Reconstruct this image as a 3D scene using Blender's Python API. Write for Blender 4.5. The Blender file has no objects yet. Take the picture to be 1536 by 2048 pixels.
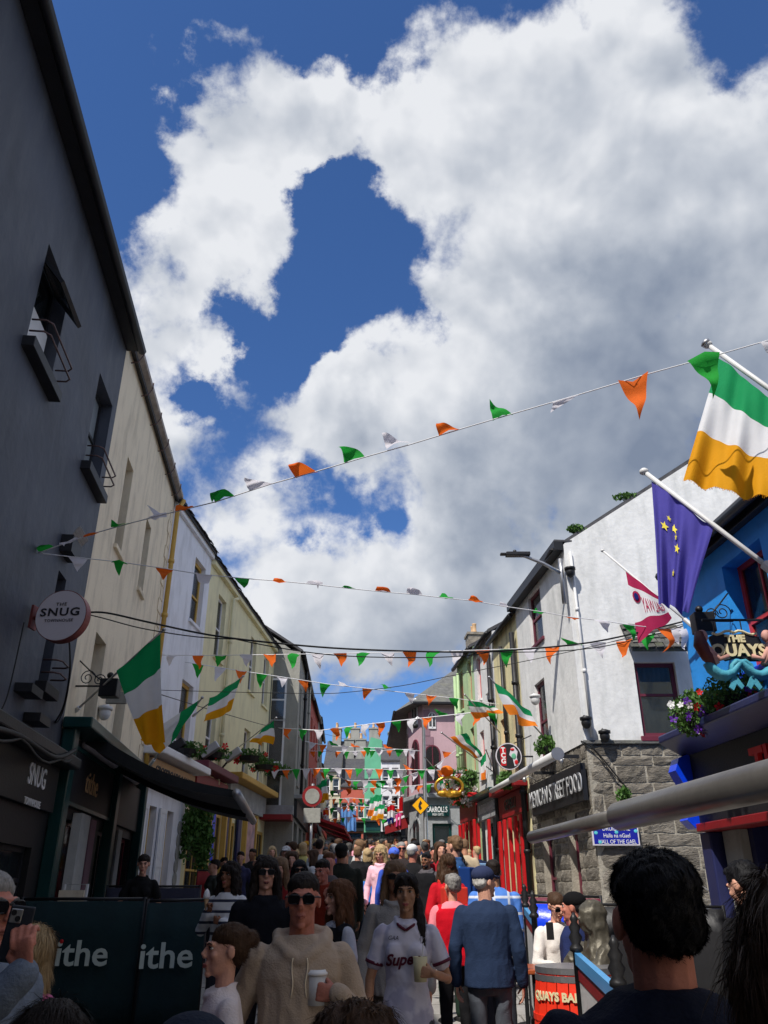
import bpy, bmesh, math, random, colorsys
from mathutils import Vector, Matrix, noise, Euler
R = math.radians
rnd = random.Random(7)
C = bpy.context.scene.collection
S = bpy.context.scene
# ------------------------------------------------------------------ camera, world, sun, exposure
CAMZ, FOC, IW, IH = 1.82, 1600.0, 1536.0, 2048.0
PITCH = math.atan(766.0 / 1600.0)
CT, ST = math.cos(PITCH), math.sin(PITCH)
cam = bpy.data.cameras.new('camera'); camo = bpy.data.objects.new('camera', cam); C.objects.link(camo)
cam.sensor_fit = 'VERTICAL'; cam.sensor_height = 24.0; cam.lens = 24.0 * FOC / IH
cam.clip_start = 0.05; cam.clip_end = 2000
camo.location = (0, 0, CAMZ); camo.rotation_euler = (R(90) + PITCH, 0, 0)
S.camera = camo
S.view_settings.view_transform = 'Standard'; S.view_settings.look = 'None'
S.view_settings.gamma = 1; S.view_settings.use_curve_mapping = False
S.view_settings.exposure = 0.28
S.cycles.max_bounces = 6; S.cycles.diffuse_bounces = 3; S.cycles.transparent_max_bounces = 8

SUND = Vector((-.33, -.50, .81)).normalized()      # towards the sun
SUN_EL = math.asin(SUND.z); SUN_AZ = math.atan2(SUND.x, SUND.y)
sl = bpy.data.lights.new('sun', 'SUN'); sl.energy = 4.4; sl.angle = R(0.5); sl.color = (1.0, .95, .87)
slo = bpy.data.objects.new('sun', sl); C.objects.link(slo)
slo.rotation_euler = (-SUND).to_track_quat('-Z', 'Y').to_euler(); slo.location = (-20, -30, 50)

def ray(px, py):
    v = 1024.0 - py
    return Vector((px - 768.0, FOC * CT - v * ST, FOC * ST + v * CT))
def at(px, py, Y):
    r = ray(px, py); t = Y / r.y
    return Vector((r.x * t, Y, CAMZ + r.z * t))
def gz(y):                                         # the street climbs away from the river
    return .058 * y if y < 75 else .058 * 75 + .01 * (y - 75)

def make_world():
    w = bpy.data.worlds.new("World"); S.world = w; w.use_nodes = True
    nt = w.node_tree; N = nt.nodes; L = nt.links; N.clear()
    out = N.new('ShaderNodeOutputWorld'); bg = N.new('ShaderNodeBackground'); L.new(bg.outputs[0], out.inputs[0])
    sky = N.new('ShaderNodeTexSky'); sky.sky_type = 'NISHITA'; sky.sun_disc = False
    sky.sun_elevation = SUN_EL; sky.sun_rotation = SUN_AZ
    sky.altitude = 0; sky.air_density = 1.0; sky.dust_density = .25; sky.ozone_density = 3.0
    bg.inputs['Strength'].default_value = .095
    tc = N.new('ShaderNodeTexCoord')
    def vm(op, a, b=None):
        n = N.new('ShaderNodeVectorMath'); n.operation = op
        for i, s in enumerate((a, b)):
            if s is None: continue
            if isinstance(s, (tuple, Vector)): n.inputs[i].default_value = s
            else: L.new(s, n.inputs[i])
        return n
    def ma(op, a, b=None, c=None, clamp=False):
        n = N.new('ShaderNodeMath'); n.operation = op; n.use_clamp = clamp
        for i, s in enumerate((a, b, c)):
            if s is None: continue
            if isinstance(s, (int, float)): n.inputs[i].default_value = s
            else: L.new(s, n.inputs[i])
        return n.outputs[0]
    D = vm('NORMALIZE', tc.outputs['Generated']).outputs[0]
    def nz(vec, scale, detail, rough=.55, dist=0.0):
        n = N.new('ShaderNodeTexNoise'); n.inputs['Scale'].default_value = scale
        n.inputs['Detail'].default_value = detail; n.inputs['Roughness'].default_value = rough
        n.inputs['Distortion'].default_value = dist
        L.new(vec, n.inputs['Vector']); return n
    wn = nz(D, 3.2, 3)
    wv = vm('SUBTRACT', wn.outputs['Color'], (.5, .5, .5)).outputs[0]
    sc_ = N.new('ShaderNodeVectorMath'); sc_.operation = 'SCALE'; L.new(wv, sc_.inputs[0]); sc_.inputs['Scale'].default_value = .14
    DW0 = vm('ADD', D, sc_.outputs[0]).outputs[0]
    wn2 = nz(D, 11.0, 9, .62); wv2 = vm('SUBTRACT', wn2.outputs['Color'], (.5, .5, .5)).outputs[0]
    s2_ = N.new('ShaderNodeVectorMath'); s2_.operation = 'SCALE'; L.new(wv2, s2_.inputs[0]); s2_.inputs['Scale'].default_value = .13
    DW = vm('ADD', DW0, s2_.outputs[0]).outputs[0]
    def blobs(lst, vec, start):
        acc = start
        for px, py, r, wgt in lst:
            c = ray(px, py).normalized()
            d = vm('DISTANCE', vec, c).outputs['Value']
            m = N.new('ShaderNodeMapRange'); m.interpolation_type = 'SMOOTHSTEP'
            m.inputs['From Min'].default_value = 0; m.inputs['From Max'].default_value = r / 1750.0
            m.inputs['To Min'].default_value = wgt; m.inputs['To Max'].default_value = 0
            L.new(d, m.inputs['Value'])
            acc = ma('ADD', acc, m.outputs[0])
        return acc
    holes = [(-100, 60, 520, -1.5), (210, 60, 210, -.75), (240, 330, 140, -.5), (120, 300, 250, -.9), (360, 20, 240, -.8), (700, -40, 250, -1.0), (1000, -60, 260, -.8),
             (660, 430, 100, -.9), (700, 510, 150, -.9), (790, 560, 140, -.9), (610, 600, 150, -.9), (560, 690, 160, -.9), (460, 610, 110, -.55),
             (700, 640, 130, -.5), (420, 800, 90, -.7), (410, 760, 80, -.5), (700, 1000, 100, -.42), (790, 1040, 70, -.5), (620, 1100, 60, -.5),
             (700, 1450, 130, -1.0), (820, 1460, 120, -.8), (600, 1420, 90, -.7), (1500, 60, 260, -.65), (1300, -60, 200, -.4), (620, 960, 90, -.4), (860, 640, 70, -.4)]
    clouds = [(620, 335, 90, .5), (700, 320, 90, .5), (520, 560, 90, .3), (170, 85, 120, 1.0), (315, 115, 70, .85), (235, 185, 60, .8), (390, 560, 110, .35), (330, 640, 110, .4), (620, 250, 150, .6), (720, 270, 150, .55), (540, 330, 130, .4), (420, 330, 150, .4), (820, 380, 110, .4), (760, 200, 150, .3), (440, 520, 120, .4), (960, 640, 120, .4),(700, 920, 120, .3), (1000, 1150, 250, .4), (700, 1200, 250, .4), (1300, 250, 250, .35), (440, 230, 200, .35), (520, 160, 150, .4), (860, 230, 260, .5), (1150, 250, 330, .5), (1400, 450, 400, .6), (300, 520, 200, .5), (480, 450, 190, .45), (440, 690, 95, .75),
              (1100, 700, 420, .6), (680, 740, 120, .75), (640, 860, 170, .55), (300, 900, 200, .5), (900, 900, 200, .4), (550, 1000, 140, .3), (420, 1050, 120, .3),
              (900, 1250, 330, .45), (600, 1250, 200, .4), (1180, 60, 200, .35), (280, 720, 120, .5)]
    lay = blobs(holes + clouds, DW, .20)
    fb = nz(D, 5.5, 12, .58, .15); fb2 = nz(D, 17.0, 8, .6, .3)
    n1 = ma('MULTIPLY', ma('SUBTRACT', fb.outputs['Fac'], .5), 2.6)
    n2 = ma('MULTIPLY', ma('SUBTRACT', fb2.outputs['Fac'], .5), .95)
    dens = ma('ADD', lay, ma('ADD', n1, n2))
    mk = N.new('ShaderNodeMapRange'); mk.interpolation_type = 'SMOOTHSTEP'
    mk.inputs['From Min'].default_value = -.10; mk.inputs['From Max'].default_value = .44
    L.new(dens, mk.inputs['Value'])
    # light on the clouds: noise compared with the same noise a step towards the sun
    fq = nz(D, 5.5, 5, .5, .15)
    off = vm('ADD', D, tuple(SUND * .035)).outputs[0]
    fs = nz(off, 5.5, 4, .5, .15)
    dl = ma('MULTIPLY', ma('SUBTRACT', fq.outputs['Fac'], fs.outputs['Fac']), 2.4)
    greys = [(1280, 880, 430, .66), (1450, 650, 380, .42), (1000, 980, 260, .42), (1150, 620, 300, .2), (860, 1330, 260, .5), (620, 1340, 160, .35), (700, 830, 110, .2), (560, 480, 100, .12),
             (1000, 1100, 200, .25), (440, 1010, 130, .25), (1500, 300, 300, .12), (900, 600, 90, .2), (1350, 1000, 200, .35), (640, 300, 140, .10)]
    g = blobs(greys, DW, 0.02)
    thick = ma('MULTIPLY', ma('SUBTRACT', dens, .5), .13)
    gg = ma('ADD', g, thick)
    br = ma('SUBTRACT', ma('ADD', .92, dl), gg)
    cr = N.new('ShaderNodeValToRGB'); e = cr.color_ramp.elements
    e[0].position = 0.0; e[0].color = (.22, .27, .37, 1)
    e[1].position = 1.0; e[1].color = (.84, .86, .90, 1)
    a = e.new(.35); a.color = (.36, .41, .50, 1)
    a = e.new(.70); a.color = (.58, .62, .69, 1)
    L.new(br, cr.inputs[0])
    cs = vm('SCALE', cr.outputs[0]); cs.inputs['Scale'].default_value = 8.4
    sk = vm('MULTIPLY', sky.outputs[0], (.54, .80, 1.16))
    mx = N.new('ShaderNodeMixRGB'); L.new(mk.outputs[0], mx.inputs[0]); L.new(sk.outputs[0], mx.inputs[1]); L.new(cs.outputs[0], mx.inputs[2])
    L.new(mx.outputs[0], bg.inputs['Color'])
    w.cycles.sampling_method = 'MANUAL'; w.cycles.sample_map_resolution = 512
make_world()
# ------------------------------------------------------------------ materials
MATS = {}
def mat(name, col, rough=.7, var=.12, scale=4.0, bump=.15, bscale=30, metal=0.0, spec=.4, stain=None, streak=0.0, objcol=False, trans=0.0, rand=0.0, coords='Object', emit=0):
    """procedural surface: base colour broken up by two noises, optional vertical weather streaks, fine bump"""
    if name in MATS: return MATS[name]
    m = bpy.data.materials.new(name); m.use_nodes = True; MATS[name] = m
    nt = m.node_tree; N = nt.nodes; L = nt.links
    b = N['Principled BSDF']
    b.inputs['Roughness'].default_value = rough; b.inputs['Metallic'].default_value = metal
    b.inputs['Specular IOR Level'].default_value = spec
    tc = N.new('ShaderNodeTexCoord'); src = tc.outputs[coords]
    n1 = N.new('ShaderNodeTexNoise'); n1.inputs['Scale'].default_value = scale; n1.inputs['Detail'].default_value = 6; L.new(src, n1.inputs[0])
    hv = N.new('ShaderNodeHueSaturation'); 
    if objcol:
        oi = N.new('ShaderNodeObjectInfo'); L.new(oi.outputs['Color'], hv.inputs['Color'])
    else: hv.inputs['Color'].default_value = (*col, 1)
    mr = N.new('ShaderNodeMapRange'); mr.inputs['From Min'].default_value = .25; mr.inputs['From Max'].default_value = .75
    mr.inputs['To Min'].default_value = 1 - var; mr.inputs['To Max'].default_value = 1 + var
    L.new(n1.outputs[0], mr.inputs[0])
    if rand:
        ob = N.new('ShaderNodeObjectInfo'); q1 = N.new('ShaderNodeMapRange'); q1.inputs['To Min'].default_value = 1-rand; q1.inputs['To Max'].default_value = 1+rand; L.new(ob.outputs['Random'], q1.inputs[0])
        q2 = N.new('ShaderNodeMath'); q2.operation = 'MULTIPLY'; L.new(q1.outputs[0], q2.inputs[0]); L.new(mr.outputs[0], q2.inputs[1]); L.new(q2.outputs[0], hv.inputs['Value'])
        q3 = N.new('ShaderNodeVectorMath'); q3.operation = 'ADD'; cb = N.new('ShaderNodeCombineXYZ'); q4 = N.new('ShaderNodeMath'); q4.operation = 'MULTIPLY'; q4.inputs[1].default_value = 37.0
        L.new(ob.outputs['Random'], q4.inputs[0]); [L.new(q4.outputs[0], cb.inputs[i_]) for i_ in (0,1,2)]; L.new(src, q3.inputs[0]); L.new(cb.outputs[0], q3.inputs[1]); src = q3.outputs[0]; L.new(src, n1.inputs['Vector'])
    else: L.new(mr.outputs[0], hv.inputs['Value'])
    cur = hv.outputs[0]
    if stain:
        mp = N.new('ShaderNodeMapping'); mp.inputs['Scale'].default_value = (1.6, 1.6, .5) if streak else (1, 1, 1)
        L.new(src, mp.inputs[0])
        n2 = N.new('ShaderNodeTexNoise'); n2.inputs['Scale'].default_value = 1.6; n2.inputs['Detail'].default_value = 8; n2.inputs['Roughness'].default_value = .65
        L.new(mp.outputs[0], n2.inputs[0])
        r2 = N.new('ShaderNodeMapRange'); r2.inputs['From Min'].default_value = .47 if streak else .52; r2.inputs['From Max'].default_value = .74 if streak else .78
        r2.inputs['To Max'].default_value = stain[3]; L.new(n2.outputs[0], r2.inputs[0])
        mx = N.new('ShaderNodeMixRGB'); L.new(r2.outputs[0], mx.inputs[0]); L.new(cur, mx.inputs[1]); mx.inputs[2].default_value = (*stain[:3], 1)
        cur = mx.outputs[0]
    L.new(cur, b.inputs['Base Color'])
    if bump:
        n3 = N.new('ShaderNodeTexNoise'); n3.inputs['Scale'].default_value = bscale; n3.inputs['Detail'].default_value = 5; L.new(src, n3.inputs[0])
        bp = N.new('ShaderNodeBump'); bp.inputs['Strength'].default_value = bump; bp.inputs['Distance'].default_value = .03
        L.new(n3.outputs[0], bp.inputs['Height']); L.new(bp.outputs[0], b.inputs['Normal'])
    if trans:
        tr = N.new('ShaderNodeBsdfTranslucent'); L.new(cur, tr.inputs[0]); ms = N.new('ShaderNodeMixShader'); ms.inputs[0].default_value = trans
        o = N['Material Output']; L.new(b.outputs[0], ms.inputs[1]); L.new(tr.outputs[0], ms.inputs[2]); L.new(ms.outputs[0], o.inputs[0])
    return m
def srgb(r, g, b):
    f = lambda c: ((c / 255 + .055) / 1.055) ** 2.4 if c > 10 else c / 3294.6
    return (f(r), f(g), f(b))
# ------------------------------------------------------------------ mesh building
class MB:
    def __init__(s): s.v = []; s.f = []; s.m = []
    def quad(s, a, b, c, d, mi=0):
        i = len(s.v); s.v += [tuple(a), tuple(b), tuple(c), tuple(d)]; s.f.append((i, i+1, i+2, i+3)); s.m.append(mi); return s
    def poly(s, pts, mi=0):
        i = len(s.v); s.v += [tuple(p) for p in pts]; s.f.append(tuple(range(i, i + len(pts)))); s.m.append(mi); return s
    def box(s, x0, x1, y0, y1, z0, z1, mi=0, M=None):
        x0, x1 = min(x0, x1), max(x0, x1); y0, y1 = min(y0, y1), max(y0, y1); z0, z1 = min(z0, z1), max(z0, z1)
        p = [(x0,y0,z0),(x1,y0,z0),(x1,y1,z0),(x0,y1,z0),(x0,y0,z1),(x1,y0,z1),(x1,y1,z1),(x0,y1,z1)]
        if M: p = [tuple(M @ Vector(q)) for q in p]
        i = len(s.v); s.v += p
        for f in ((0,3,2,1),(4,5,6,7),(0,1,5,4),(1,2,6,5),(2,3,7,6),(3,0,4,7)): s.f.append(tuple(i+k for k in f)); s.m.append(mi)
        return s
    def prism(s, pts, y0, y1, mi=0, M=None):            # outline in x,z extruded along y
        n = len(pts); i = len(s.v)
        q = [(x, y0, z) for x, z in pts] + [(x, y1, z) for x, z in pts]
        if M: q = [tuple(M @ Vector(p)) for p in q]
        s.v += q
        s.f.append(tuple(i+k for k in range(n))); s.f.append(tuple(i+n+k for k in reversed(range(n)))); s.m += [mi, mi]
        for k in range(n):
            s.f.append((i+k, i+n+k, i+n+(k+1) % n, i+(k+1) % n)); s.m.append(mi)
        return s
    def tube(s, pts, rad, n=8, mi=0, flat=1.0, up=None, cap=True):
        pts = [Vector(p) for p in pts]; k = len(pts)
        if not isinstance(rad, (list, tuple)): rad = [rad] * k
        i0 = len(s.v); prev = None
        for j, p in enumerate(pts):
            t = (pts[min(j+1, k-1)] - pts[max(j-1, 0)]).normalized()
            if prev is None:
                a = up or Vector((0, 0, 1)) if abs(t.z) < .9 else Vector((1, 0, 0))
                a = (a - t * a.dot(t)).normalized()
            else: a = (prev - t * prev.dot(t)).normalized()
            prev = a; b = t.cross(a)
            r = rad[j]; ra, rb = (r if isinstance(r, tuple) else (r * flat, r))
            for q in range(n):
                an = 2 * math.pi * q / n
                s.v.append(tuple(p + a * (math.cos(an) * ra) + b * (math.sin(an) * rb)))
        for j in range(k - 1):
            for q in range(n):
                s.f.append((i0+j*n+q, i0+j*n+(q+1) % n, i0+(j+1)*n+(q+1) % n, i0+(j+1)*n+q)); s.m.append(mi)
        if cap:
            s.f.append(tuple(i0+q for q in reversed(range(n)))); s.f.append(tuple(i0+(k-1)*n+q for q in range(n))); s.m += [mi, mi]
        return s
    def loft(s, rings, mi=0, cap=True):                  # rings: equal-length point lists
        n = len(rings[0]); i0 = len(s.v)
        for r in rings: s.v += [tuple(p) for p in r]
        for j in range(len(rings)-1):
            for q in range(n):
                s.f.append((i0+j*n+q, i0+j*n+(q+1) % n, i0+(j+1)*n+(q+1) % n, i0+(j+1)*n+q)); s.m.append(mi)
        if cap:
            s.f.append(tuple(i0+q for q in reversed(range(n)))); s.f.append(tuple(i0+(len(rings)-1)*n+q for q in range(n))); s.m += [mi, mi]
        return s
    def ell(s, c, r, nu=12, nv=8, mi=0, M=None):
        c = Vector(c); rings = []
        i0 = len(s.v)
        for j in range(1, nv):
            ph = math.pi * j / nv - math.pi / 2
            for q in range(nu):
                th = 2*math.pi*q/nu
                p = Vector((r[0]*math.cos(ph)*math.cos(th), r[1]*math.cos(ph)*math.sin(th), r[2]*math.sin(ph)))
                if M: p = M @ p
                s.v.append(tuple(c+p))
        b = Vector((0,0,-r[2])); t = Vector((0,0,r[2]))
        if M: b = M @ b; t = M @ t
        s.v.append(tuple(c+b)); s.v.append(tuple(c+t)); bi = len(s.v)-2; ti = bi+1
        for j in range(nv-2):
            for q in range(nu):
                s.f.append((i0+j*nu+q, i0+j*nu+(q+1)%nu, i0+(j+1)*nu+(q+1)%nu, i0+(j+1)*nu+q)); s.m.append(mi)
        for q in range(nu):
            s.f.append((bi, i0+(q+1)%nu, i0+q)); s.m.append(mi)
            s.f.append((ti, i0+(nv-2)*nu+q, i0+(nv-2)*nu+(q+1)%nu)); s.m.append(mi)
        return s
    def lathe(s, prof, n=16, c=(0,0,0), mi=0):           # prof: (r,z)
        c = Vector(c)
        return s.loft([[c + Vector((r*math.cos(2*math.pi*q/n), r*math.sin(2*math.pi*q/n), z)) for q in range(n)] for r, z in prof], mi)
    def mesh(s, name, mats, smooth=False):
        me = bpy.data.meshes.new(name); me.from_pydata(s.v, [], s.f)
        for m in (mats if isinstance(mats, (list, tuple)) else [mats]): me.materials.append(m)
        if len(me.materials) > 1: me.polygons.foreach_set('material_index', s.m)
        if smooth: me.shade_smooth()
        me.update(); return me
    def build(s, name, mats, parent=None, smooth=False, loc=None, rot=None, label=None, kind=None):
        o = bpy.data.objects.new(name, s.mesh(name, mats, smooth)); C.objects.link(o)
        if parent: o.parent = parent
        if loc is not None: o.location = loc
        if rot is not None: o.rotation_euler = rot
        if label: o['label'] = label
        if kind: o['kind'] = kind
        return o
def inst(name, me, parent=None, loc=(0,0,0), rot=(0,0,0), scale=(1,1,1)):
    o = bpy.data.objects.new(name, me); C.objects.link(o); o.parent = parent; o.location = loc; o.rotation_euler = rot; o.scale = scale; return o
def thing(name, label, cat, loc=(0,0,0), rz=0.0, group=None):
    o = bpy.data.objects.new(name, None); C.objects.link(o); o.empty_display_size = .1
    o.location = loc; o.rotation_euler = (0,0,rz); o['label'] = label; o['category'] = cat
    if group: o['group'] = group
    return o
def bevel(o, w=.01, seg=2):
    m = o.modifiers.new('bevel', 'BEVEL'); m.width = w; m.segments = seg; m.limit_method = 'ANGLE'; return o
TXT = {}
def text_mesh(body, size, ext=.01, shear=0.0, off=0.0, spacing=1.0, bold=False):
    cu = bpy.data.curves.new('lettering', 'FONT'); cu.body = body; cu.size = size; cu.extrude = ext; cu.shear = shear; cu.offset = off
    cu.space_character = spacing; cu.align_x = 'CENTER'; cu.align_y = 'CENTER'; cu.resolution_u = 3
    o = bpy.data.objects.new('tmp', cu); C.objects.link(o)
    dg = bpy.context.evaluated_depsgraph_get(); me = bpy.data.meshes.new_from_object(o.evaluated_get(dg))
    bpy.data.objects.remove(o); bpy.data.curves.remove(cu); return me
def text(name, body, size, m, parent, loc, rot=(R(90),0,0), sx=1.0, **k):
    me = text_mesh(body, size, **k); me.materials.clear(); me.materials.append(m)
    return inst(name, me, parent, loc, rot, (sx, 1, 1))
M_ = {}
def defm():
    m = M_
    m['dark'] = mat('charcoal render paint', (.050,.058,.080), .6, .30, .9, .45, 5, stain=(.11,.12,.14,.55), streak=1)
    m['darktrim'] = mat('black painted trim', (.012,.013,.017), .5, .2, 6, .1)
    m['gut'] = mat('weathered gutter paint', (.33,.29,.26), .7, .3, 6, .2, stain=(.12,.08,.06,.7))
    m['cream'] = mat('cream wall paint', srgb(230,216,190), .85, .05, 2, .15, 20, stain=(.36,.30,.22,.7), streak=1)
    m['white'] = mat('white wall paint', srgb(228,229,236), .85, .05, 2, .12, 20, stain=(.42,.42,.44,.65), streak=1)
    m['white2'] = mat('weathered white render', (.70,.70,.69), .9, .10, 2.2, .3, 9, stain=(.42,.43,.42,.75), streak=1)
    m['yellow'] = mat('pale yellow wall paint', srgb(226,218,178), .85, .05, 2, .12, 20, stain=(.46,.42,.28,.65), streak=1)
    m['grey'] = mat('grey cement render', srgb(150,149,142), .9, .12, 1.5, .3, 16, stain=(.12,.12,.11,.6), streak=1)
    m['pink'] = mat('dusty pink wall paint', srgb(190,158,166), .85, .06, 2, .15, 20, stain=(.3,.2,.22,.4), streak=1)
    m['pinktrim'] = mat('mauve trim paint', srgb(140,108,120), .8, .06, 3, .1)
    m['green'] = mat('pale green wall paint', srgb(170,196,150), .85, .08, 2, .2, 20, stain=(.25,.3,.2,.5), streak=1)
    m['mint'] = mat('mint green wall paint', srgb(96,168,134), .8, .1, 2, .1)
    m['redwall'] = mat('brick red wall paint', srgb(186,92,78), .8, .12, 2, .15)
    m['beige'] = mat('beige wall paint', srgb(196,184,160), .85, .1, 2, .15, stain=(.3,.27,.22,.5), streak=1)
    m['cream2'] = mat('aged cream render', srgb(214,204,160), .85, .1, 2, .25, 16, stain=(.12,.11,.08,.8), streak=1)
    m['blue'] = mat('bright blue wall paint', srgb(42,145,230), .6, .15, 2.0, .2, 12, stain=(.005,.10,.42,.55))
    m['blued'] = mat('deep navy gloss paint', srgb(40,44,84), .35, .15, 4, .05)
    m['blueg'] = mat('royal blue gloss paint', srgb(10,60,215), .3, .12, 6, .1)
    m['slate'] = mat('dark roof slate', (.055,.055,.062), .75, .3, 5, .4, 25, stain=(.10,.10,.07,.5))
    m['slategrey'] = mat('grey weathered slate', (.12,.12,.115), .85, .35, 6, .5, 25, stain=(.2,.2,.12,.6))
    m['stone'] = mat('grey limestone', (.175,.155,.128), .92, .45, 5, 1.0, 14, stain=(.30,.275,.235,.8), rand=.32)
    m['stone2'] = mat('pale cut limestone', (.30,.31,.32), .85, .2, 4, .5, 18, stain=(.18,.18,.18,.6))
    m['mortar'] = mat('pale lime mortar', (.34,.31,.255), .95, .25, 8, .6, 30)
    m['wood_y'] = mat('ochre yellow paint', srgb(196,158,78), .6, .1, 5, .1)
    m['wood_g'] = mat('dark green gloss paint', (.006,.045,.045), .3, .15, 5, .05)
    m['wood_m'] = mat('maroon paint', srgb(98,36,52), .5, .15, 5, .1)
    m['wood_w'] = mat('white paint', (.74,.74,.76), .55, .05, 5, .08)
    m['red'] = mat('red gloss paint', srgb(188,24,30), .45, .12, 5, .08)
    m['redd'] = mat('dark red paint', srgb(130,22,26), .5, .12, 5, .08)
    m['frame_r'] = mat('coral red frame paint', srgb(200,60,62), .5, .12, 5, .1)
    m['gold'] = mat('gilded metal', srgb(215,165,60), .3, .2, 8, .1, metal=.8)
    m['metal'] = mat('brushed grey metal', (.42,.42,.43), .38, .1, 8, .05, metal=.85)
    m['pipe'] = mat('brown grey pipe', (.17,.16,.15), .35, .1, 8, .05, metal=.6)
    m['iron'] = mat('black iron', (.02,.02,.022), .45, .2, 8, .1, metal=.3)
    m['rail'] = mat('rusty brown rail', (.10,.06,.06), .5, .3, 12, .2, metal=.3)
    m['glass'] = mat('window glass', (.02,.025,.03), .06, .3, 2, .03, 3, spec=.9)
    m['glassl'] = mat('glass with painted sky reflection', (.25,.28,.30), .08, .2, 2, .02, 3, spec=.8)  # pale base colour painted in for reflected sky
    m['curtain'] = mat('net curtain', (.5,.5,.48), .9, .12, 6, .2)
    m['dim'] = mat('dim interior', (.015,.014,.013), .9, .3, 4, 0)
    m['ground'] = mat('street paving', (.24,.23,.215), .85, .2, 1.5, .3, 25)
    m['paver'] = mat('grey paving stone', (.27,.255,.235), .8, .22, 3, .3, 40, stain=(.16,.15,.14,.5), rand=.14)
    m['leaf'] = mat('green leaves', (.07,.16,.03), .6, .5, 20, 0, trans=.25)
    m['plastic_w'] = mat('off white plastic', (.6,.6,.6), .5, .06, 8, 0)
    m['cable'] = mat('black cable', (.008,.008,.008), .6, 0, 5, 0)
    m['cord'] = mat('white cord', (.75,.75,.78), .8, 0, 5, 0)
    m['let_w'] = mat('white lettering', (.78,.78,.78), .5, 0, 5, 0)
    m['let_s'] = mat('silver lettering', (.6,.61,.63), .35, 0, 5, 0, metal=.3)
    m['let_b'] = mat('black lettering', (.02,.02,.025), .5, 0, 5, 0)
    m['let_c'] = mat('cream lettering', srgb(214,202,160), .6, .05, 5, 0)
    m['barrier'] = mat('dark green canvas', (.004,.022,.026), .85, .25, 4, .2)
    m['awn'] = mat('black awning fabric', (.02,.022,.024), .85, .2, 4, .15)
    m['awng'] = mat('grey awning fabric', (.085,.087,.09), .85, .2, 4, .15)
    m['skylt'] = mat('sign face white', srgb(205,200,208), .6, .03, 3, 0)
    m['copper'] = mat('copper rim', srgb(130,70,68), .45, .1, 8, .05, metal=.5)
    m['barrel'] = mat('scarlet barrel paint', srgb(220,52,30), .4, .08, 6, .08)
    m['blackwall'] = mat('matt black shopfront', (.012,.012,.014), .5, .2, 4, .1)
    m['board_tan'] = mat('tan signboard', srgb(196,160,120), .7, .08, 6, .1)
    m['slatedk'] = mat('mossy old slate', (.075,.073,.068), .85, .45, 9, .7, 25, stain=(.10,.12,.04,.8), rand=.35)
    m['glass'].node_tree.nodes['Principled BSDF'].inputs['Alpha'].default_value = .5
    m['curtain_d'] = mat('dark drape', (.03,.03,.05), .9, .12, 6, .2)
defm()
# ------------------------------------------------------------------ facades
class Fac:
    """A building front from plan point p0 to p1, left to right as seen from the street. Local x runs along the wall, y into the house, z up."""
    def __init__(s, name, label, cat, p0, p1, group=None, base=None):
        s.p0 = Vector((*p0, 0)); d = Vector((*p1, 0)) - s.p0; s.w = d.length; s.u = d.normalized(); s.n = Vector((-s.u.y, s.u.x, 0))
        s.base = base if base is not None else min(gz(p0[1]), gz(p1[1])) - .05
        s.root = thing(name, label, cat, (p0[0], p0[1], s.base), math.atan2(d.y, d.x), group) if name else None
    def uv(s, px, py, off=0.0):                          # pixel of the photograph -> (along, up) on the plane 'off' metres in front of the wall
        r = ray(px, py); o = Vector((0, 0, CAMZ)); q = s.p0 - s.n * off - o
        t = q.dot(s.n) / r.dot(s.n); h = o + r * t
        return (h - s.p0).dot(s.u), h.z - s.base
    def rect(s, tl, br, off=0.0):
        a = s.uv(*tl, off); b = s.uv(*br, off); return (a[0], b[0], b[1], a[1])
def wall(fac, z0, z1, holes, m, t=.28, u0=0, u1=None, y=0, name='wall', rm=None):
    u1 = fac.w if u1 is None else u1
    xs = sorted(set([u0, u1] + [h[i] for h in holes for i in (0, 1) if u0 < h[i] < u1]))
    zs = sorted(set([z0, z1] + [h[i] for h in holes for i in (2, 3) if z0 < h[i] < z1]))
    b = MB()
    inh = lambda x, z: any(h[0] < x < h[1] and h[2] < z < h[3] for h in holes)
    for i in range(len(xs)-1):
        for j in range(len(zs)-1):
            a, c, e, f = xs[i], xs[i+1], zs[j], zs[j+1]
            if inh((a+c)/2, (e+f)/2): continue
            b.quad((a,y,e),(c,y,e),(c,y,f),(a,y,f)); b.quad((c,y+t,e),(a,y+t,e),(a,y+t,f),(c,y+t,f))
    for h in holes:
        a, c, e, f = max(h[0],u0), min(h[1],u1), max(h[2],z0), min(h[3],z1)
        b.quad((a,y,e),(a,y+t,e),(a,y+t,f),(a,y,f)); b.quad((c,y+t,e),(c,y,e),(c,y,f),(c,y+t,f))
        b.quad((a,y,e),(c,y,e),(c,y+t,e),(a,y+t,e)); b.quad((a,y+t,f),(c,y+t,f),(c,y,f),(a,y,f))
    b.quad((u0,y,z0),(u0,y,z1),(u0,y+t,z1),(u0,y+t,z0)); b.quad((u1,y+t,z0),(u1,y+t,z1),(u1,y,z1),(u1,y,z0)); b.quad((u0,y,z1),(u1,y,z1),(u1,y+t,z1),(u0,y+t,z1))
    return b.build(name, m, fac.root)
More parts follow.
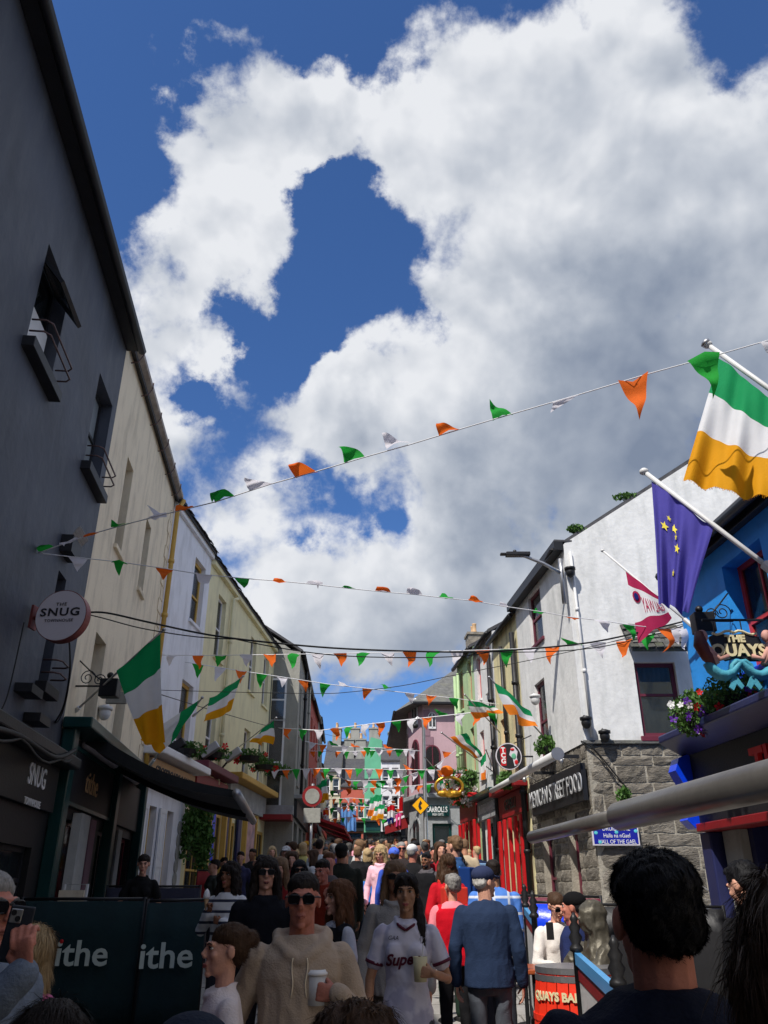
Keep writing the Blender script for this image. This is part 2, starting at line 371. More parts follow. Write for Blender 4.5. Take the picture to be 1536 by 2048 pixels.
def window(fac, h, fm, depth=.16, fr=.06, rails=(.5,), mull=(), sill=None, pane='glass', drape=None, silld=.06, sillh=.08, y=0, backing=True, sillx=.06):
    u0, u1, z0, z1 = h; p = fac.root; y0 = y + depth; y1 = y0 + .06
    b = MB(); b.box(u0,u0+fr,y0,y1,z0,z1); b.box(u1-fr,u1,y0,y1,z0,z1); b.box(u0+fr,u1-fr,y0,y1,z1-fr,z1); b.box(u0+fr,u1-fr,y0,y1,z0,z0+fr)
    H = z1-z0
    for r_ in rails: b.box(u0+fr,u1-fr,y0-.006,y1-.01,z0+H*r_-.025,z0+H*r_+.025)
    for q in mull:
        c = u0+(u1-u0)*q; b.box(c-.015,c+.015,y0+.008,y1-.012,z0+fr,z1-fr)
    wd = b.build('window', M_[fm], p)
    cuts = [z0+fr] + [z0+H*r_ for r_ in rails] + [z1-fr]
    for k in range(len(cuts)-1):
        pa = MB().box(u0+fr-.005,u1-fr+.005,y0+.025,y0+.035,cuts[k]+.003,cuts[k+1]-.003).build('pane', M_[pane], wd)
    if drape:
        d = MB(); n = 14
        zz = z0+H*drape[1] if len(drape) > 1 else z0+.05
        for k in range(n):
            a = u0+fr+(u1-u0-2*fr)*k/n; c = u0+fr+(u1-u0-2*fr)*(k+1)/n
            d.quad((a,y0+.075-.012*(k%2),zz),(c,y0+.075-.012*((k+1)%2),zz),(c,y0+.075-.012*((k+1)%2),z1-fr),(a,y0+.075-.012*(k%2),z1-fr))
        d.build('curtain', M_[drape[0]], wd)
    if sill: bevel(MB().box(u0-sillx,u1+sillx,y-silld,y+depth-.004,z0-sillh,z0-.002).build('sill', M_[sill], wd), .008)
    return wd
def shell(fac, z1, depth, m, roofm=None, ridge=None, ov=.2, side=True, z0=0, gut=None, tiles=False):
    """the rest of the house behind its front: side and back walls, an upright dark sheet painted in for unlit rooms and a pitched roof whose ridge runs along the street"""
    w = fac.w; b = MB(); t = .28
    yr = depth/2; zr = ridge if ridge else z1
    if side:
        for x in (0.0, w):
            x0, x1 = (x, x+.2) if x == 0 else (x-.2, x)
            b.prism([(0,0)]*0 or [(t+.002,z0),(depth,z0),(depth,z1-.002),(yr,zr-.03),(t+.002,z1-.002)], x0, x1, M=Matrix(((0,1,0,0),(1,0,0,0),(0,0,1,0),(0,0,0,1))))
        b.box(0.2,w-.2,depth-.2,depth,z0,z1-.004)
        b.box(0.2,w-.2,t+.45,t+.5,z0,z1-.2,1)  # dark sheet in place of room shade behind the windows
        b.build('side_wall', [m, M_['dim']], fac.root)
    if roofm:
        r = MB(); k = (zr-z1)/yr; th = .1
        r.prism([(-ov,z1-ov*k),(yr,zr),(depth+ov,z1-ov*k),(depth+ov,z1-ov*k+th),(yr,zr+th),(-ov,z1-ov*k+th)], -.02, w+.02, M=Matrix(((0,1,0,0),(1,0,0,0),(0,0,1,0),(0,0,0,1))))
        r.build('roof', roofm, fac.root)
        if tiles: slates(fac, z1, yr, zr, ov, k, roofm)
    if gut:
        zz = z1-ov*k-.02 if roofm else z1
        MB().tube([(0,-ov-.03,zz),(w,-ov-.03,zz)], .07, 8).build('gutter', gut, fac.root, smooth=True)
def slates(fac, z1, yr, zr, ov, k, m):
    """the ragged first courses of slates along the eave"""
    base = MB().box(-.145,.145,-.02,.34,.0,.014).mesh('slate', m)
    n = min(150, int(fac.w/.3)); ang = math.atan(k); rr = random.Random(3)
    for c in range(2):
        for i in range(n):
            yy = -ov-.05+c*.24; x = (i+.5+(c%2)*.5)*fac.w/n
            if x > fac.w-.1: continue
            inst('slate', base, fac.root, (x, yy+rr.uniform(-.025,.02), z1+yy*k+.118+c*.012), (ang+rr.uniform(-.03,.03), rr.uniform(-.03,.03), rr.uniform(-.03,.03)), (fac.w/n/.305, 1, 1))
def pipe(fac, pts, m, r=.045, name='downpipe'):
    b = MB().tube([Vector(p) for p in pts], r, 8)
    for i in range(len(pts)-1):
        a, c = Vector(pts[i]), Vector(pts[i+1])
        if abs(a.z-c.z) > 1.2:
            n = int(abs(a.z-c.z)/1.6)
            for k in range(1, n+1):
                q = a.lerp(c, k/(n+1)); b.tube([q-Vector((0,0,.04)), q+Vector((0,0,.04))], r*1.35, 8)
    return b.build(name, m, fac.root, smooth=True)
def chimney(fac, x, y, z0, z1, w=.7, d=1.2, pots=3, m='grey'):
    b = MB().box(x-w/2,x+w/2,y-d/2,y+d/2,z0,z1).box(x-w/2-.06,x+w/2+.06,y-d/2-.06,y+d/2+.06,z1,z1+.12)
    ch = b.build('chimney', M_[m], fac.root)
    for k in range(pots):
        yy = y-d/2+(k+.5)*d/pots
        MB().lathe([(.11,z1+.12),(.13,z1+.2),(.10,z1+.25),(.10,z1+.55),(.12,z1+.6)], 10, (x,yy,0)).build('chimney_pot', M_['board_tan'], ch, smooth=True)
    return ch
def quoins(fac, x, z0, z1, side, m, h=.32):
    z = z0; k = 0
    while z+h < z1:
        L_ = .42 if k%2 else .28
        a, c = (x-L_, x-.004) if side < 0 else (x+.004, x+L_)
        bevel(MB().box(a,c,-.025,-.002,z+.012,z+h-.012).build('quoin_stone', m, fac.root), .008, 1); z += h; k += 1

LD = -.103                                               # the near stretch of the street drifts left
LX = lambda Y: -3.3 + LD*Y
RX = lambda Y: 5.548 + LD*Y
# ---- ground
def ground():
    b = MB(); ys = [-40, 0, 20, 40, 60, 75, 120, 400]
    for i in range(len(ys)-1):
        b.quad((-250,ys[i],gz(ys[i])),(250,ys[i],gz(ys[i])),(250,ys[i+1],gz(ys[i+1])),(-250,ys[i+1],gz(ys[i+1])))
    b.build('street', M_['ground'], kind='structure')
    rr = random.Random(5); th = math.atan(.058)
    st = bpy.data.objects['street']
    mesh = {}
    for k in range(4):
        w = (.38,.5,.6,.45)[k]
        q = MB().prism([(-w/2,0),(w/2,0),(w/2,.022),(w/2-.012,.03),(-w/2+.012,.03),(-w/2,.022)], -.29, .29)
        mesh[k] = (w, q.mesh('paving_stone', M_['paver']))
    n = 0; Y = 5.4
    while Y < 22 and n < 290:
        x = LX(Y)+1.6+rr.random()*.4 if Y > 9.4 else -.9+rr.random()*.3
        xe = 3.0 if Y < 10 else 2.2
        while x < xe and n < 290:
            k = rr.randrange(4); w = mesh[k][0]
            inst('paving_stone', mesh[k][1], st, (x+w/2, Y, gz(Y)-.006+rr.uniform(0,.003)), (th+rr.uniform(-.004,.004), rr.uniform(-.004,.004), rr.uniform(-.006,.006)), (1-.02/w, .97, 1)); n += 1; x += w
        Y += .585
ground()
# ---- LEFT 1: charcoal townhouse
f = Fac('charcoal_townhouse', 'tall charcoal grey rendered townhouse with black windows beside the cream house', 'house', (LX(-9), -9), (LX(11.3), 11.3), base=gz(0))
D1 = f; EV = 10.52 - f.base
H = [f.rect((98,487),(98,776)), f.rect((200,745),(195,985)), f.rect((-60,850),(13,1188)), f.rect((118,1140),(93,1378))]
print('dark win', [[round(v,2) for v in h] for h in H], 'w', f.w)
# further windows of the same rows toward and behind the camera
W1 = H[0]; pitch = H[1][0]-H[0][0]
H[2] = (H[3][0]-pitch, H[3][1]-pitch, H[3][2], H[3][3])
for k in range(1, 4): 
    if W1[0]-pitch*k > .5: H.append((W1[0]-pitch*k, W1[1]-pitch*k, W1[2], W1[3]))
wall(f, 3.4, EV, H, M_['dark'])
for i, h in enumerate(H):
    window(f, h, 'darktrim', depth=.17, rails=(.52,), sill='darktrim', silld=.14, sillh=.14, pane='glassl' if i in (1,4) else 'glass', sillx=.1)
    if i in (0,1,3):                                      # sill guard rails
        b = MB()
        for zz, dd in ((.28,.24),(.12,.24)):
            b.tube([(h[0]-.02,-.02,h[2]+zz),(h[0]-.02,-dd+.06,h[2]+zz),(h[0]+.04,-dd,h[2]+zz),(h[1]-.04,-dd,h[2]+zz),(h[1]+.02,-dd+.06,h[2]+zz),(h[1]+.02,-.02,h[2]+zz)], .012, 6)
        b.build('guard_rail', M_['rail'], f.root, smooth=True)
h = H[0]                                                  # the upper sash tilted outward, blind behind it
q = Matrix.Translation((0,.1,h[3]-.06)) @ Matrix.Rotation(R(-38),4,'X')
b = MB(); L_ = (h[3]-h[2])*.40
for bx in ((h[0]+.05,h[0]+.11,0,.05,-L_,0),(h[1]-.11,h[1]-.05,0,.05,-L_,0),(h[0]+.11,h[1]-.11,0,.05,-.07,0),(h[0]+.11,h[1]-.11,0,.05,-L_,-L_+.07)): b.box(*bx, M=q)
ca = b.build('open_casement', M_['darktrim'], f.root)
MB().box(h[0]+.11,h[1]-.11,.02,.03,-L_+.07,-.07,M=q).build('pane', M_['glass'], ca)
MB().box(h[0]+.07,h[1]-.07,.13,.15,h[2]+.07,h[2]+(h[3]-h[2])*.5).build('blind', M_['plastic_w'], f.root)
shell(f, EV, 9, M_['dark'], M_['slate'], EV+3.2, ov=.24, gut=M_['darktrim'])
bevel(MB().box(0,f.w,-.2,-.002,EV-.2,EV-.06).build('eaves_board', M_['darktrim'], f.root), .01)
# arched bird-spiked hood between the windows
c0 = f.uv(108,1150); c1 = f.uv(128,1075)
b = MB().box(c0[0]-.0,c0[0]+.45,-.16,-.003,c0[1]+.35,c1[1]); hood = b.build('lamp_hood', M_['darktrim'], f.root)
b = MB()
for i in range(26):
    x = c0[0]+.45*i/25
    for s_ in (-1,0,1): b.tube([(x,-.14,c1[1]),(x+s_*.03,-.20-.03*abs(s_),c1[1]+.12)], .003, 3)
b.build('bird_spikes', M_['metal'], hood)
# ground floor: black shopfront of the townhouse
sf = [f.rect((-200,1500),(30,1800))]
wall(f, 0, 3.4, [(f.w-2.6,f.w-.5,.5,2.35),(f.w-5.4,f.w-3.0,.1,2.35)], M_['blackwall'], y=-.02, t=.26)
window(f, (f.w-2.6,f.w-.5,.5,2.35), 'darktrim', depth=.06, rails=(.8,), mull=(.5,)); window(f, (f.w-5.4,f.w-3.0,.1,2.35), 'darktrim', depth=.06, rails=(.8,), mull=(.5,))
def board(fac, u0, u1, z0, z1, y, m, name='fascia', th=.08, frame=None):
    o = bevel(MB().box(u0,u1,y-th,y,z0,z1).build(name, M_[m], fac.root), .01)
    if frame:
        b = MB()
        for bx in ((u0,u1,z1-.05,z1),(u0,u1,z0,z0+.05),(u0,u0+.05,z0+.05,z1-.05),(u1-.05,u1,z0+.05,z1-.05)): b.box(bx[0],bx[1],y-th-.02,y-th+.002,bx[2],bx[3])
        b.build('moulding', M_[frame], o)
    return o
a = f.uv(115,1535,.1); print('dark fascia top', a, f.uv(100,1605,.1), f.uv(0,1475,.1), f.uv(0,1600,.1))
fz1 = a[1]; fz0 = f.uv(98,1607,.1)[1]
fb = board(f, f.w-6, f.w-.12, fz0-.1, fz1, -.022, 'blackwall')
bevel(MB().box(f.w-6.1,f.w-.02,-.34,-.024,fz1,fz1+.14).build('cornice', M_['darktrim'], f.root), .02)
tu = f.uv(77,1555,.12)
text('lettering', 'SNUG', .34, M_['let_w'], fb, (tu[0],-.108,tu[1]), sx=.8, ext=.006, off=.004)
text('lettering', 'THE', .11, M_['let_w'], fb, (tu[0],-.108,tu[1]+.27), sx=.9, ext=.005)
text('lettering', 'TOWNHOUSE', .12, M_['let_w'], fb, (tu[0]-.02,-.108,tu[1]-.3), sx=.85, ext=.005)
for k, (px,py) in enumerate([(40,1382),(57,1440)]):
    p = f.uv(px,py); MB().box(p[0]-.22,p[0]+.22,-.2,-.003,p[1]-.05,p[1]+.05).build('wall_light', M_['darktrim'], f.root)
# ---- LEFT 2: cream house
f = Fac('cream_house', 'cream rendered house with deep narrow windows next to the charcoal townhouse', 'house', (LX(11.3), 11.3), (LX(17.5), 17.5)); D2 = f
EV = 10.52 - f.base
H = [f.rect((256,913),(241,1112)), f.rect((294,1036),(284,1192)), f.rect((193,1263),(183,1480)), f.rect((240,1353),(230,1560))]
print('cream win', [[round(v,2) for v in h] for h in H], 'w', f.w, f.base)
wall(f, 3.3, EV, H, M_['cream'], t=.3)
for i, h in enumerate(H): window(f, h, 'wood_g', depth=.24, fr=.07, sill='cream', silld=.06, sillx=.04, drape=('curtain',.45))
shell(f, EV, 8, M_['cream'], M_['slate'], EV+3, ov=.1)
MB().prism([(-.19,.06),(-.19,.15),(-.03,.15),(-.03,.02),(-.10,.02)], 0, f.w, M=Matrix.Translation((0,0,EV-.02)) @ Matrix(((0,1,0,0),(1,0,0,0),(0,0,1,0),(0,0,0,1)))).build('gutter', M_['gut'], f.root)
for k in range(6): MB().tube([(.4+k*1.05,-.005,EV-.16),(.4+k*1.05,-.13,EV-.12),(.4+k*1.05,-.20,EV+.02),(.4+k*1.05,-.20,EV+.15)], .012, 5).build('gutter_bracket', M_['rail'], f.root)
quoins(f, f.w-.12, 3.4, EV-.3, -1, M_['cream'])
pipe(f, [(f.w-.02,-.22,EV),(f.w-.05,-.1,EV-.3),(f.w-.05,-.09,3.0)], M_['wood_y'], .055)
chimney(f, f.w+.1, .75, EV-.3, at(374,985,17.7).z-f.base-.3, .5, .6, 1, 'grey')
# pub front, dark green
wall(f, 0, 3.3, [(.5,2.2,.1,2.2),(3.0,4.4,.1,2.2),(4.9,5.9,.1,2.2)], M_['blackwall'], y=-.02)
for h, mm in (((.5,2.2,.1,2.2),'wood_g'),((3.0,4.4,.1,2.2),'darktrim'),((4.9,5.9,.1,2.2),'wood_m')): window(f, h, mm, depth=.1, rails=(.3,), mull=(.5,), y=-.02)
fz = 3.25
board(f, .25, 3.3, 2.35, 3.15, -.022, 'darktrim', frame='wood_g'); board(f, 3.5, 6.1, 2.35, 3.15, -.022, 'blackwall')
for k, x in enumerate((.1, 3.4, 6.1)): bevel(MB().box(x-.12,x+.12,-.2,-.023,0,3.3).build('pilaster', M_['wood_g'], f.root), .015)
bevel(MB().box(-.1,f.w,-.42,-.023,3.3,3.45).build('cornice', M_['wood_g'], f.root), .02)
text('lettering', 'tithe', .45, M_['board_tan'], f.root, (1.75,-.108,2.75), ext=.006)
MB().box(1.2,1.75,-.16,-.03,.1,2.3).build('door_leaf', M_['curtain'], f.root)
for x, mm in ((2.45,'pinktrim'),(4.65,'stone2')): MB().box(x-.18,x+.18,-.06,-.024,.05,2.3).build('door_surround', M_[mm], f.root)
# ---- LEFT 3: white house with yellow windows
JL = (LX(17.5), 17.5); f = Fac('white_house', 'narrow white house with ochre yellow windows between cream and yellow houses', 'house', JL, (-4.85, 20.9)); D3 = f
EV = 8.85+1.82 - f.base - .12
H = [f.rect((392,1113),(395,1255)), f.rect((364,1356),(371,1495))]
H[0] = (H[0][0], H[0][0]+.95, H[0][2], H[0][3]); H[1] = (H[0][0], H[0][1], H[1][2], H[1][3])
print('white win', [[round(v,2) for v in h] for h in H], 'w', f.w, f.base)
GH = [(.65,1.25,.3,2.6),(1.85,2.45,.3,2.6)]
wall(f, 0, EV, H+GH, M_['white'])
for h in H: window(f, h, 'wood_y', depth=.12, fr=.09, rails=(.45,), sill='white', silld=.06, drape=('curtain',.3))
for h in GH:
    window(f, h, 'wood_y', depth=.14, fr=.1, rails=(.4,.7), y=0)
    for s_, x in ((-1,h[0]-.46),):
        b = MB(); 
        for bx in ((0,.07,0,2.3),(.36,.43,0,2.3),(.07,.36,2.2,2.3),(.07,.36,0,.1),(.07,.36,1.1,1.2)): b.box(x+bx[0],x+bx[1],-.06,-.02,.3+bx[2],.3+bx[3])
        for z in (.40,1.50): b.box(x+.07,x+.36,-.045,-.03,z,z+1.0); b.box(x+.12,x+.31,-.055,-.045,z+.08,z+.92)
        b.build('shutter', M_['wood_w'], f.root)
for k in range(6):
    zz = .9+k*.28; MB().prism([(2.95+.13*math.cos(t_*R(30)), zz+.15*math.sin(t_*R(30))) for t_ in range(12)], -.03, -.003).build('oval_plaque', M_['grey'], f.root)
shell(f, EV, 8, M_['white'], M_['slate'], EV+3, ov=.14, tiles=True)
bevel(MB().box(0,f.w,-.09,-.002,EV-.22,EV-.06).build('eaves_board', M_['wood_w'], f.root), .01)
bevel(MB().box(-.1,f.w+.1,-.5,-.002,3.55,3.72).build('cornice', M_['wood_w'], f.root), .03)
fb = board(f, .1, 3.2, 3.02, 3.5, -.003, 'board_tan', th=.2)
text('lettering', 'CROSSROADS & MAKE', .27, M_['let_b'], fb, (1.65,-.21,3.26), ext=.008, off=.004)
# ---- LEFT 4: yellow house
f = Fac('yellow_house', 'long pale yellow house with blue and yellow shopfront', 'house', (-4.85, 20.9), (-4.18, 30.0)); D4 = f
EV = 8.6+1.82 - f.base
up = [f.rect((439,1180),(443,1325)), f.rect((503,1272),(508,1393)), f.rect((529,1312),(534,1420))]
lo = [f.rect((416,1420),(420,1530)), f.rect((490,1452),(498,1526)), f.rect((516,1460),(530,1533))]
print('yellow win', [[round(v,2) for v in h] for h in up+lo], 'w', f.w, f.base)
zu0, zu1 = sum(h[2] for h in up)/3, sum(h[3] for h in up)/3
zl1 = sum(h[3] for h in lo)/3; zl0 = zl1-(zu1-zu0)*1.05
cs = [.9, 4.0, 6.2, 8.2] if False else [ (h[0]) for h in up]
H = [(c, c+.85, zu0, zu1) for c in cs]+[(c, c+.85, zl0, zl1) for c in cs]
G = [(.3,1.5,.3,2.9),(2.4,3.3,.5,2.7),(4.0,4.9,.1,2.6),(7.9,8.9,.1,2.6)]
wall(f, 0, EV, H+G, M_['yellow'])
for h in H: window(f, h, 'wood_w', depth=.12, fr=.06, sill='yellow', silld=.07, drape=('curtain',.5))
for h in G: window(f, h, 'wood_y', depth=.05, fr=.09, rails=(.35,), mull=(.5,), y=-.04, pane='glass')
shell(f, EV, 8, M_['yellow'], M_['slate'], EV+3, ov=.14, tiles=True, gut=None)
bevel(MB().box(0,f.w,-.12,-.002,EV-.22,EV-.04).build('eaves_board', M_['yellow'], f.root), .01)
pipe(f, [(2.7,-.12,EV-.3),(2.3,-.09,EV-.45),(2.3,-.09,3.4)], M_['yellow'], .05)
chimney(f, f.w-.5, 2.4, EV+.6, EV+2.0, .7, 1.1, 3, 'grey')
for x, mm in ((2.1,'blueg'),(3.55,'blued'),(5.1,'blued')): bevel(MB().box(x-.2,x+.2,-.12,-.045,.05,3.0).build('pilaster', M_[mm], f.root), .01)
for x in (1.8,3.38,3.9,5.9,7.3): bevel(MB().box(x-.06,x+.06,-.15,-.003,.05,3.0).build('post', M_['wood_y'], f.root), .01)
board(f, 3.6, 8.6, 3.05, 3.7, -.003, 'stone2', th=.12); bevel(MB().box(3.4,8.8,-.5,-.002,3.72,3.9).build('cornice', M_['wood_y'], f.root), .03)
board(f, .2, 3.3, 3.05, 3.5, -.003, 'redd', th=.12); bevel(MB().box(.1,3.3,-.42,-.002,3.55,3.75).build('cornice', M_['wood_m'], f.root), .03)
b = MB().box(6.1,7.2,-.1,-.003,.9,2.9); mu = b.build('painted_panel', mat('faded mural', (.5,.3,.3), .7, .5, 3, .1, stain=(.08,.2,.4,.9)), f.root)
# ---- LEFT 5: grey building standing proud, red and blue houses beyond it
f = Fac('grey_rendered_house', 'grey cement rendered house standing forward past the yellow house', 'house', (-3.2, 30.0), (-3.45, 38.0)); D5 = f
EV = 8.45+1.82 - f.base
sd = Fac(None, '', '', (-6.2, 30.0), (-3.2, 30.0), base=f.base); sd.root = f.root
# side wall faces the camera: built in the house's own space
def sidewall(fac, p0, p1, z0, z1, holes, m, name='side_wall', t=.28, gable=None):
    g = Fac(None, '', '', p0, p1, base=fac.base)
    e = bpy.data.objects.new('side_front', None); C.objects.link(e)
    e.location = (p0[0], p0[1], fac.base); e.rotation_euler = (0,0,math.atan2(p1[1]-p0[1], p1[0]-p0[0]))
    bpy.context.view_layer.update()
    g.root = e; return g
H = [(.3,1.1,3.6,5.5),(.9,1.7,5.9,7.4),(2.9,3.6,3.8,5.6),(2.9,3.6,6.0,7.5),(5.5,6.2,3.8,5.6),(5.5,6.2,6.0,7.5)]
H = [(.8,1.5,3.8,5.6),(.8,1.5,6.0,7.4),(3.4,4.1,3.8,5.6),(3.4,4.1,6.0,7.4),(6.0,6.7,3.8,5.6),(6.0,6.7,6.0,7.4)]
wall(f, 0, EV, H+[(.6,2.2,.2,2.5),(3.4,5.0,.2,2.5),(6.0,7.4,.2,2.5)], M_['grey'])
for h in H: window(f, h, 'wood_w', depth=.1, fr=.07, sill='grey')
for h in ((.6,2.2,.2,2.5),(3.4,5.0,.2,2.5),(6.0,7.4,.2,2.5)): window(f, h, 'darktrim', depth=.1, fr=.09, rails=(.75,), mull=(.5,))
shell(f, EV, 8, M_['grey'], M_['slate'], EV+2.6, ov=.1, gut=M_['iron'])
board(f, .1, 7.8, 2.6, 3.2, -.003, 'blackwall', th=.12); bevel(MB().box(0,7.9,-.45,-.002,3.22,3.36).build('cornice', M_['stone2'], f.root), .02)
pipe(f, [(2.5,-.1,EV),(2.5,-.08,3.4)], M_['iron'], .06); pipe(f, [(5.2,-.1,EV),(5.2,-.08,3.4)], M_['grey'], .05)
# windows on the flank that faces down the street (framed outward of the side wall)
for (y0_, y1_, z0_, z1_) in ((.45,1.1,5.9,7.5),(.45,1.05,2.9,6.0)):
    b = MB().box(-.05,-.004,y0_,y1_,z0_,z1_); w_ = b.build('window', M_['wood_w'], f.root)
    MB().box(-.056,-.051,y0_+.07,y1_-.07,z0_+.07,(z0_+z1_)/2-.03).build('pane', M_['glass'], w_); MB().box(-.056,-.051,y0_+.07,y1_-.07,(z0_+z1_)/2+.03,z1_-.07).build('pane', M_['glass'], w_)
b = MB().box(-.35,-.01,1.0,1.45,4.6,7.6); b.build('slate_hung_bay', M_['slategrey'], f.root)
b = MB().box(-.5,-.01,-.02,1.6,2.65,2.95); b.build('side_fascia', M_['stone2'], f.root)
MB().box(-.9,-.01,.0,1.6,2.45,2.62).build('red_awning', M_['redd'], f.root)
def simple_house(name, label, p0, p1, ev, m, wins, ridge=2.2, roofm='slate', wm='wood_w', shop='darktrim', fas='blackwall', depth=8, gut=None, base=None, chim=0, chy=None, ws=.8, hs=1.35, rows=(3.7,6.0), shopw=1.4):
    f = Fac(name, label, 'house', p0, p1, base=base); e = ev - f.base
    sp = f.w/wins; H = []
    for k in range(wins):
        for z in rows:
            if z+hs < e-.1: H.append((sp*(k+.5)-ws/2, sp*(k+.5)+ws/2, z, z+hs))
    ns = max(1, int(f.w/(shopw+.8))); ss = f.w/ns; G = [(ss*(k+.5)-shopw/2, ss*(k+.5)+shopw/2, .15, 2.4) for k in range(ns)]
    wall(f, 0, e, H+G, M_[m])
    for q_, h in enumerate(H): window(f, h, wm, depth=.1, fr=.07, sill=m, drape=[('curtain',.5),None,('curtain',.2)][(q_+wins) % 3])
    for h in G: window(f, h, shop, depth=.1, fr=.09, rails=(.75,), mull=(.5,))
    shell(f, e, depth, M_[m], M_[roofm], e+ridge, ov=.12, gut=gut)
    board(f, .1, f.w-.1, 2.5, 3.05, -.003, fas, th=.12); bevel(MB().box(0,f.w,-.35,-.002,3.07,3.2).build('cornice', M_[shop], f.root), .02)
    for k in range(chim): chimney(f, f.w*(k+.5)/chim if chy is None else chy, depth/2, e+ridge-.6, e+ridge+1.1, .8, 1.4, 4)
    return f
simple_house('red_terrace_house', 'brick red terrace house past the grey rendered house', (-3.45,38), (-3.55,44), 10.3, 'redwall', 3, gut=M_['iron'], shop='redd', fas='redd')
simple_house('blue_grey_terrace_house', 'blue grey terrace house furthest up on the shaded row', (-3.55,44), (-3.9,52), 10.6, 'grey', 3, gut=M_['iron'])
simple_house('distant_cream_house', 'low cream house at the far bend of the shaded row', (-3.9,52), (-4.3,63), 9.2, 'beige', 4, shop='red', fas='red')

# the same street goes on behind the camera
simple_house('rear_grey_house', 'tall grey house on the shaded side behind the charcoal townhouse', (LX(-30),-30), (LX(-9),-9), 10.5, 'grey', 6, base=-1.8)
simple_house('rear_cream_row', 'cream row on the sunny side down by the river', (RX(3.0),3.0), (RX(-30),-30), 9.0, 'cream', 9, base=-1.8)
# grey_row_behind
simple_house('sky_blocking_house', 'unseen grey house added across the street behind the camera to block skylight', (9,-15), (-7,-15), 12.0, 'grey', 5, base=-1.4)
# the house across the street is unseen, added to darken the near crowd
# ---- RIGHT 1: white corner house above a limestone ground floor
f = Fac('white_corner_house', 'weathered white corner house on a limestone base at the lane', 'house', (RX(20.2), 20.2), (3.9, 16.0), base=gz(16)-.05); E1 = f
EV = 8.7 - f.base; SZ = 4.5 - f.base
hu = f.rect((1061,1191),(1085,1275)); hl = f.rect((1072,1368),(1095,1500))
hu = (hu[0]-.25, hu[1]+.1, hu[2], hu[3]); hl = (hl[0]-.15, hl[1]+.2, SZ+.02, hl[3])
print('R1 win', hu, hl, 'w', f.w, 'stone', SZ)
wall(f, SZ, EV, [hu, hl], M_['white2'], t=.35)
for h in (hu, hl): window(f, h, 'wood_m', depth=.07, fr=.08, rails=(.5,), sill='wood_m', silld=.05)
DR = [f.rect((1068,1655),(1110,1800)), f.rect((1128,1640),(1150,1800))]
H = [(.7,1.6,.0,2.3),(2.6,3.2,.9,2.3)]
wall(f, 0, SZ, H, M_['mortar'], t=.5, y=.035)
for h in H: window(f, h, 'wood_m', depth=.14, fr=.1, rails=(.55,), y=.035)
def stones(fac, z0, z1, u0, u1, holes, m, seed, h=.3, wr=(.3,.75), y=0.0, name='stone_block', limit=290):
    rr = random.Random(seed); z = z0; n = 0; base = []
    for k in range(8):                                   # eight rough-faced blocks shared by all
        b = MB(); nx, nz_ = 5, 3; g = [[None]*(nz_+1) for _ in range(nx+1)]
        pts = []
        for i in range(nx+1):
            for j in range(nz_+1):
                e = 1 if 0 < i < nx and 0 < j < nz_ else 0
                dx = rr.uniform(-.03,.03) if i in (0,nx) else 0; dz = rr.uniform(-.05,.05) if j in (0,nz_) else 0
                pts.append((i/nx-.5+dx*.8, -(.012+e*rr.uniform(.0,.032)), j/nz_-.5+dz*1.0))
        vi = len(b.v); b.v += pts
        for i in range(nx):
            for j in range(nz_):
                a = vi+i*(nz_+1)+j; b.f.append((a,a+nz_+1,a+nz_+2,a+1)); b.m.append(0)
        rim = [vi+i*(nz_+1) for i in range(nx+1)]+[vi+nx*(nz_+1)+j for j in range(1,nz_+1)]+[vi+i*(nz_+1)+nz_ for i in range(nx-1,-1,-1)]+[vi+j for j in range(nz_-1,0,-1)]
        bk = len(b.v); b.v += [(b.v[r_][0], .03, b.v[r_][2]) for r_ in rim]; L_ = len(rim)
        for q in range(L_): b.f.append((rim[q], bk+q, bk+(q+1)%L_, rim[(q+1)%L_])); b.m.append(0)
        base.append(b.mesh('stone_block', m))
    while z < z1-.05:
        hh = min(h*rr.uniform(.6,1.35), z1-z)
        if z1-z-hh < .12: hh = z1-z
        x = u0-rr.uniform(0,.2)
        while x < u1-.02:
            w = rr.uniform(*wr); a, c = max(x,u0), min(x+w,u1)
            if u1-c < .14: c = u1
            x = c
            for hl_ in holes:
                if z+hh > hl_[2]+.03 and z < hl_[3]-.03:
                    if a < hl_[0] < c: c = hl_[0]
                    if a < hl_[1] < c: a = hl_[1]
                    if a >= hl_[0]-.01 and c <= hl_[1]+.01: a = c
            if c-a < .07: continue
            if n < limit: inst(name, rr.choice(base), fac.root, ((a+c)/2, y, z+hh/2), (0,0,0), ((c-a-.036), 1, (hh-.036))); n += 1
        z += hh
    return n
print('stones', stones(f, .9, SZ, 0, f.w, H, M_['stone'], 11, h=.27, y=.035, limit=140))
stones(f, .0, .9, 0, f.w, H, M_['stone'], 12, h=.3, y=.035, limit=40)
# side gable wall along the lane
sx1 = 9.0; az = at(1365,935,16).z - f.base; slope = (az-EV)/(at(1365,935,16).x-3.9)
g = Fac('white_gable_wall', 'big weathered white gable wall with one maroon sash window facing the lane', 'wall', (3.9, 16.0), (sx1, 16.0), base=f.base); G1 = g
hw = g.rect((1267,1324),(1372,1470)); print('gable win', hw)
hw = (hw[0], hw[1], SZ+.12, hw[3])
wall(g, SZ, EV, [hw], M_['white2'], t=.3, u0=.02)
b = MB(); xa = 3.9; b.prism([(.02,EV),(g.w,EV),(g.w,EV+slope*(g.w-1.5)),(4.0,EV+slope*4.0),(.02,EV+.02)], .0, .3); b.build('gable', M_['white2'], g.root)
window(g, hw, 'wood_m', depth=.1, fr=.08, rails=(.56,), drape=('curtain',.75), sill='wood_m', silld=.06, sillh=.1)
wall(g, 0, SZ, [], M_['mortar'], t=.4, y=.03, u0=.02)
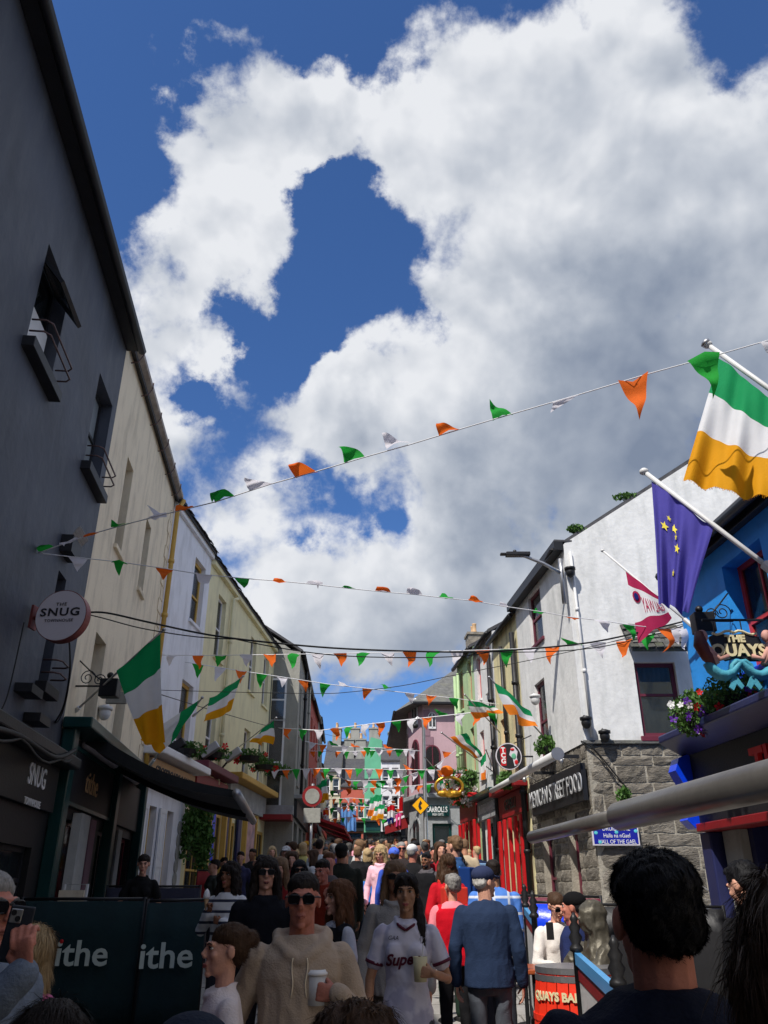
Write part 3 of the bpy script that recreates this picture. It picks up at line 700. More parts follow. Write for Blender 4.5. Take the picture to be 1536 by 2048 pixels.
print('side stones', stones(g, .35, SZ-.0, .02, g.w-.6, [], M_['stone'], 21, h=.3, wr=(.3,.95), y=.03, limit=240))
bevel(MB().box(-.02,g.w,-.05,-.002,SZ-.03,SZ+.04).build('string_course', M_['slategrey'], g.root), .01)
pipe(g, [(.12,-.05,EV-.2),(.16,-.05,SZ+.1)], M_['plastic_w'], .03, 'conduit')
# roof verge and growth
MB().prism([(-.30,EV-.1),(4.0,EV+slope*4.0+.12),(4.0,EV+slope*4.0+.02),(-.1,EV-.12)], .05, 4.3).build('roof', M_['slate'], g.root)
MB().box(0-.02,f.w+.02,-.22,-.02,EV-.14,EV+.06).build('gutter', M_['iron'], f.root)
bm_ = MB().box(-.02,f.w+.02,-.2,3.5,EV+.06,EV+.1); 
bm_.build('roof_edge', M_['slate'], f.root)
chimney(f, .4, 1.2, EV+.3, EV+1.0, .6, .8, 0, 'stone2')
# little slate hood over the side window
hood = thing('slate_hood', 'small mossy slate hood over the maroon sash window on the gable', 'canopy', (3.9+hw[0]-.15, 16.0, f.base+hw[3]+.14))
wd = hw[1]-hw[0]+.30
MB().prism([(-.52,0),(-.004,.62),(-.004,.55),(-.5,-.06)], 0, wd, M=Matrix(((0,1,0,0),(1,0,0,0),(0,0,1,0),(0,0,0,1)))).build('hood_board', M_['slatedk'], hood)
sl_ = MB().prism([(-.08,0),(.075,.01),(.075,.24),(-.075,.24)], -.024, .0).mesh('slate', M_['slatedk'])
ang = math.atan2(.62,.52)
for c in range(5):
    for i in range(int(wd/.165)+1):
        t_ = c*.2/1.0; x = i*.168+(c%2)*.08+.05
        if x > wd: continue
        y_ = -.54+c*.105; z_ = -.02+c*.125
        inst('slate', sl_, hood, (x, y_-.012-rnd.random()*.02, z_+.02), (-(R(90)-ang)-.12+rnd.uniform(-.08,.08), rnd.uniform(-.05,.05), rnd.uniform(-.05,.05)))
# ---- RIGHT 2..4
f2 = simple_house('aged_cream_house', 'streaky cream house with black downpipes beside the white corner house', (RX(22.9),22.9), (RX(20.2),20.2), 8.55, 'cream2', 2, wm='frame_r', shop='redd', fas='redd', gut=M_['iron'], ws=.6, shopw=1.0)
pipe(f2, [(2.62,-.12,6.9),(2.62,-.1,.3)], M_['iron'], .07); pipe(f2, [(1.3,-.1,6.9),(1.3,-.08,3.4)], M_['iron'], .05)
f3 = simple_house('pale_render_house', 'pale grey white house with red trimmed windows up the sunny row', (RX(25.6),25.6), (RX(22.9),22.9), 8.9, 'white2', 2, wm='frame_r', shop='wood_g', fas='stone2', gut=M_['iron'], ws=.55, shopw=1.0)
pipe(f3, [(2.6,-.12,6.9),(2.6,-.1,.3)], M_['iron'], .07)
f4 = simple_house('pale_green_house', 'pale green fronted house with red shopfront before the pink building', (RX(28.4),28.4), (RX(25.6),25.6), 9.2, 'green', 2, wm='frame_r', shop='red', fas='redd', gut=M_['iron'], ws=.55, shopw=1.0, rows=(3.9,6.1))
pipe(f4, [(.15,-.12,7.4),(.15,-.1,3.3)], M_['green'], .06); pipe(f4, [(.6,-.1,7.4),(.6,-.1,3.3)], M_['green'], .05)
for ff, txt, mm in ((f2,'GEMELLI','wood_g'),(f3,'BURRENWARE','let_s')): text('lettering', txt, .36, M_[mm], ff.root, (ff.w/2,-.13,2.78), sx=.85, ext=.01)
# red and black shop doors
for ff in (f2, f4):
    for k in range(5):
        x = .25+k*(ff.w-.5)/4; bevel(MB().box(x-.09,x+.09,-.2,-.13,.05,2.45).build('pilaster', M_['red'], ff.root), .01)
for k in range(4):
    x = .3+k*(f3.w-.6)/3; bevel(MB().box(x-.08,x+.08,-.2,-.13,.05,2.45).build('pilaster', M_['darktrim' if k % 2 else 'red'], f3.root), .01)
# projecting signboards on the row
# ---- RIGHT 5: pink corner building
gp = 35.0; x0 = at(845,1405,gp).x; f = Fac('pink_corner_building', 'dusty pink corner building with arched windows over a grey stone shopfront', 'building', (x0, gp), (4.6, gp+.2), base=gz(gp)-.05); PK = f
EV = at(860,1407,gp).z - f.base; GT = at(880,1590,gp).z - f.base; print('pink ev', EV, GT, f.w)
def arch_window(fac, u0, u1, z0, z1, fm='wood_w', y=0, n=8):
    cx, r = (u0+u1)/2, (u1-u0)/2; zc = z1-r
    out = [(u0,z0),(u1,z0)]+[(cx+r*math.cos(R(180*k/n)), zc+r*math.sin(R(180*k/n))) for k in range(n+1)]
    i_ = lambda s_: [(cx+(x-cx)*s_, zc+(z-zc)*(s_ if z > zc-.01 else (zc-z0-.1)/(zc-z0))) for x, z in out]
    o = bevel(MB().prism(out, y-.05, y-.002).build('window', M_[fm], fac.root), .01)
    MB().prism(i_(.82), y-.058, y-.051).build('pane', M_['glass'], o)
    MB().box(cx-.02,cx+.02,y-.07,y-.059,z0+.08,z1-.06).build('glazing_bar', M_[fm], o); return o
wall(f, GT, EV, [], M_['pink']); wall(f, 0, GT-.12, [(.3,1.1,.1,GT-1.1)], M_['stone2'], t=.3)
a = f.uv(857,1458); b_ = f.uv(871,1425)
arch_window(f, a[0], b_[0], a[1], b_[1]); 
a = f.uv(850,1568); b_ = f.uv(880,1490)
arch_window(f, a[0], b_[0], a[1], b_[1], 'wood_m')
b = MB().box(a[0]-.1,b_[0]+.1,-.3,-.07,a[1]-.15,a[1]); b.build('balcony_sill', M_['stone2'], f.root)
bevel(MB().box(-.05,f.w,-.25,-.002,GT-.12,GT+.06).build('cornice', M_['stone2'], f.root), .03)
quoins(f, 1.35, GT+.1, EV-.2, 1, M_['pink'], .38); quoins(f, .02, GT+.1, EV-.2, 1, M_['pinktrim'], .38)
sg = f.uv(853,1632,.1); sh = f.uv(893,1611,.1)
sb = board(f, sg[0], sh[0]+.1, sg[1], sh[1], -.003, 'wood_g', th=.1)
text('lettering', 'CARROLLS', .30, M_['let_w'], sb, ((sg[0]+sh[0])/2+.0,-.11,(sg[1]+sh[1])/2+.04), sx=.62, ext=.01, off=.006)
text('lettering', 'IRISH GIFTS', .13, M_['let_w'], sb, ((sg[0]+sh[0])/2+.05,-.11,(sg[1]+sh[1])/2-.15), sx=.7, ext=.01)
window(f, (.3,1.1,.1,GT-1.1), 'wood_g', depth=.1, fr=.1, rails=(.7,))
for u_ in (1.3,): arch_window(f, u_, u_+.7, .2, GT-1.0, 'stone2')
pt = Fac(None,'','',(1.15,37.2),(x0,gp), base=f.base)
XF = {}
def sub_fac(fac, p0, p1):
    """a second face of the same building: its meshes are built in the first face's space"""
    g = Fac(None, '', '', p0, p1, base=fac.base); e = bpy.data.objects.new('facet', None); C.objects.link(e); e.parent = fac.root
    M0 = Matrix.Translation(fac.root.location) @ Matrix.Rotation(fac.root.rotation_euler.z, 4, 'Z')
    M1 = Matrix.Translation((p0[0],p0[1],fac.base)) @ Matrix.Rotation(math.atan2(p1[1]-p0[1],p1[0]-p0[0]), 4, 'Z')
    g.root = e; XF[e.name] = M0.inverted() @ M1; return g
def flatten(fac):
    """move what stands under helper empties straight under the building"""
    for e in [c for c in fac.root.children if c.type == 'EMPTY']:
        for c in list(e.children):
            c.parent = fac.root; l, r_, s_ = (XF[e.name] @ c.matrix_basis).decompose()
            c.location = l; c.rotation_mode = 'XYZ'; c.rotation_euler = r_.to_euler()
        bpy.data.objects.remove(e)
g = sub_fac(f, (1.1,36.8), (x0,gp)); wall(g, GT, EV, [], M_['pink'], t=.2); wall(g, 0, GT-.12, [], M_['stone2'], t=.2)
arch_window(g, .6, 1.3, GT+3.0, GT+4.2); arch_window(g, .5, 1.4, GT+.4, GT+2.4, 'wood_m'); arch_window(g, .5, 1.4, .3, GT-.8, 'stone2')
bevel(MB().box(0,g.w,-.25,-.002,GT-.12,GT+.06).build('cornice', M_['stone2'], g.root), .03)
g = sub_fac(f, (1.35,47.0), (1.1,36.8)); wall(g, GT, EV, [], M_['pink'], t=.2); wall(g, 0, GT-.12, [], M_['stone2'], t=.2)
for k in range(4): arch_window(g, 1+k*2.4, 1.8+k*2.4, GT+3.0, GT+4.2); arch_window(g, .9+k*2.4, 1.9+k*2.4, GT+.4, GT+2.4, 'wood_m'); arch_window(g, .9+k*2.4, 2.0+k*2.4, .2, GT-.9, 'stone2')
bevel(MB().box(0,g.w,-.25,-.002,GT-.12,GT+.06).build('cornice', M_['stone2'], g.root), .03)
flatten(f)
# hipped roof over the pink building (local space of front: x right, y back)
e_ = .35; A = [(-.1-e_,-e_),(f.w,-e_),(f.w,12),(-.35-e_,12),(-.75-e_,1.6)]
rd = [(2.6,3.0),(f.w,3.0),(f.w,12),(2.4,12),(2.4,3.4)]
b = MB(); zb, zt = EV-.05, EV+2.7
for k in range(5):
    k2 = (k+1)%5; b.quad((*A[k],zb),(*A[k2],zb),(*rd[k2],zt),(*rd[k],zt))
b.poly([(*p,zb) for p in A][::-1]); b.poly([(*p,zt) for p in rd]); b.build('roof', M_['slategrey'], f.root)
b = MB()
for k in range(4):
    k2 = (k+1)%5; b.tube([(*A[k],zb),(*A[k2],zb)], .07, 6)
b.build('gutter', M_['iron'], f.root)
chimney(f, 3.0, 3.2, EV+1.8, EV+4.0, .7, .9, 2, 'stone')
# ---- the far end of the street
simple_house('beige_end_house', 'beige end house closing the street beside the red one', (at(645,1560,66).x,66), (at(681,1560,66).x,66), at(660,1543,66).z, 'beige', 2, base=gz(66)-.1, ws=.5, hs=1.2, rows=(3.4,5.2), ridge=2.4)
simple_house('red_end_house', 'tomato red end house hung with a blue flag at the far bend', (at(681,1560,66).x,66.1), (at(731,1560,66).x,66.1), at(700,1572,66).z, 'redwall', 3, base=gz(66)-.1, ws=.5, hs=1.2, rows=(3.4,5.0), ridge=3.0, chim=2)
mt = simple_house('mint_green_house', 'mint green gabled house at the far bend', (at(729,1560,62).x,62), (at(764,1560,62).x,62), at(745,1560,62).z, 'mint', 2, base=gz(62)-.1, ws=.5, hs=1.2, rows=(3.4,5.2), ridge=.5, fas='wood_g', chim=0)
MB().prism([(0,0),(mt.w,0),(mt.w,2.9),(mt.w*.35,3.1),(0,1.6)], .0, .3, M=Matrix.Translation((0,-.002,at(745,1560,62).z-gz(62)+.1))).build('gable', M_['mint'], mt.root)
simple_house('white_end_house', 'narrow white rendered house between mint green and pink buildings', (at(762,1560,56).x,56), (at(800,1560,56).x,56), at(775,1522,56).z, 'white', 2, base=gz(56)-.1, ws=.45, hs=1.2, rows=(3.4,5.2), ridge=1.2)
hr = simple_house('dark_roofed_hall', 'tall hall with a big dark slate roof behind the end houses', (at(648,1560,74).x,74), (at(765,1560,74).x,74), at(700,1545,74).z, 'grey', 3, base=gz(74)-.1, rows=(), ridge=3.2, depth=7, chim=3)
# chimney stacks standing over the end of the street
ck = simple_house('chimneyed_hall', 'grey hall with a row of chimney stacks beyond the white end house', (at(735,1500,80).x,80), (at(835,1500,80).x,80), at(780,1497,80).z, 'slategrey', 3, base=gz(80)-.1, rows=(), ridge=.8, depth=6, chim=3)
simple_house('grey_row_house', 'grey row house hidden behind the pink building', (1.5,56), (1.35,47), 10.5, 'grey', 3)
# ---- RIGHT 0: blue pub at the near right
f = Fac('blue_pub', 'bright blue pub with red framed windows and navy fascia at the near corner', 'pub', (RX(11.5)+.1, 11.5), (RX(3.0), 3.0), base=gz(4)); Q0 = f
EV = at(1376,1130,11.5).z - f.base; print('pub EV', EV, 'w', f.w, [f.uv(*p) for p in ((1440,1130),(1505,1320),(1400,1480),(1536,1430))])
a = f.uv(1443,1135); c_ = f.uv(1512,1300)
h1 = (a[0], a[0]+1.0, c_[1]-.2, a[1]); H = [h1, (h1[0]+2.2,h1[1]+2.2,h1[2],h1[3]), (h1[0]+4.4,h1[1]+4.4,h1[2],h1[3])]
print('pub win', h1)
SF = f.uv(1400,1480,.35)[1]; print('SF', SF)
wall(f, SF, EV, H, M_['blue'], t=.4)
for h in H: window(f, h, 'frame_r', depth=.22, fr=.07, rails=(.45,), mull=(.5,), sill='blueg', silld=.05)
shell(f, EV, 6, M_['blue'], M_['slate'], EV+2.6, ov=.22, gut=M_['iron'])
bevel(MB().box(0,f.w,-.12,-.002,EV-.3,EV-.05).build('eaves_board', M_['darktrim'], f.root), .01)
wall(f, 0, SF, [(.9,2.3,.2,2.6),(3.0,4.2,.1,2.6),(5,7.5,.4,2.6)], M_['blued'], t=.3)
for h in ((.9,2.3,.2,2.6),(3.0,4.2,.1,2.6),(5,7.5,.4,2.6)): window(f, h, 'blued', depth=.12, fr=.1, rails=(.7,), mull=(.5,))
f0, f1 = f.uv(1450,1570,.35)[1], f.uv(1450,1475,.35)[1]; print('fascia', f0, f1)
fb = bevel(MB().box(.15,f.w,-.30,-.003,SF-1.0,SF-.12).build('fascia', M_['blackwall'], f.root), .01)
bevel(MB().prism([(-.62,.16),(-.62,.06),(-.3,-.12),(-.003,-.12),(-.003,.22)], -.05, f.w, M=Matrix.Translation((0,0,SF)) @ Matrix(((0,1,0,0),(1,0,0,0),(0,0,1,0),(0,0,0,1)))).build('cornice', M_['blued'], f.root), .02)
bevel(MB().box(.15,f.w,-.36,-.003,SF-1.1,SF-1.0).build('lower_moulding', M_['redd'], f.root), .01)
tp = f.uv(1515,1505,.35); text('lettering', 'THE QUAYS', .62, M_['red'], fb, (tp[0]+1.15,-.33,SF-.55), sx=.8, ext=.03, off=.012)
b = MB()                                                 # scrolled console bracket
pts = [(-.31,SF-.1),(-.45,SF-.16),(-.52,SF-.32),(-.44,SF-.48),(-.36,SF-.6),(-.38,SF-.8),(-.46,SF-.95),(-.36,SF-1.05),(-.01,SF-1.05),(-.01,SF-.1)]
MX = Matrix(((0,1,0,0),(1,0,0,0),(0,0,1,0),(0,0,0,1)))
b.prism(pts, -.1, .14, M=MX)
b.tube([(-.12+.0,-.33+.13*(1-t_/22)*math.cos(t_*.7),SF-.3+.13*(1-t_/22)*math.sin(t_*.7)) for t_ in range(20)], .02, 6)
bevel(b.build('console_bracket', M_['blueg'], f.root), .015)
bevel(MB().box(.0,.28,-.26,-.003,0,SF-1.1).build('pilaster', M_['blued'], f.root), .02)
bevel(MB().box(.35,.8,-.12,-.003,0,SF-1.1).build('door_panel', M_['grey'], f.root), .01)
# ------------------------------------------------------------------ flags, bunting, cables
def cloth_mat(name, col, tr=.35): return mat(name, col, .8, .05, 6, .12, 40, trans=tr, spec=.2)
K = dict(g=cloth_mat('green flag cloth', (.01,.30,.10)), w=cloth_mat('white flag cloth', (.78,.78,.80)), o=cloth_mat('orange flag cloth', srgb(238,134,40)), y=cloth_mat('golden flag cloth', srgb(226,158,24)),
         b=cloth_mat('violet blue flag cloth', srgb(84,78,168)), m=cloth_mat('maroon flag cloth', srgb(172,40,84)), r=cloth_mat('red flag cloth', srgb(205,25,35)), n=cloth_mat('navy flag cloth', srgb(30,40,120)), s=cloth_mat('sky blue flag cloth', srgb(110,160,220)), k=cloth_mat('pink flag cloth', srgb(240,90,160)),
         pg=cloth_mat('green pennant', srgb(40,160,60), .45), pw=cloth_mat('white pennant', (.72,.70,.76), .45), po=cloth_mat('orange pennant', srgb(236,112,40), .45))
def clothpt(A, B, Cc, D, u, v, amp, ph, nrm, fold=2.2):
    p = (A*(1-u)+B*u)*(1-v) + (D*(1-u)+Cc*u)*v
    w = amp*(.25+.75*v)*(math.sin(u*fold*math.pi*2+ph+v*1.8)+.45*math.sin(u*fold*3.7*math.pi+ph*2-v*3))
    return p + nrm*w + (D-A).normalized()*(.25*amp*math.sin(u*9+ph))
def flag(label, px, Y, stripes, pole, ends='ball', group='flags flying from the house fronts', amp=.06, nu=30, nv=24, ph=0.0, r=.016, name='flag', fold=2.2, polem='metal', cat='flag', sag=0.0, bounds=None):
    """px: cloth corners A (pole tip end), B (further down the pole), C below B, D below A; Y: their distances; pole: (px, py, Y) base and tip"""
    P = [at(*p, y) for p, y in zip(px, Y)]; A, B, Cc, D = P
    pb, pt_ = at(*pole[0]), at(*pole[1])
    t = thing(name, label, cat, pb, 0, group); o = pb
    nrm = (B-A).cross(D-A).normalized()
    b = MB(); n = len(stripes)
    g = [[clothpt(A,B,Cc,D,i/nu,j/nv,amp,ph,nrm,fold)-o+Vector((0,0,-sag*math.sin(math.pi*i/nu)*(j/nv))) for j in range(nv+1)] for i in range(nu+1)]
    b.v = [tuple(p) for row in g for p in row]
    bd = bounds or [(k+1)/n for k in range(n)]
    for i in range(nu):
        for j in range(nv):
            a = i*(nv+1)+j; b.f.append((a,a+nv+1,a+nv+2,a+1)); q = (j+.5)/nv
            b.m.append(next(k for k in range(n) if q <= bd[k]+1e-6 or k == n-1))
    cl = b.build('cloth', [K[s_] for s_ in stripes], t, smooth=True)
    d = pt_-pb; MB().tube([(0,0,0), d*.5, d], r, 8).ell(d*1.005, (r*2,r*2,r*1.6), 10, 6).build('pole', M_[polem], t, smooth=True)
    bd_ = d.normalized(); MB().tube([(0,0,0), bd_*.22], r*2, 8).build('pole_socket', M_['plastic_w'], t)
    return t, (A,B,Cc,D,amp,ph,nrm,fold,o), cl
def on_cloth(me, q, u0, u1, v0, v1, flip=False, off=.012):
    """wrap a flat mesh onto a flag cloth"""
    A,B,Cc,D,amp,ph,nrm,fold,o = q
    xs = [v.co.x for v in me.vertices]; ys = [v.co.y for v in me.vertices]
    x0, x1, y0, y1 = min(xs), max(xs), min(ys), max(ys)
    cd = Vector((0,0,CAMZ))-(A+Cc)/2; sg = 1 if nrm.dot(cd) > 0 else -1
    for v in me.vertices:
        s = (v.co.x-x0)/(x1-x0); t = (v.co.y-y0)/(y1-y0)
        if flip: s = 1-s
        v.co = clothpt(A,B,Cc,D,u0+(u1-u0)*s,v0+(v1-v0)*t,amp,ph,nrm,fold)-o+nrm*sg*off
    return me
g1 = 'Irish tricolour flags on the shaded left fronts'; g2 = 'Irish tricolour flags on the sunny right fronts'
flag('large Irish tricolour hanging in front of the cream house', [(323,1264),(234,1343),(285,1490),(330,1482)], (10.9,11.2,11.3,11.0), 'gwy', [(140,1432,11.9),(327,1260,10.85)], group=g1, amp=.07, ph=1, fold=1.2)
flag('Irish tricolour blown sideways, its green half raised beside the yellow drainpipe', [(402,1398),(350,1478),(318,1507),(283,1477)], (14.6,14.9,15,14.8), 'gwy', [(300,1530,16.5),(404,1396,14.5)], group=g1, amp=.08, ph=2, fold=1.1)
flag('Irish tricolour flying upright on its pole before the white house', [(484,1355),(420,1396),(412,1447),(466,1416)], (18.2,18.8,18.8,18.3), 'gwy', [(386,1432,20.2),(486,1353,18.1)], group=g1, amp=.10, ph=.5, fold=1)
flag('Irish tricolour bunched up at the end of a pole on the yellow house', [(548,1440),(520,1462),(508,1488),(536,1488)], (22.5,23,23,22.6), 'gwy', [(450,1516,26),(552,1436,22.3)], group=g1, amp=.16, ph=3, fold=1.4)
flag('Irish tricolour above the round no entry sign', [(655,1555),(633,1572),(640,1607),(656,1598)], (31,31.5,31.5,31), 'gwy', [(612,1590,33),(657,1553,30.9)], group=g1, amp=.10, ph=1)
flag('Irish tricolour curling off a pole on the white corner house', [(988,1362),(1062,1424),(1074,1458),(1016,1428)], (16.4,17,17,16.5), 'gwo', [(1103,1490,18.05),(979,1355,16.3)], group=g2, amp=.10, ph=2, fold=1.1)
flag('orange and green tricolour slanting over the red shopfront row', [(931,1466),(966,1512),(948,1512),(892,1471)], (21.5,22,22,21.4), 'gwo', [(996,1551,23.3),(884,1466,21)], group=g2, amp=.12, ph=4, fold=1)
flag('narrow drooping tricolour beside the black round sign', [(972,1505),(960,1520),(966,1560),(973,1556)], (21.8,22,22,21.8), 'gwo', [(990,1545,23.4),(972,1500,21.8)], group=g2, amp=.05, ph=0, fold=1)
flag('tricolour folded over on itself above the pale render house', [(938,1400),(990,1413),(1003,1424),(950,1436)], (21,22,22,21.5), 'gwo', [(1012,1478,23),(930,1390,20.8)], group=g2, amp=.12, ph=1, fold=1.2)
flag('small tricolour seen through the golden ring sign', [(884,1555),(878,1562),(886,1590),(894,1585)], (26,26,26,26), 'gwo', [(915,1590,27.5),(850,1515,25.5)], group=g2, amp=.06)
flag('far tricolour hanging over the crowd at the bend', [(765,1588),(742,1594),(738,1632),(758,1630)], (45,45.5,45.5,45), 'gwo', [(790,1570,46.5),(765,1585,45)], group=g2, amp=.15)
flag('lowest far tricolour over the crowd at the bend', [(770,1608),(752,1612),(745,1640),(768,1636)], (44,44.5,44.5,44), 'gwy', [(796,1590,45.5),(770,1606,44)], group=g2, amp=.15)
g3 = 'small banners at the far bend of the street'
for lab, st, c, Y in (('sky blue banner on the tomato red end house','s',(688,1618,14,38),58),('second sky blue banner, bellied out by the wind','s',(703,1622,18,40),57),('tall red banner by the white end house','r',(802,1595,8,34),44),('pink banner over the far awnings','k',(797,1628,14,24),43),('red white and navy banner by the far lamp post','rwn',(782,1612,16,34),43),('red banner with a white band left of the blue one','rw',(652,1618,12,24),52)):
    x, y, w, h = c
    flag(lab, [(x-w/2,y),(x+w/2,y-2),(x+w/2,y+h),(x-w/2,y+h)], (Y,)*4, st, [(x+w/2+1,y-4,Y+.3),(x-w/2,y-2,Y)], group=g3, amp=.15, r=.02, nu=10, nv=10)
t, q, cl = flag('big Irish tricolour with frayed gold hem flying over the blue pub', [(1438,716),(1560,812),(1553,1002),(1367,964)], (7.5,7.2,7.2,7.45), 'gwy', [(1640,850,7.0),(1416,690,7.55)], amp=.055, nu=70, nv=50, ph=2.6, r=.028, fold=2.3, polem='plastic_w', bounds=[.29,.61,1], group='flags on the blue pub')
MB().lathe([(.02,0),(.055,.02),(.06,.05),(.03,.07),(.012,.075)], 12).build('finial', M_['metal'], t, smooth=True, loc=at(1416,690,7.55)-at(1640,850,7.0), rot=(0,R(-40),0))
b = MB()                                                 # frayed threads on the hem
for k in range(90):
    u = k/90; p = clothpt(*q[:4], u, 1.0, *q[4:6], q[6], q[7])-q[8]; L_ = rnd.uniform(.004,.022)*(1.8 if u > .85 else 1)
    b.tube([p, p+Vector((rnd.uniform(-.02,.02),0,-L_))], .0025, 3)
b.build('frayed_hem', K['y'], t, kind='stuff')
t, q, cl = flag('violet blue European flag with gold stars hanging in folds by the blue pub', [(1302,958),(1428,1056),(1378,1228),(1317,1206)], (9.1,8.75,8.8,9.05), 'b', [(1560,1152,8.35),(1289,944,9.15)], amp=.075, nu=60, nv=40, ph=1.0, r=.03, fold=2.6, polem='plastic_w', group='flags on the blue pub')
sm = mat('gold star print', srgb(232,214,70), .7, 0, 4, 0)
for (u,v,s_) in ((.22,.34,.05),(.40,.30,.05),(.47,.36,.04),(.52,.47,.055),(.47,.70,.045),(.3,.25,.03)):
    star = MB().poly([((1 if k%2==0 else .42)*math.sin(k*math.pi/5), (1 if k%2==0 else .42)*math.cos(k*math.pi/5), 0) for k in range(10)]).mesh('star', sm)
    c0 = clothpt(*q[:4], u, v, *q[4:6], q[6], q[7])-q[8]; e1 = (clothpt(*q[:4], u+.03, v, *q[4:6], q[6], q[7])-q[8]-c0).normalized(); e2 = (clothpt(*q[:4], u, v-.03, *q[4:6], q[6], q[7])-q[8]-c0).normalized()
    nn = e1.cross(e2); sg = 1 if nn.dot(Vector((0,0,CAMZ))-q[0]) > 0 else -1
    for vv in star.vertices: vv.co = c0 + (e1*vv.co.x + e2*vv.co.y)*s_*1.3 + nn*sg*.02
    inst('star', star, t)
t, q, cl = flag('maroon and white county flag with mirrored lettering beside the European flag', [(1251,1142),(1316,1192),(1344,1236),(1276,1286)], (11.4,11.1,11.1,11.3), 'mwm', [(1392,1258,10.9),(1206,1102,11.7)], amp=.03, nu=36, nv=36, ph=.4, r=.016, fold=1.1, polem='plastic_w', bounds=[.20,.72,1], group='flags on the blue pub')
me = text_mesh('GALWAY', 1, ext=.0, off=.01); me.materials.append(K['m']); inst('lettering', on_cloth(me, q, .36, .97, .64, .34, flip=True), t)
cm = MB().prism([(math.cos(R(30*k)), math.sin(R(30*k))) for k in range(12)], -.01, .01).mesh('crest', K['m'])
for v in cm.vertices: v.co = Vector((v.co.x, v.co.z, v.co.y))
inst('crest', on_cloth(cm, q, .08, .36, .24, .44), t)
cm2 = MB().prism([(math.cos(R(30*k)), math.sin(R(30*k))) for k in range(12)], -.01, .01).mesh('crest', K['n'])
for v in cm2.vertices: v.co = Vector((v.co.x, v.co.z, v.co.y))
inst('crest_field', on_cloth(cm2, q, .14, .30, .28, .40, off=.03), t)
# -- bunting
def pennant(parent, o, P, Q, tip, m, curl=.0, n=7):
    P, Q, tip = Vector(P), Vector(Q), Vector(tip); mid = (P+Q)/2; ax = (Q-P).normalized(); d = tip-mid; nr = ax.cross(d).normalized()
    b = MB(); g = []
    for j in range(n+1):
        t = j/n; w = 1-t
        c = mid.lerp(tip, t) + nr*(curl*math.sin(t*math.pi)*d.length) + nr*(.10*d.length*math.sin(t*8+mid.x*9))+ax*(.05*d.length*math.sin(t*6+mid.y*7)*t)
        row = [c+(P-mid)*w, c+nr*(.22*d.length*w*math.sin(t*5+mid.x*5+1)), c+(Q-mid)*w]
        if j == n: row = [c, c, c]
        g.append(row)
    for j in range(n):
        for i in range(2): b.quad(g[j][i]-o, g[j+1][i]-o, g[j+1][i+1]-o, g[j][i+1]-o)
    bm = bmesh.new(); me = b.mesh('pennant', m, True); bm.from_mesh(me); bmesh.ops.remove_doubles(bm, verts=bm.verts, dist=1e-4); bm.to_mesh(me); bm.free(); me.shade_smooth()
    return inst('pennant', me, parent)
def interp(pts, x):
    for a, c in zip(pts, pts[1:]):
        if a[0] <= x <= c[0]: t = (x-a[0])/(c[0]-a[0]); return a[1]+(c[1]-a[1])*t
    return pts[-1][1]
def bunting(label, pts, Y0, Y1, pens=None, pitch=None, size=(.22,.28), wind=0.0, r=.006, start=0, seed=1, skip=0):
    """pts: (px, py) left to right along the cord; pens: (px0, px1, tip px, tip py, colour)"""
    xs = [p[0] for p in pts]; L_ = xs[-1]-xs[0]
    Yf = lambda x: 1/((1/Y0)*(1-(x-xs[0])/L_)+(1/Y1)*((x-xs[0])/L_))      # straight in plan
    sm_ = []; 
    for a, c in zip(pts, pts[1:]):
        for k in range(4): t = k/4; sm_.append((a[0]+(c[0]-a[0])*t, a[1]+(c[1]-a[1])*t))
    sm_.append(pts[-1]); P = [at(x, y, Yf(x)) for x, y in sm_]; o = P[0]
    t = thing('bunting', label, 'bunting', o, 0, 'strings of tricolour bunting across the street')
    MB().tube([p-o for p in P], r, 5).build('cord', M_['cord'], t, smooth=True)
    rr = random.Random(seed)
    if pens:
        for a, c, tx, ty, col in pens:
            m = (a+c)/2; Y = Yf(m)
            pennant(t, o, at(a, interp(pts,a), Yf(a)), at(c, interp(pts,c), Yf(c)), at(tx, ty, Y-rr.uniform(-.1,.15)), K['p'+col], rr.uniform(-.6,.6), 10)
    else:
        x = xs[0]+pitch*.6; k = start
        while x < xs[-1]-pitch*.3:
            Y = Yf(x); s = Y/1600.0; w = size[0]/s/2*.95; A = at(x-w, interp(pts,x-w), Yf(x-w)); B = at(x+w, interp(pts,x+w), Yf(x+w)); mid = (A+B)/2
            wd = rr.uniform(-.35,.35)+wind; tip = mid + Vector((math.sin(wd)*size[1]*.8, rr.uniform(-.25,.25)*size[1], -math.cos(wd)*size[1]*rr.uniform(.75,1)))
            if rr.random() < .12: tip = mid+Vector((-.6*size[1], .1, .5*size[1]))
            pennant(t, o, A, B, tip, K['p'+'gwo'[k%3]], rr.uniform(-.2,.2), 4); k += 1; x += pitch*rr.uniform(.94,1.06)
    return t
bunting('longest bunting string rising from the charcoal house over the sky to the big tricolour', [(76,1106),(120,1090),(190,1066),(262,1046),(335,1027),(430,1004),(545,967),(632,943),(730,914),(820,889),(918,859),(1020,829),(1155,790),(1295,748),(1437,709),(1560,674)], 9.0, 6.6,
    [(78,108,70,1108,'g'),(120,158,130,1094,'w'),(165,205,170,1072,'o'),(228,262,222,1040,'g'),(298,335,293,1010,'w'),(350,388,352,1012,'o'),(430,470,424,1008,'g'),(500,545,490,955,'w'),(590,634,581,928,'o'),(688,730,676,896,'g'),(775,822,762,866,'w'),(878,920,870,845,'o'),(985,1026,978,800,'g'),(1105,1158,1102,825,'w'),(1236,1296,1284,838,'o'),(1373,1438,1426,799,'g'),(1518,1575,1560,730,'w')], r=.007)
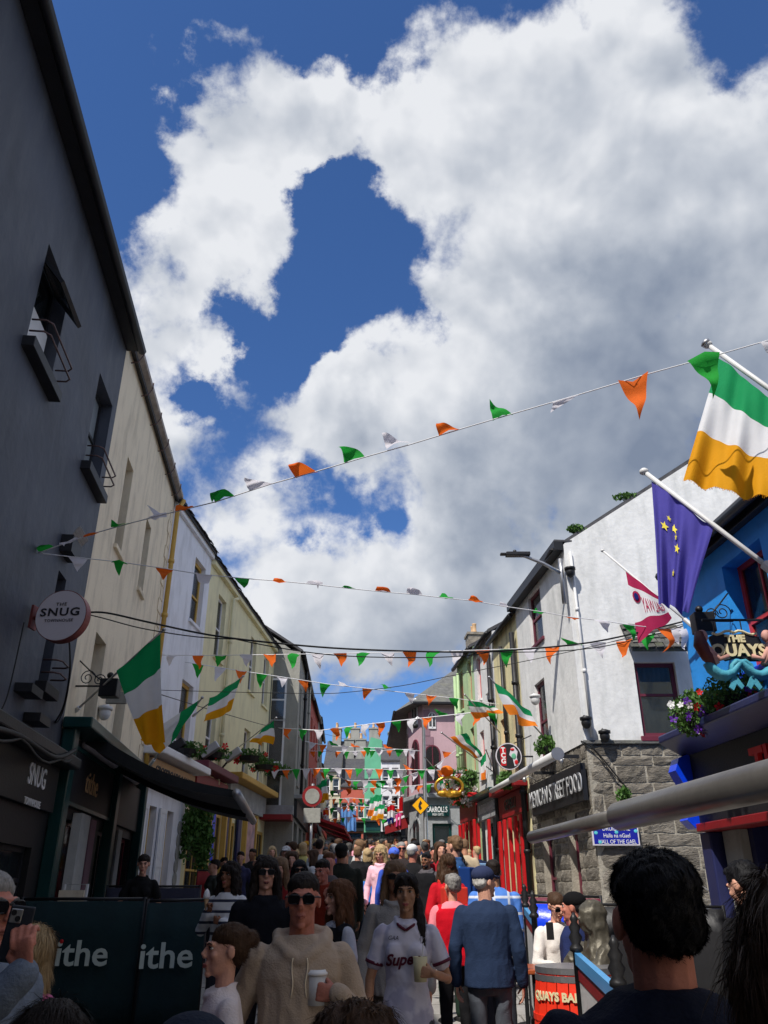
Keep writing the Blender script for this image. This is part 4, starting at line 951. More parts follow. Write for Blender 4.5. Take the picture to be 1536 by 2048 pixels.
bunting('second bunting string sagging from the charcoal house to the blue pub corner', [(76,1106),(155,1115),(240,1124),(330,1137),(405,1149),(490,1157),(560,1162),(630,1169),(700,1177),(770,1184),(830,1189),(890,1196),(950,1202),(1010,1213),(1080,1223),(1140,1234),(1210,1242),(1260,1250),(1330,1258),(1400,1262)], 9.0, 11.5,
    [(136,176,154,1143,'w'),(222,256,236,1153,'g'),(311,347,325,1159,'o'),(391,425,410,1168,'w'),(468,499,489,1176,'g'),(545,575,550,1158,'o'),(612,645,636,1179,'w'),(683,712,690,1171,'g'),(750,782,757,1176,'o'),(813,845,820,1181,'w'),(877,907,884,1187,'g'),(936,967,944,1193,'o'),(997,1025,1002,1202,'w'),(1066,1092,1072,1216,'g'),(1127,1160,1150,1240,'o'),(1187,1216,1213,1266,'w'),(1246,1270,1269,1282,'g'),(1308,1338,1326,1306,'o'),(1357,1380,1370,1302,'w'),(1379,1400,1398,1292,'g')], r=.006)
bunting('bunting string level with the black cable, from the drainpipe to the pub corner', [(318,1310),(400,1311),(560,1309),(730,1306),(870,1303),(1030,1298),(1200,1288),(1330,1263),(1400,1242)], 17.5, 11.5, pitch=48, size=(.26,.33), r=.007, start=1, seed=4)
bunting('bunting string slanting from the white house down to the pale render house', [(370,1324),(470,1340),(570,1355),(660,1369),(780,1382),(920,1398),(1003,1410)], 19.5, 22.6, pitch=43, size=(.3,.38), r=.01, seed=5)
bunting('bunting string from the grey house flank up to the pale render house', [(556,1456),(640,1461),(700,1453),(800,1441),(1003,1419)], 29.5, 22.6, pitch=31, size=(.32,.45), r=.014, start=2, seed=6)
bunting('short double bunting string by the slate roofs of the far bend', [(590,1478),(640,1489),(700,1494),(760,1496),(840,1502)], 33, 34.5, pitch=22, size=(.34,.42), r=.014, seed=7)
bunting('flat bunting string just over the dark roofs at the far bend', [(598,1502),(700,1503),(832,1498)], 38, 36, pitch=17, size=(.3,.36), r=.014, start=1, seed=8)
bunting('densely hung bunting string crossing before the pink building', [(538,1541),(640,1537),(780,1539),(926,1541)], 29, 28.2, pitch=21, size=(.3,.4), r=.012, start=1, seed=9)
bunting('bunting string draped from the pink building bay to the grey house', [(600,1530),(700,1562),(790,1560),(870,1532),(912,1500)], 40, 33, pitch=17, size=(.34,.4), r=.012, seed=10)
bunting('bunting string at the level of the ring sign', [(640,1583),(720,1577),(820,1572),(926,1562)], 44, 28, pitch=16, size=(.3,.38), r=.012, start=2, seed=12)
bunting('small far bunting string before the tomato red house', [(636,1600),(700,1596),(790,1602)], 55, 54, pitch=13, size=(.3,.42), r=.014, seed=13)
bunting('small far bunting string under the sky blue banners', [(634,1622),(700,1611),(800,1618)], 50, 49, pitch=12, size=(.34,.45), r=.016, start=1, seed=14)
bunting('lowest far bunting string just over the heads', [(634,1640),(700,1634),(800,1640)], 46, 45, pitch=14, size=(.3,.4), r=.014, seed=16)
def cable(label, pts, Ys, r=.012, extra=None, name='cable'):
    x0, x1 = pts[0][0], pts[-1][0]
    Yf = lambda x: 1/((1/Ys[0])*(1-(x-x0)/(x1-x0))+(1/Ys[1])*((x-x0)/(x1-x0)))
    P = [at(x,y,Yf(x)) for x,y in pts]; o = P[0]; b = MB()
    Q = []
    for i in range(len(P)-1):
        p0, p1, p2, p3 = P[max(i-1,0)], P[i], P[i+1], P[min(i+2,len(P)-1)]
        for k in range(5):
            t = k/5; Q.append(.5*((2*p1)+(p2-p0)*t+(2*p0-5*p1+4*p2-p3)*t*t+(3*p1-p0-3*p2+p3)*t**3))
    Q.append(P[-1]); Q = [q-o for q in Q]
    b.tube(Q, r, 6)
    if extra: b.tube([q+Vector((0,.02,-extra*abs(math.sin(i*math.pi/len(Q)*3)))) for i, q in enumerate(Q)], r*.6, 5)
    ob = b.build(name, M_['cable'], loc=o, smooth=True); ob['label'] = label; ob['category'] = 'cable'; ob['group'] = 'cables strung over the street'; return ob
cable('thick black cable looping from the round sign across to the blue pub lantern', [(170,1225),(215,1226),(300,1245),(420,1270),(550,1286),(700,1298),(900,1304),(1010,1301),(1180,1285),(1330,1252),(1392,1236)], (9.2,11.6), .012, .09)
cable('thin cable below the thick one, rising toward the white corner house', [(310,1380),(500,1385),(640,1387),(700,1384),(800,1372),(900,1352),(1100,1312),(1250,1277),(1400,1240)], (16,11.6), .006)
cable('thin cable slanting from the grey house to the mint roof', [(318,1388),(450,1428),(560,1457),(640,1466),(705,1482)], (16,60), .009)
cable('looping cable down the gable from the string course', [(1162,1482),(1190,1500),(1240,1560),(1262,1585)], (15.95,15.9), .014, .06)
cable('black wire running down past the round sign', [(48,1245),(30,1330),(12,1400),(-10,1440)][::-1], (8.6,8.9), .008)
cable('bundle of wires dropping beside the round sign bracket', [(110,1445),(128,1410),(140,1340),(138,1270)], (11,9.4), .012, .05)
cable('heavy bundle of cables clipped along the black shopfront', [(-40,1450),(40,1472),(110,1515),(150,1500)], (6.9,11), .03, .1)
# ------------------------------------------------------------------ signs and lamps
Y = 9.1; t = thing('round_hanging_sign', 'round white hanging sign with copper rim and dark lettering on the charcoal house', 'sign', at(125,1233,Y)); rd = 53*Y/1533
b = MB(); n = 40
b.loft([[(rd*math.cos(2*math.pi*k/n), yy, rd*math.sin(2*math.pi*k/n)) for k in range(n)] for yy in (-.045,.075)]); b.build('rim', M_['copper'], t)
MB().prism([(rd*.97*math.cos(2*math.pi*k/n), rd*.97*math.sin(2*math.pi*k/n)) for k in range(n)], -.05, -.046).build('face', M_['skylt'], t)
for s_, z, w in (('THE',.115,.055),('SNUG',.015,.135),('TOWNHOUSE',-.085,.05)):
    text('lettering', s_, w, M_['let_b'], t, (-.01,-.054,z+.02), sx=1.25 if s_ != 'TOWNHOUSE' else 1.0, ext=.002, off=.003 if s_ == 'SNUG' else 0, spacing=1.15)
mp = at(48,1229,8.9)-at(125,1233,Y); MB().tube([(-rd,0.01,0),(mp.x,.01,0)], .028, 8).box(mp.x-.01,mp.x+.02,-.06,.08,-.14,.14).build('bracket', M_['copper'], t)
t.rotation_euler.z = R(-6)
# black box lanterns on scrolled brackets
def lantern(label, c, Y, wallx, s=1.0):
    t = thing('box_lantern', label, 'lantern', at(*c, Y), 0, 'black box lanterns on iron brackets')
    bevel(MB().box(-.13*s,.13*s,-.1*s,.1*s,-.13*s,.13*s).build('box', M_['iron'], t), .012)
    MB().ell((-.02,0,.19*s), (.05*s,.05*s,.05*s)).tube([(-.02,0,.13*s),(-.02,0,.16*s)], .015, 6).build('ball', M_['iron'], t, smooth=True)
    d = wallx-t.location.x
    b = MB().tube([(0,.02,.04),(d*.5,.02,.04),(d,.02,.04)], .014, 6).tube([(0.1*d,.02,.05),(d*.55,.02,.22),(d,.02,.42)], .01, 6)
    for cx, rr_ in ((d*.35,.09),(d*.7,.12)):
        b.tube([(cx+rr_*(1-k/26)*math.cos(k*.5), .02, .04+rr_+rr_*(1-k/26)*math.sin(k*.5)) for k in range(22)], .008, 5)
    b.build('bracket', M_['iron'], t, smooth=True); return t
lantern('black box lantern on a bracket over the pub sign board', (1406,1247), 10.0, 4.55)
lantern('black box lantern before the cream house by the large tricolour', (220,1377), 11.6, -4.5)
# pub hanging sign
Y = 9.3; o = at(1475,1315,Y); t = thing('painted_pub_sign', 'painted hanging pub sign with two mermaids and teal tails holding the lettering', 'sign', o, R(0)); s = Y/1577
px = lambda x, y, d=0: ((x-1475)*s, d, -(y-1315)*s*1.06)
skin = mat('painted pinkish skin', srgb(186,138,126), .65, .25, 6, .1); hairm = mat('painted auburn hair', srgb(92,40,34), .5, .25, 8, .2); teal = mat('painted teal scales', srgb(70,150,170), .6, .2, 10, .2)
bevel(MB().prism([px(x,y)[::2] for x,y in ((1424,1275),(1440,1268),(1470,1272),(1500,1268),(1525,1276),(1531,1300),(1522,1322),(1500,1322),(1475,1316),(1450,1322),(1432,1308))], -.03, .03).build('board', M_['blackwall'], t), .01)
for sd_ in (-1,1):
    X = lambda x: x if sd_ < 0 else 2*1475-x
    MB().tube([px(X(1408),1290,-.03),px(X(1414),1310,-.05),px(X(1428),1330,-.04)], [.09,.1,.07], 10, flat=.5).tube([px(X(1415),1300,-.08),px(X(1432),1322,-.09),px(X(1452),1316,-.08)], .03, 8).ell(px(X(1410),1275,-.03), (.065,.05,.08)).build('mermaid_figure', skin, t, smooth=True)
    MB().tube([px(X(1402),1268,-.05),px(X(1400),1292,-.07),px(X(1410),1318,-.08),px(X(1424),1338,-.05)], [.05,.085,.075,.02], 10).build('mermaid_hair', hairm, t, smooth=True)
    tl = MB().tube([px(X(x_),y_,-.03-.03*(i_/9)) for i_,(x_,y_) in enumerate([(1410,1326),(1416,1338),(1428,1349),(1442,1352),(1455,1347),(1465,1337),(1474,1328),(1484,1326),(1493,1333),(1496,1346),(1492,1358)])], [.075,.085,.09,.085,.075,.065,.058,.052,.045,.036,.024], 12, flat=.7).build('mermaid_tail', teal, t, smooth=True)
    MB().prism([px(X(x_),y_)[::2] for x_,y_ in ([(1489,1354),(1478,1372),(1484,1378),(1492,1368),(1500,1380),(1507,1374),(1497,1354)] if sd_ < 0 else [(1489,1354),(1478,1372),(1484,1378),(1492,1368),(1500,1380),(1507,1374),(1497,1354)][::-1])], -.075, -.045).build('tail_fin', teal, tl)
    b = MB(); b.tube([px(1475+sd_*k*9, 1268-4*math.sin(k*1.2), -.035) for k in range(6)], .016, 6); b.build('scroll', M_['let_c'], t, smooth=True)
text('lettering', 'THE', .115, M_['let_c'], t, px(1474,1281,-.045), sx=1.1, ext=.01, off=.006)
text('lettering', 'QUAYS', .20, M_['let_c'], t, px(1477,1304,-.045), sx=1.0, ext=.01, off=.007)
xr = 4.6-o.x
MB().tube([px(1418,1240,.02),(xr,.02,px(0,1240)[2])], .016, 6).tube([px(1440,1240,.02),px(1440,1268,.02)], .008, 5).tube([px(1496,1240,.02),px(1496,1268,.02)], .008, 5).build('hanging_bar', M_['iron'], t)
# projecting round sign up the row
def disk_sign(label, c, Y, rp, face, rim, letters, wall):
    t = thing('round_projecting_sign', label, 'sign', at(*c, Y)); r = rp*Y/1600; n = 32
    MB().loft([[(r*math.cos(2*math.pi*k/n), yy, r*math.sin(2*math.pi*k/n)) for k in range(n)] for yy in (-.04,.04)]).build('rim', rim, t)
    MB().prism([(r*.93*math.cos(2*math.pi*k/n), r*.93*math.sin(2*math.pi*k/n)) for k in range(n)], -.045, -.041).build('face', face, t)
    for ch, dx, dz, sz, m in letters: text('lettering', ch, sz*r, m, t, (dx*r,-.05,dz*r), ext=.004, off=.006)
    w = wall-t.location.x; MB().tube([(r*(1 if w>0 else -1),0,0),(w,0,0)], .02, 6).tube([(r*.5*(1 if w>0 else -1),0,r),(w,0,r*1.6)], .012, 6).build('bracket', M_['iron'], t); return t
t = disk_sign('round black sign with a red chilli pepper figure and three letters', (1017,1513), 19.6, 25, M_['blackwall'], M_['skylt'], [('T',-.42,.45,.5,M_['let_w']),('C',-.42,.05,.5,M_['let_w']),('G',-.42,-.38,.5,M_['let_w'])], RX(19.6))
r = 25*19.6/1600
MB().prism([(-.62*r,-.7*r),(-.22*r,-.7*r),(-.18*r,.6*r),(-.42*r,.78*r),(-.66*r,.6*r)], -.049, -.0455).build('red_panel', M_['red'], t)
MB().prism([(.05*r,.1*r),(.2*r,.62*r),(.45*r,.7*r),(.7*r,.35*r),(.6*r,-.1*r),(.72*r,-.6*r),(.4*r,-.75*r),(.3*r,-.2*r)], -.05, -.0455).build('pepper_figure', M_['skylt'], t)
MB().ell((.38*r,-.055,.0), (.18*r,.01,.22*r)).build('green_shirt', M_['mint'], t); MB().ell((.55*r,-.055,-.45*r), (.14*r,.01,.18*r)).ell((.3*r,-.055,.5*r), (.16*r,.01,.1*r)).build('red_pepper', M_['red'], t)
# street food fascia, silver letters on black
u0, z0_ = E1.uv(1058,1602,.18); u1, z1_ = E1.uv(1158,1562,.18); print('food', u0, z0_, u1, z1_)
t = thing('street_food_sign', 'black board with silver street food lettering on the limestone front', 'sign', E1.root.location+E1.u*u0-E1.n*0, E1.root.rotation_euler.z)
t.location.z = E1.base+z0_
MB().box(0,u1-u0,-.12,-.03,-.34,.34).build('board', M_['blackwall'], t)
text('lettering', 'MEXICAN STREET FOOD', .5, M_['let_s'], t, ((u1-u0)/2,-.15,-.02), sx=(u1-u0)/5.6, ext=.008, off=.0, spacing=1.06)
for k in (0,3): MB().tube([(.4+k*(u1-u0-.8)/3,-.02,.36),(.4+k*(u1-u0-.8)/3,-.25,.5),(.4+k*(u1-u0-.8)/3,-.36,.44)], .012, 6).ell((.4+k*(u1-u0-.8)/3,-.36,.42),(.05,.05,.06)).build('spot_lamp', M_['metal'], t, smooth=True)
t = thing('retracted_awning', 'pale grey retracted awning roll above the street food board', 'awning', at(1152,1508,15.6))
e = at(993,1576,22.0)-t.location; dv = Vector((-.103*1,1,0)).normalized()
L_ = 5.6; MB().tube([(-.35,0,0),Vector((-.35,0,-.02))+dv*L_*.62], .085, 12).tube([Vector((-.35,0,-.02))+dv*L_*.62,Vector((-.35,0,-.04))+dv*L_], .06, 12).build('roller', M_['plastic_w'], t, smooth=True)
MB().tube([(-.35,-.04,0),(-.35,.0,0)], .12, 16).build('end_cap', M_['metal'], t)
for k in (.3,2.6,5.0): MB().box(-.35,.12,k-.03,k+.03,-.03,.03).build('bracket', M_['iron'], t)
# lane name plate
t = thing('lane_name_plate', 'blue and white enamel lane name plate on the stone gable', 'sign', at(1231,1668,15.9)); w, h = 93*15.9/1715/2, 42*15.9/1715/2
MB().box(-w,w,.0,.04,-h,h).build('plate', M_['skylt'], t); MB().box(-w+.025,w-.025,-.004,.0,-h+.025,h-.025).build('field', mat('cobalt enamel', srgb(34,40,150), .3, .05, 5, 0), t)
for s_, z in (('DRUID LANE',.09),('Halla na nGael',-.03),('HALL OF THE GAEL',-.135)): text('lettering', s_, .105 if z>0 else .1, M_['let_w'], t, (.02,-.006,z), sx=.85 if z > -.1 else .8, ext=.002)
for (x,z) in ((.36,.15),(.38,.05),(-.3,-.14),(-.36,.02),(.02,.03)): MB().ell((x,-.006,z),(.035,.004,.03),10,5).build('sticker', mat('turquoise sticker', srgb(90,190,200), .5, .1, 9, 0), t)
# wall mounted street lamp
t = thing('street_lamp', 'grey street lamp on a curved arm at the corner of the white house', 'street lamp', (3.78,15.93,at(1138,1160,16).z))
tip = Vector((2.72,15.9,at(1028,1107,15.9).z))-t.location
MB().tube([(0,0,-.55),(0,0,.1),(0,0,.45)], .05, 8).tube([(0,0,.12),(tip.x*.35,0,tip.z*.62),(tip.x*.7,0,tip.z*.9),tip*.97], [.045,.04,.035,.03], 8).build('arm', M_['metal'], t, smooth=True)
bevel(MB().box(tip.x-.1,tip.x+.42,-.09,.09,tip.z-.05,tip.z+.03).box(tip.x-.22,tip.x-.1,-.05,.05,tip.z-.03,tip.z+.02).build('lamp_head', M_['iron'], t), .015)
MB().ell((tip.x+.1,0,tip.z+.06),(.04,.04,.04)).build('sensor', M_['iron'], t)
t = thing('lamp_post', 'tall slim grey lamp post with hooked top in front of the pink building', 'lamp post', (at(848,1500,30).x,30,gz(30)))
H = at(842,1440,30).z-gz(30)
MB().tube([(0,0,0),(0,0,1.4),(0,0,1.5),(0,0,H-.3),(-.05,0,H),(-.22,0,H+.1),(-.34,0,H-.02),(-.3,0,H-.16)], [.11,.11,.08,.055,.05,.04,.035,.03], 10).build('post', M_['metal'], t, smooth=True)
MB().ell((-.3,0,H-.22),(.12,.12,.09)).build('lamp_head', M_['iron'], t, smooth=True)
t = thing('warning_sign', 'yellow diamond warning sign on the slim lamp post', 'sign', at(841,1611,29.85)); r = 18*29.85/1690
MB().prism([(0,-r),(r,0),(0,r),(-r,0)], -.02, .0).build('border', M_['let_b'], t); MB().prism([(0,-r*.9),(r*.9,0),(0,r*.9),(-r*.9,0)], -.025, -.0205).build('face', mat('warning yellow', srgb(250,180,10), .4, .02, 3, 0), t)
MB().prism([(-.03,-.16),(.05,-.1),(.0,0),(.06,.08),(0,.17),(-.06,.06),(-.08,-.04)], -.03, -.0255).build('symbol', M_['let_b'], t)
t = thing('no_entry_sign', 'round red rimmed traffic sign with grey plate below on a thin post', 'sign', (at(620,1700,21).x,21,gz(21)))
zz = at(625,1593,21).z-gz(21); xx = at(625,1593,21).x-t.location.x
MB().tube([(0,0,0),(xx*.9,0,zz+.3)], .04, 8).build('post', M_['metal'], t, smooth=True)
cz = Vector((xx,-.05,zz)); MB().tube([cz,cz+Vector((0,-.02,0))], .25, 24).build('rim', M_['redd'], t); MB().tube([cz+Vector((0,-.021,0)),cz+Vector((0,-.03,0))], .18, 24).build('face', M_['grey'], t)
bevel(MB().box(xx-.2,xx+.22,-.08,-.05,zz-.62,zz-.28).build('plate', M_['grey'], t), .01)
# gold ring sign (heart and crown held by hands)
t = thing('gold_ring_sign', 'giant golden ring sign with crowned heart on the green fronted house', 'sign', at(898,1573,25.5)); s = 25.5/1670; rr_ = 27*s
MB().tube([(rr_*math.cos(R(k*12)), .0, rr_*.66*math.sin(R(k*12))) for k in range(31)], .045, 8, cap=False).build('ring', M_['gold'], t, smooth=True)
MB().prism([(0,-.55*rr_),(.28*rr_,-.9*rr_),(0,-1.05*rr_),(-.28*rr_,-.9*rr_)], -.1, .1, M=Matrix.Translation((0,0,.28*rr_))).ell((-.42*rr_,0,-.5*rr_),(.2,.1,.1)).ell((.42*rr_,0,-.5*rr_),(.2,.1,.1)).build('heart_and_hands', M_['gold'], t)
MB().prism([(-.25*rr_,-.42*rr_),(.25*rr_,-.42*rr_),(.32*rr_,-.15*rr_),(.12*rr_,-.3*rr_),(0,-.1*rr_),(-.12*rr_,-.3*rr_),(-.32*rr_,-.15*rr_)], -.06, .06).build('crown', M_['gold'], t)
w = RX(25.5)-t.location.x; MB().tube([(0,0,rr_*.66),(0,0,rr_*.95),(w,0,rr_*.95)], .02, 6).tube([(.2,0,rr_*.1),(w,0,-rr_*.5)], .015, 6).build('bracket', M_['iron'], t)
MB().ell((-.05,0,rr_*1.1),(.2,.2,.16),10,6).build('orange_bow', K['o'], t)
# foreground awning bar
t = thing('awning_bar', 'thick grey telescoping awning bar stretching in from the near right', 'awning', (4.9, 3.4, 2.39)); lx = lambda Y: 2.6-.103*Y-4.9
MB().tube([(lx(9.45),6.05,0),(lx(6.9),3.5,0)], .066, 16).build('thin_bar', M_['pipe'], t, smooth=True)
MB().tube([(lx(6.9),3.5,0),(lx(6.86),3.46,0),(lx(3.0),-.4,0)], [.09,.108,.108], 20).build('thick_bar', M_['pipe'], t, smooth=True)
MB().tube([(lx(3.4),.0,0),(0,.0,.35)], .03, 8).tube([(lx(3.1),-.3,0),(.05,-.3,-.4)], .03, 8).build('arm', M_['metal'], t)
# black awning over the left terrace
t = thing('terrace_awning', 'black and grey awning sloping out over the shaded terrace', 'awning', (LX(12.4)+.02, 12.4, 3.9)); o = t.location
A = Vector((0.05,0,0)); D_ = Vector((LX(16.8)-LX(12.4)+.05,4.4,0)); Bv = Vector((at(475,1593,12.4).x,12.4,at(475,1593,12.4).z))-o; Cv = Vector((at(505,1645,16.8).x,16.8,at(505,1645,16.8).z))-o
b = MB(); n = 14
g = [[(A.lerp(Bv,i/n)).lerp(D_.lerp(Cv,i/n), j/8)+Vector((0,0,-.16*math.sin(math.pi*i/n)*(1 if j in (0,) else .7)-.03*math.sin(j*math.pi/4))) for j in range(9)] for i in range(n+1)]
for i in range(n):
    for j in range(8): b.quad(g[i][j],g[i+1][j],g[i+1][j+1],g[i][j+1]); 
b.build('canopy', M_['awng'], t, smooth=False)
b = MB()
for i in range(n): b.quad(g[i][0]+Vector((0,-.01,.20-.12*i/n)),g[i+1][0]+Vector((0,-.01,.20-.12*(i+1)/n)),g[i+1][0]+Vector((0,-.01,-.02)),g[i][0]+Vector((0,-.01,-.02)))
b.build('side_valance', M_['awn'], t)
b = MB()
for i in range(n): b.quad(g[i][4]+Vector((0,0,-.1)),g[i+1][4]+Vector((0,0,-.1)),g[i+1][4],g[i][4])
b.build('fabric_fold', M_['awn'], t)
MB().tube([Bv+Vector((0,-.1,.03)),Cv+Vector((0,.1,.03))], .07, 10).build('front_bar', M_['metal'], t, smooth=True)
MB().tube([A,D_], .09, 10).build('cassette', M_['skylt'], t, smooth=True)
for k in (.25,.75):
    a = A.lerp(D_,k); c = Bv.lerp(Cv,k); m_ = a.lerp(c,.5)+Vector((0,.5 if k<.5 else -.5,-.1)); MB().tube([a,m_,c], .03, 6).build('folding_arm', M_['metal'], t)
# left terrace windbreaks with lettering
def windbreak(label, pa, pb, Y0, Y1, top, m, words_=None, group=None, h=None, posts=True, postm='iron'):
    a = at(pa,top,Y0); c = at(pb,top,Y1); za, zc = gz(Y0), gz(Y1); t = thing('windbreak', label, 'barrier', (a.x,Y0,za), math.atan2(Y1-Y0,c.x-a.x), group)
    L_ = math.hypot(c.x-a.x, Y1-Y0); H = h or (a.z-za); dz = zc-za
    b = MB(); n = 16
    for i in range(n):
        u, v = i/n, (i+1)/n; f_ = lambda q, k: (q*L_, .03*math.sin(q*9)*(1-k)*.6-.05*math.sin(math.pi*k)*.6, dz*q + .08+(H-.1)*k - .03*math.sin(math.pi*q)*(1-k))
        for k in range(4): b.quad(f_(u,k/4),f_(v,k/4),f_(v,(k+1)/4),f_(u,(k+1)/4))
    bm = bmesh.new(); me = b.mesh('canvas', M_[m], True); bm.from_mesh(me); bmesh.ops.remove_doubles(bm, verts=bm.verts, dist=1e-4); bm.to_mesh(me); bm.free(); me.shade_smooth()
    sl = inst('canvas', me, t); so = sl.modifiers.new('t','SOLIDIFY'); so.thickness = .008
    for x, z in ((0,0),(L_,dz)):
        MB().tube([(x,.02,z),(x,.02,z+H+.02)], .022, 8).lathe([(.2,z),(.2,z+.02),(.03,z+.04)], 16, (x,.02,0)).build('post', M_[postm], t, smooth=True)
    MB().tube([(0,.02,H-.0),(L_,.02,dz+H)], .016, 8).build('top_rail', M_[postm], t, smooth=True)
    return t, L_, H
ft = mat('pale canvas lettering', srgb(190,200,190), .8, .05, 8, 0)
gt_ = 'dark green lettered windbreaks round the left terrace'
t, L_, H = windbreak('wide dark green canvas windbreak behind the blonde woman', 44, 289, 9.25, 9.25, 1798, 'barrier', group=gt_)
text('lettering', 'ithe', .32, ft, t, ((188-44)*9.25/1810,-.1,H-.50), ext=.004, off=.005, sx=1.1)
MB().ell((.517,-.104,H-.385),(.02,.006,.02)).build('red_dot', M_['red'], t)
t, L_, H = windbreak('narrow dark green canvas windbreak beside the girl with the bun', 296, 414, 9.15, 9.35, 1802, 'barrier', group=gt_)
text('lettering', 'ithe', .32, ft, t, ((341-296)*9.25/1810,-.1,H-.50), ext=.004, off=.005, sx=1.1)
windbreak('black canvas windbreak at the far side of the left terrace', 215, 400, 12.6, 12.6, 1772, 'curtain_d', group=gt_, h=1.2)
windbreak('far maroon edged windbreak by the yellow shopfront', 395, 430, 19, 19, 1745, 'redd', group=gt_, h=1.2)
t = thing('white_folding_chair', 'white framed folding board leaning behind the green windbreak', 'board', (at(130,1790,9.8).x,9.8,gz(9.8)))
MB().tube([(-.12,0,0),(-.05,.1,1.36),(.2,.1,1.36),(.22,0,0)], .018, 6).build('frame', M_['plastic_w'], t); MB().box(-.08,.2,.02,.04,.6,1.3).build('panel', M_['cream'], t)
# sunny side windbreaks with ball finials
gr = 'banner windbreaks with turned finials on the sunny side'
def banner(label, x0, Y0, x1, Y1, m, rail, h=1.12):
    t = thing('banner_windbreak', label, 'barrier', (x0,Y0,gz(Y0)), math.atan2(Y1-Y0,x1-x0), gr); L_ = math.hypot(x1-x0,Y1-Y0); dz = gz(Y1)-gz(Y0)
    for x, z in ((0,0),(L_,dz)):
        MB().lathe([(.2,z),(.2,z+.02),(.05,z+.05),(.028,z+.1),(.028,z+h),(.045,z+h+.01),(.045,z+h+.03),(.028,z+h+.05),(.046,z+h+.09),(.028,z+h+.12),(.04,z+h+.15),(.02,z+h+.18),(.03,z+h+.2),(.006,z+h+.24)], 12, (x,0,0)).build('post', M_['iron'], t, smooth=True)
    S_ = lambda z: [(.05,z),(L_-.05,z+dz)]
    b = MB(); b.prism([(.05,.2),(L_-.05,.2+dz),(L_-.05,h-.07+dz),(.05,h-.07)], -.006, .006); b.build('panel', M_[m], t)
    MB().prism([(.03,h-.07),(L_-.03,h-.07+dz),(L_-.03,h-.0+dz),(.03,h-.0)], -.02, .02).build('top_rail', M_[rail], t)
    MB().prism([(.05,h-.16),(L_-.05,h-.16+dz),(L_-.05,h-.08+dz),(.05,h-.08)], -.01, .01).build('trim_band', M_['redd'], t); return t
M_['banner_w'] = mat('weathered banner vinyl', (.5,.5,.5), .5, .2, 3, .2, stain=(.25,.25,.27,.7)); M_['rail_b'] = mat('pale blue enamel rail', srgb(80,150,205), .35, .08, 5, 0)
banner('nearest white banner windbreak with pale blue rail beside the red barrel', 1.29, 6.1, 1.19, 4.7, 'banner_w', 'rail_b')
banner('white banner windbreak seen nearly edge on beside the maroon board', 1.57, 9.9, 1.44, 8.6, 'banner_w', 'rail_b')
t, L_, H = windbreak('maroon board with white line logo at the street food terrace', 1012, 1200, 12.2, 11.8, 1790, 'wood_m', group=gr)
x0 = (1040-1012)*12.2/1774
MB().tube([(x0+.15*math.cos(R(k*20)),-.1,H-.45+.17*math.sin(R(k*20))) for k in range(12)], .012, 5).tube([(x0-.12,-.1,H-.38),(x0+.14,-.1,H-.38)], .012, 5).tube([(x0,-.1,H-.3),(x0,-.1,H-.62)], .012, 5).tube([(x0+.05,-.1,H-.55),(x0+.02,-.1,H-.75),(x0+.14,-.1,H-.75),(x0+.14,-.1,H-.52)], .012, 5).build('line_logo', M_['let_w'], t)
text('lettering', 'Street Food', .11, M_['let_w'], t, (x0+.1,-.12,H-.92), ext=.003)
windbreak('royal blue board behind the seated woman in white', 1068, 1125, 11.3, 11.2, 1804, 'blueg', group=gr)
windbreak('black board across the mouth of the lane', 1195, 1445, 10.6, 10.2, 1809, 'blackwall', group=gr)
# barrel
Y = 6.9; t = thing('red_barrel', 'scarlet painted barrel table with cream lettering and grey top', 'barrel', (at(1150,1900,Y).x,Y,gz(Y)))
pr = lambda z: .30+.045*math.sin(math.pi*z/.92)
b = MB(); n = 22
for k in range(n):                                       # staves
    a0, a1 = 2*math.pi*(k+.04)/n, 2*math.pi*(k+.96)/n; s_ = MB()
    s_.loft([[(pr(z)*math.cos(a0),pr(z)*math.sin(a0),z),(pr(z)*math.cos(a1),pr(z)*math.sin(a1),z),((pr(z)-.02)*math.cos(a1),(pr(z)-.02)*math.sin(a1),z),((pr(z)-.02)*math.cos(a0),(pr(z)-.02)*math.sin(a0),z)] for z in (0,.15,.3,.46,.62,.77,.92)])
    s_.build('stave', M_['barrel'], t)
for z in (.05,.3,.62,.87): MB().lathe([(pr(z)-.005,z-.02),(pr(z)+.005,z-.02),(pr(z)+.005,z+.02),(pr(z)-.005,z+.02)], 32).build('hoop', M_['barrel'] if z in (.3,.62) else M_['metal'], t)
MB().lathe([(0.01,.90),(.285,.90),(.285,.935),(.31,.935),(.31,.95),(.01,.915)][:2]+[(.31,.9),(.31,.94),(.01,.94)], 32).build('top', M_['metal'], t)
def wrap(body, size, R0, z, a, **k):
    me = text_mesh(body, size, **k)
    for v in me.vertices: an = a+v.co.x/R0; rr2 = R0+v.co.z; v.co = Vector((rr2*math.cos(an), rr2*math.sin(an), z+v.co.y))
    me.materials.append(M_['let_c']); return me
inst('lettering', wrap('QUAYS BAR', .075, .338, .76, R(-134), ext=.003, off=.003), t); inst('lettering', wrap('OWNERS', .15, .346, .40, R(-136), ext=.003, off=.005), t)
# table and chairs at the sunny terrace
t = thing('terrace_table', 'small brown topped table before the woman in white', 'table', (1.47,7.8,gz(7.8)))
bevel(MB().box(-.3,.3,-.3,.3,.78,.82).build('table_top', mat('brown varnished wood', srgb(160,80,45), .3, .2, 5, .1), t), .01)
for sx_ in (-.24,.24):
    for sy in (-.24,.24): MB().tube([(sx_,sy,0),(sx_,sy,.78)], .018, 6).build('leg', M_['iron'], t)
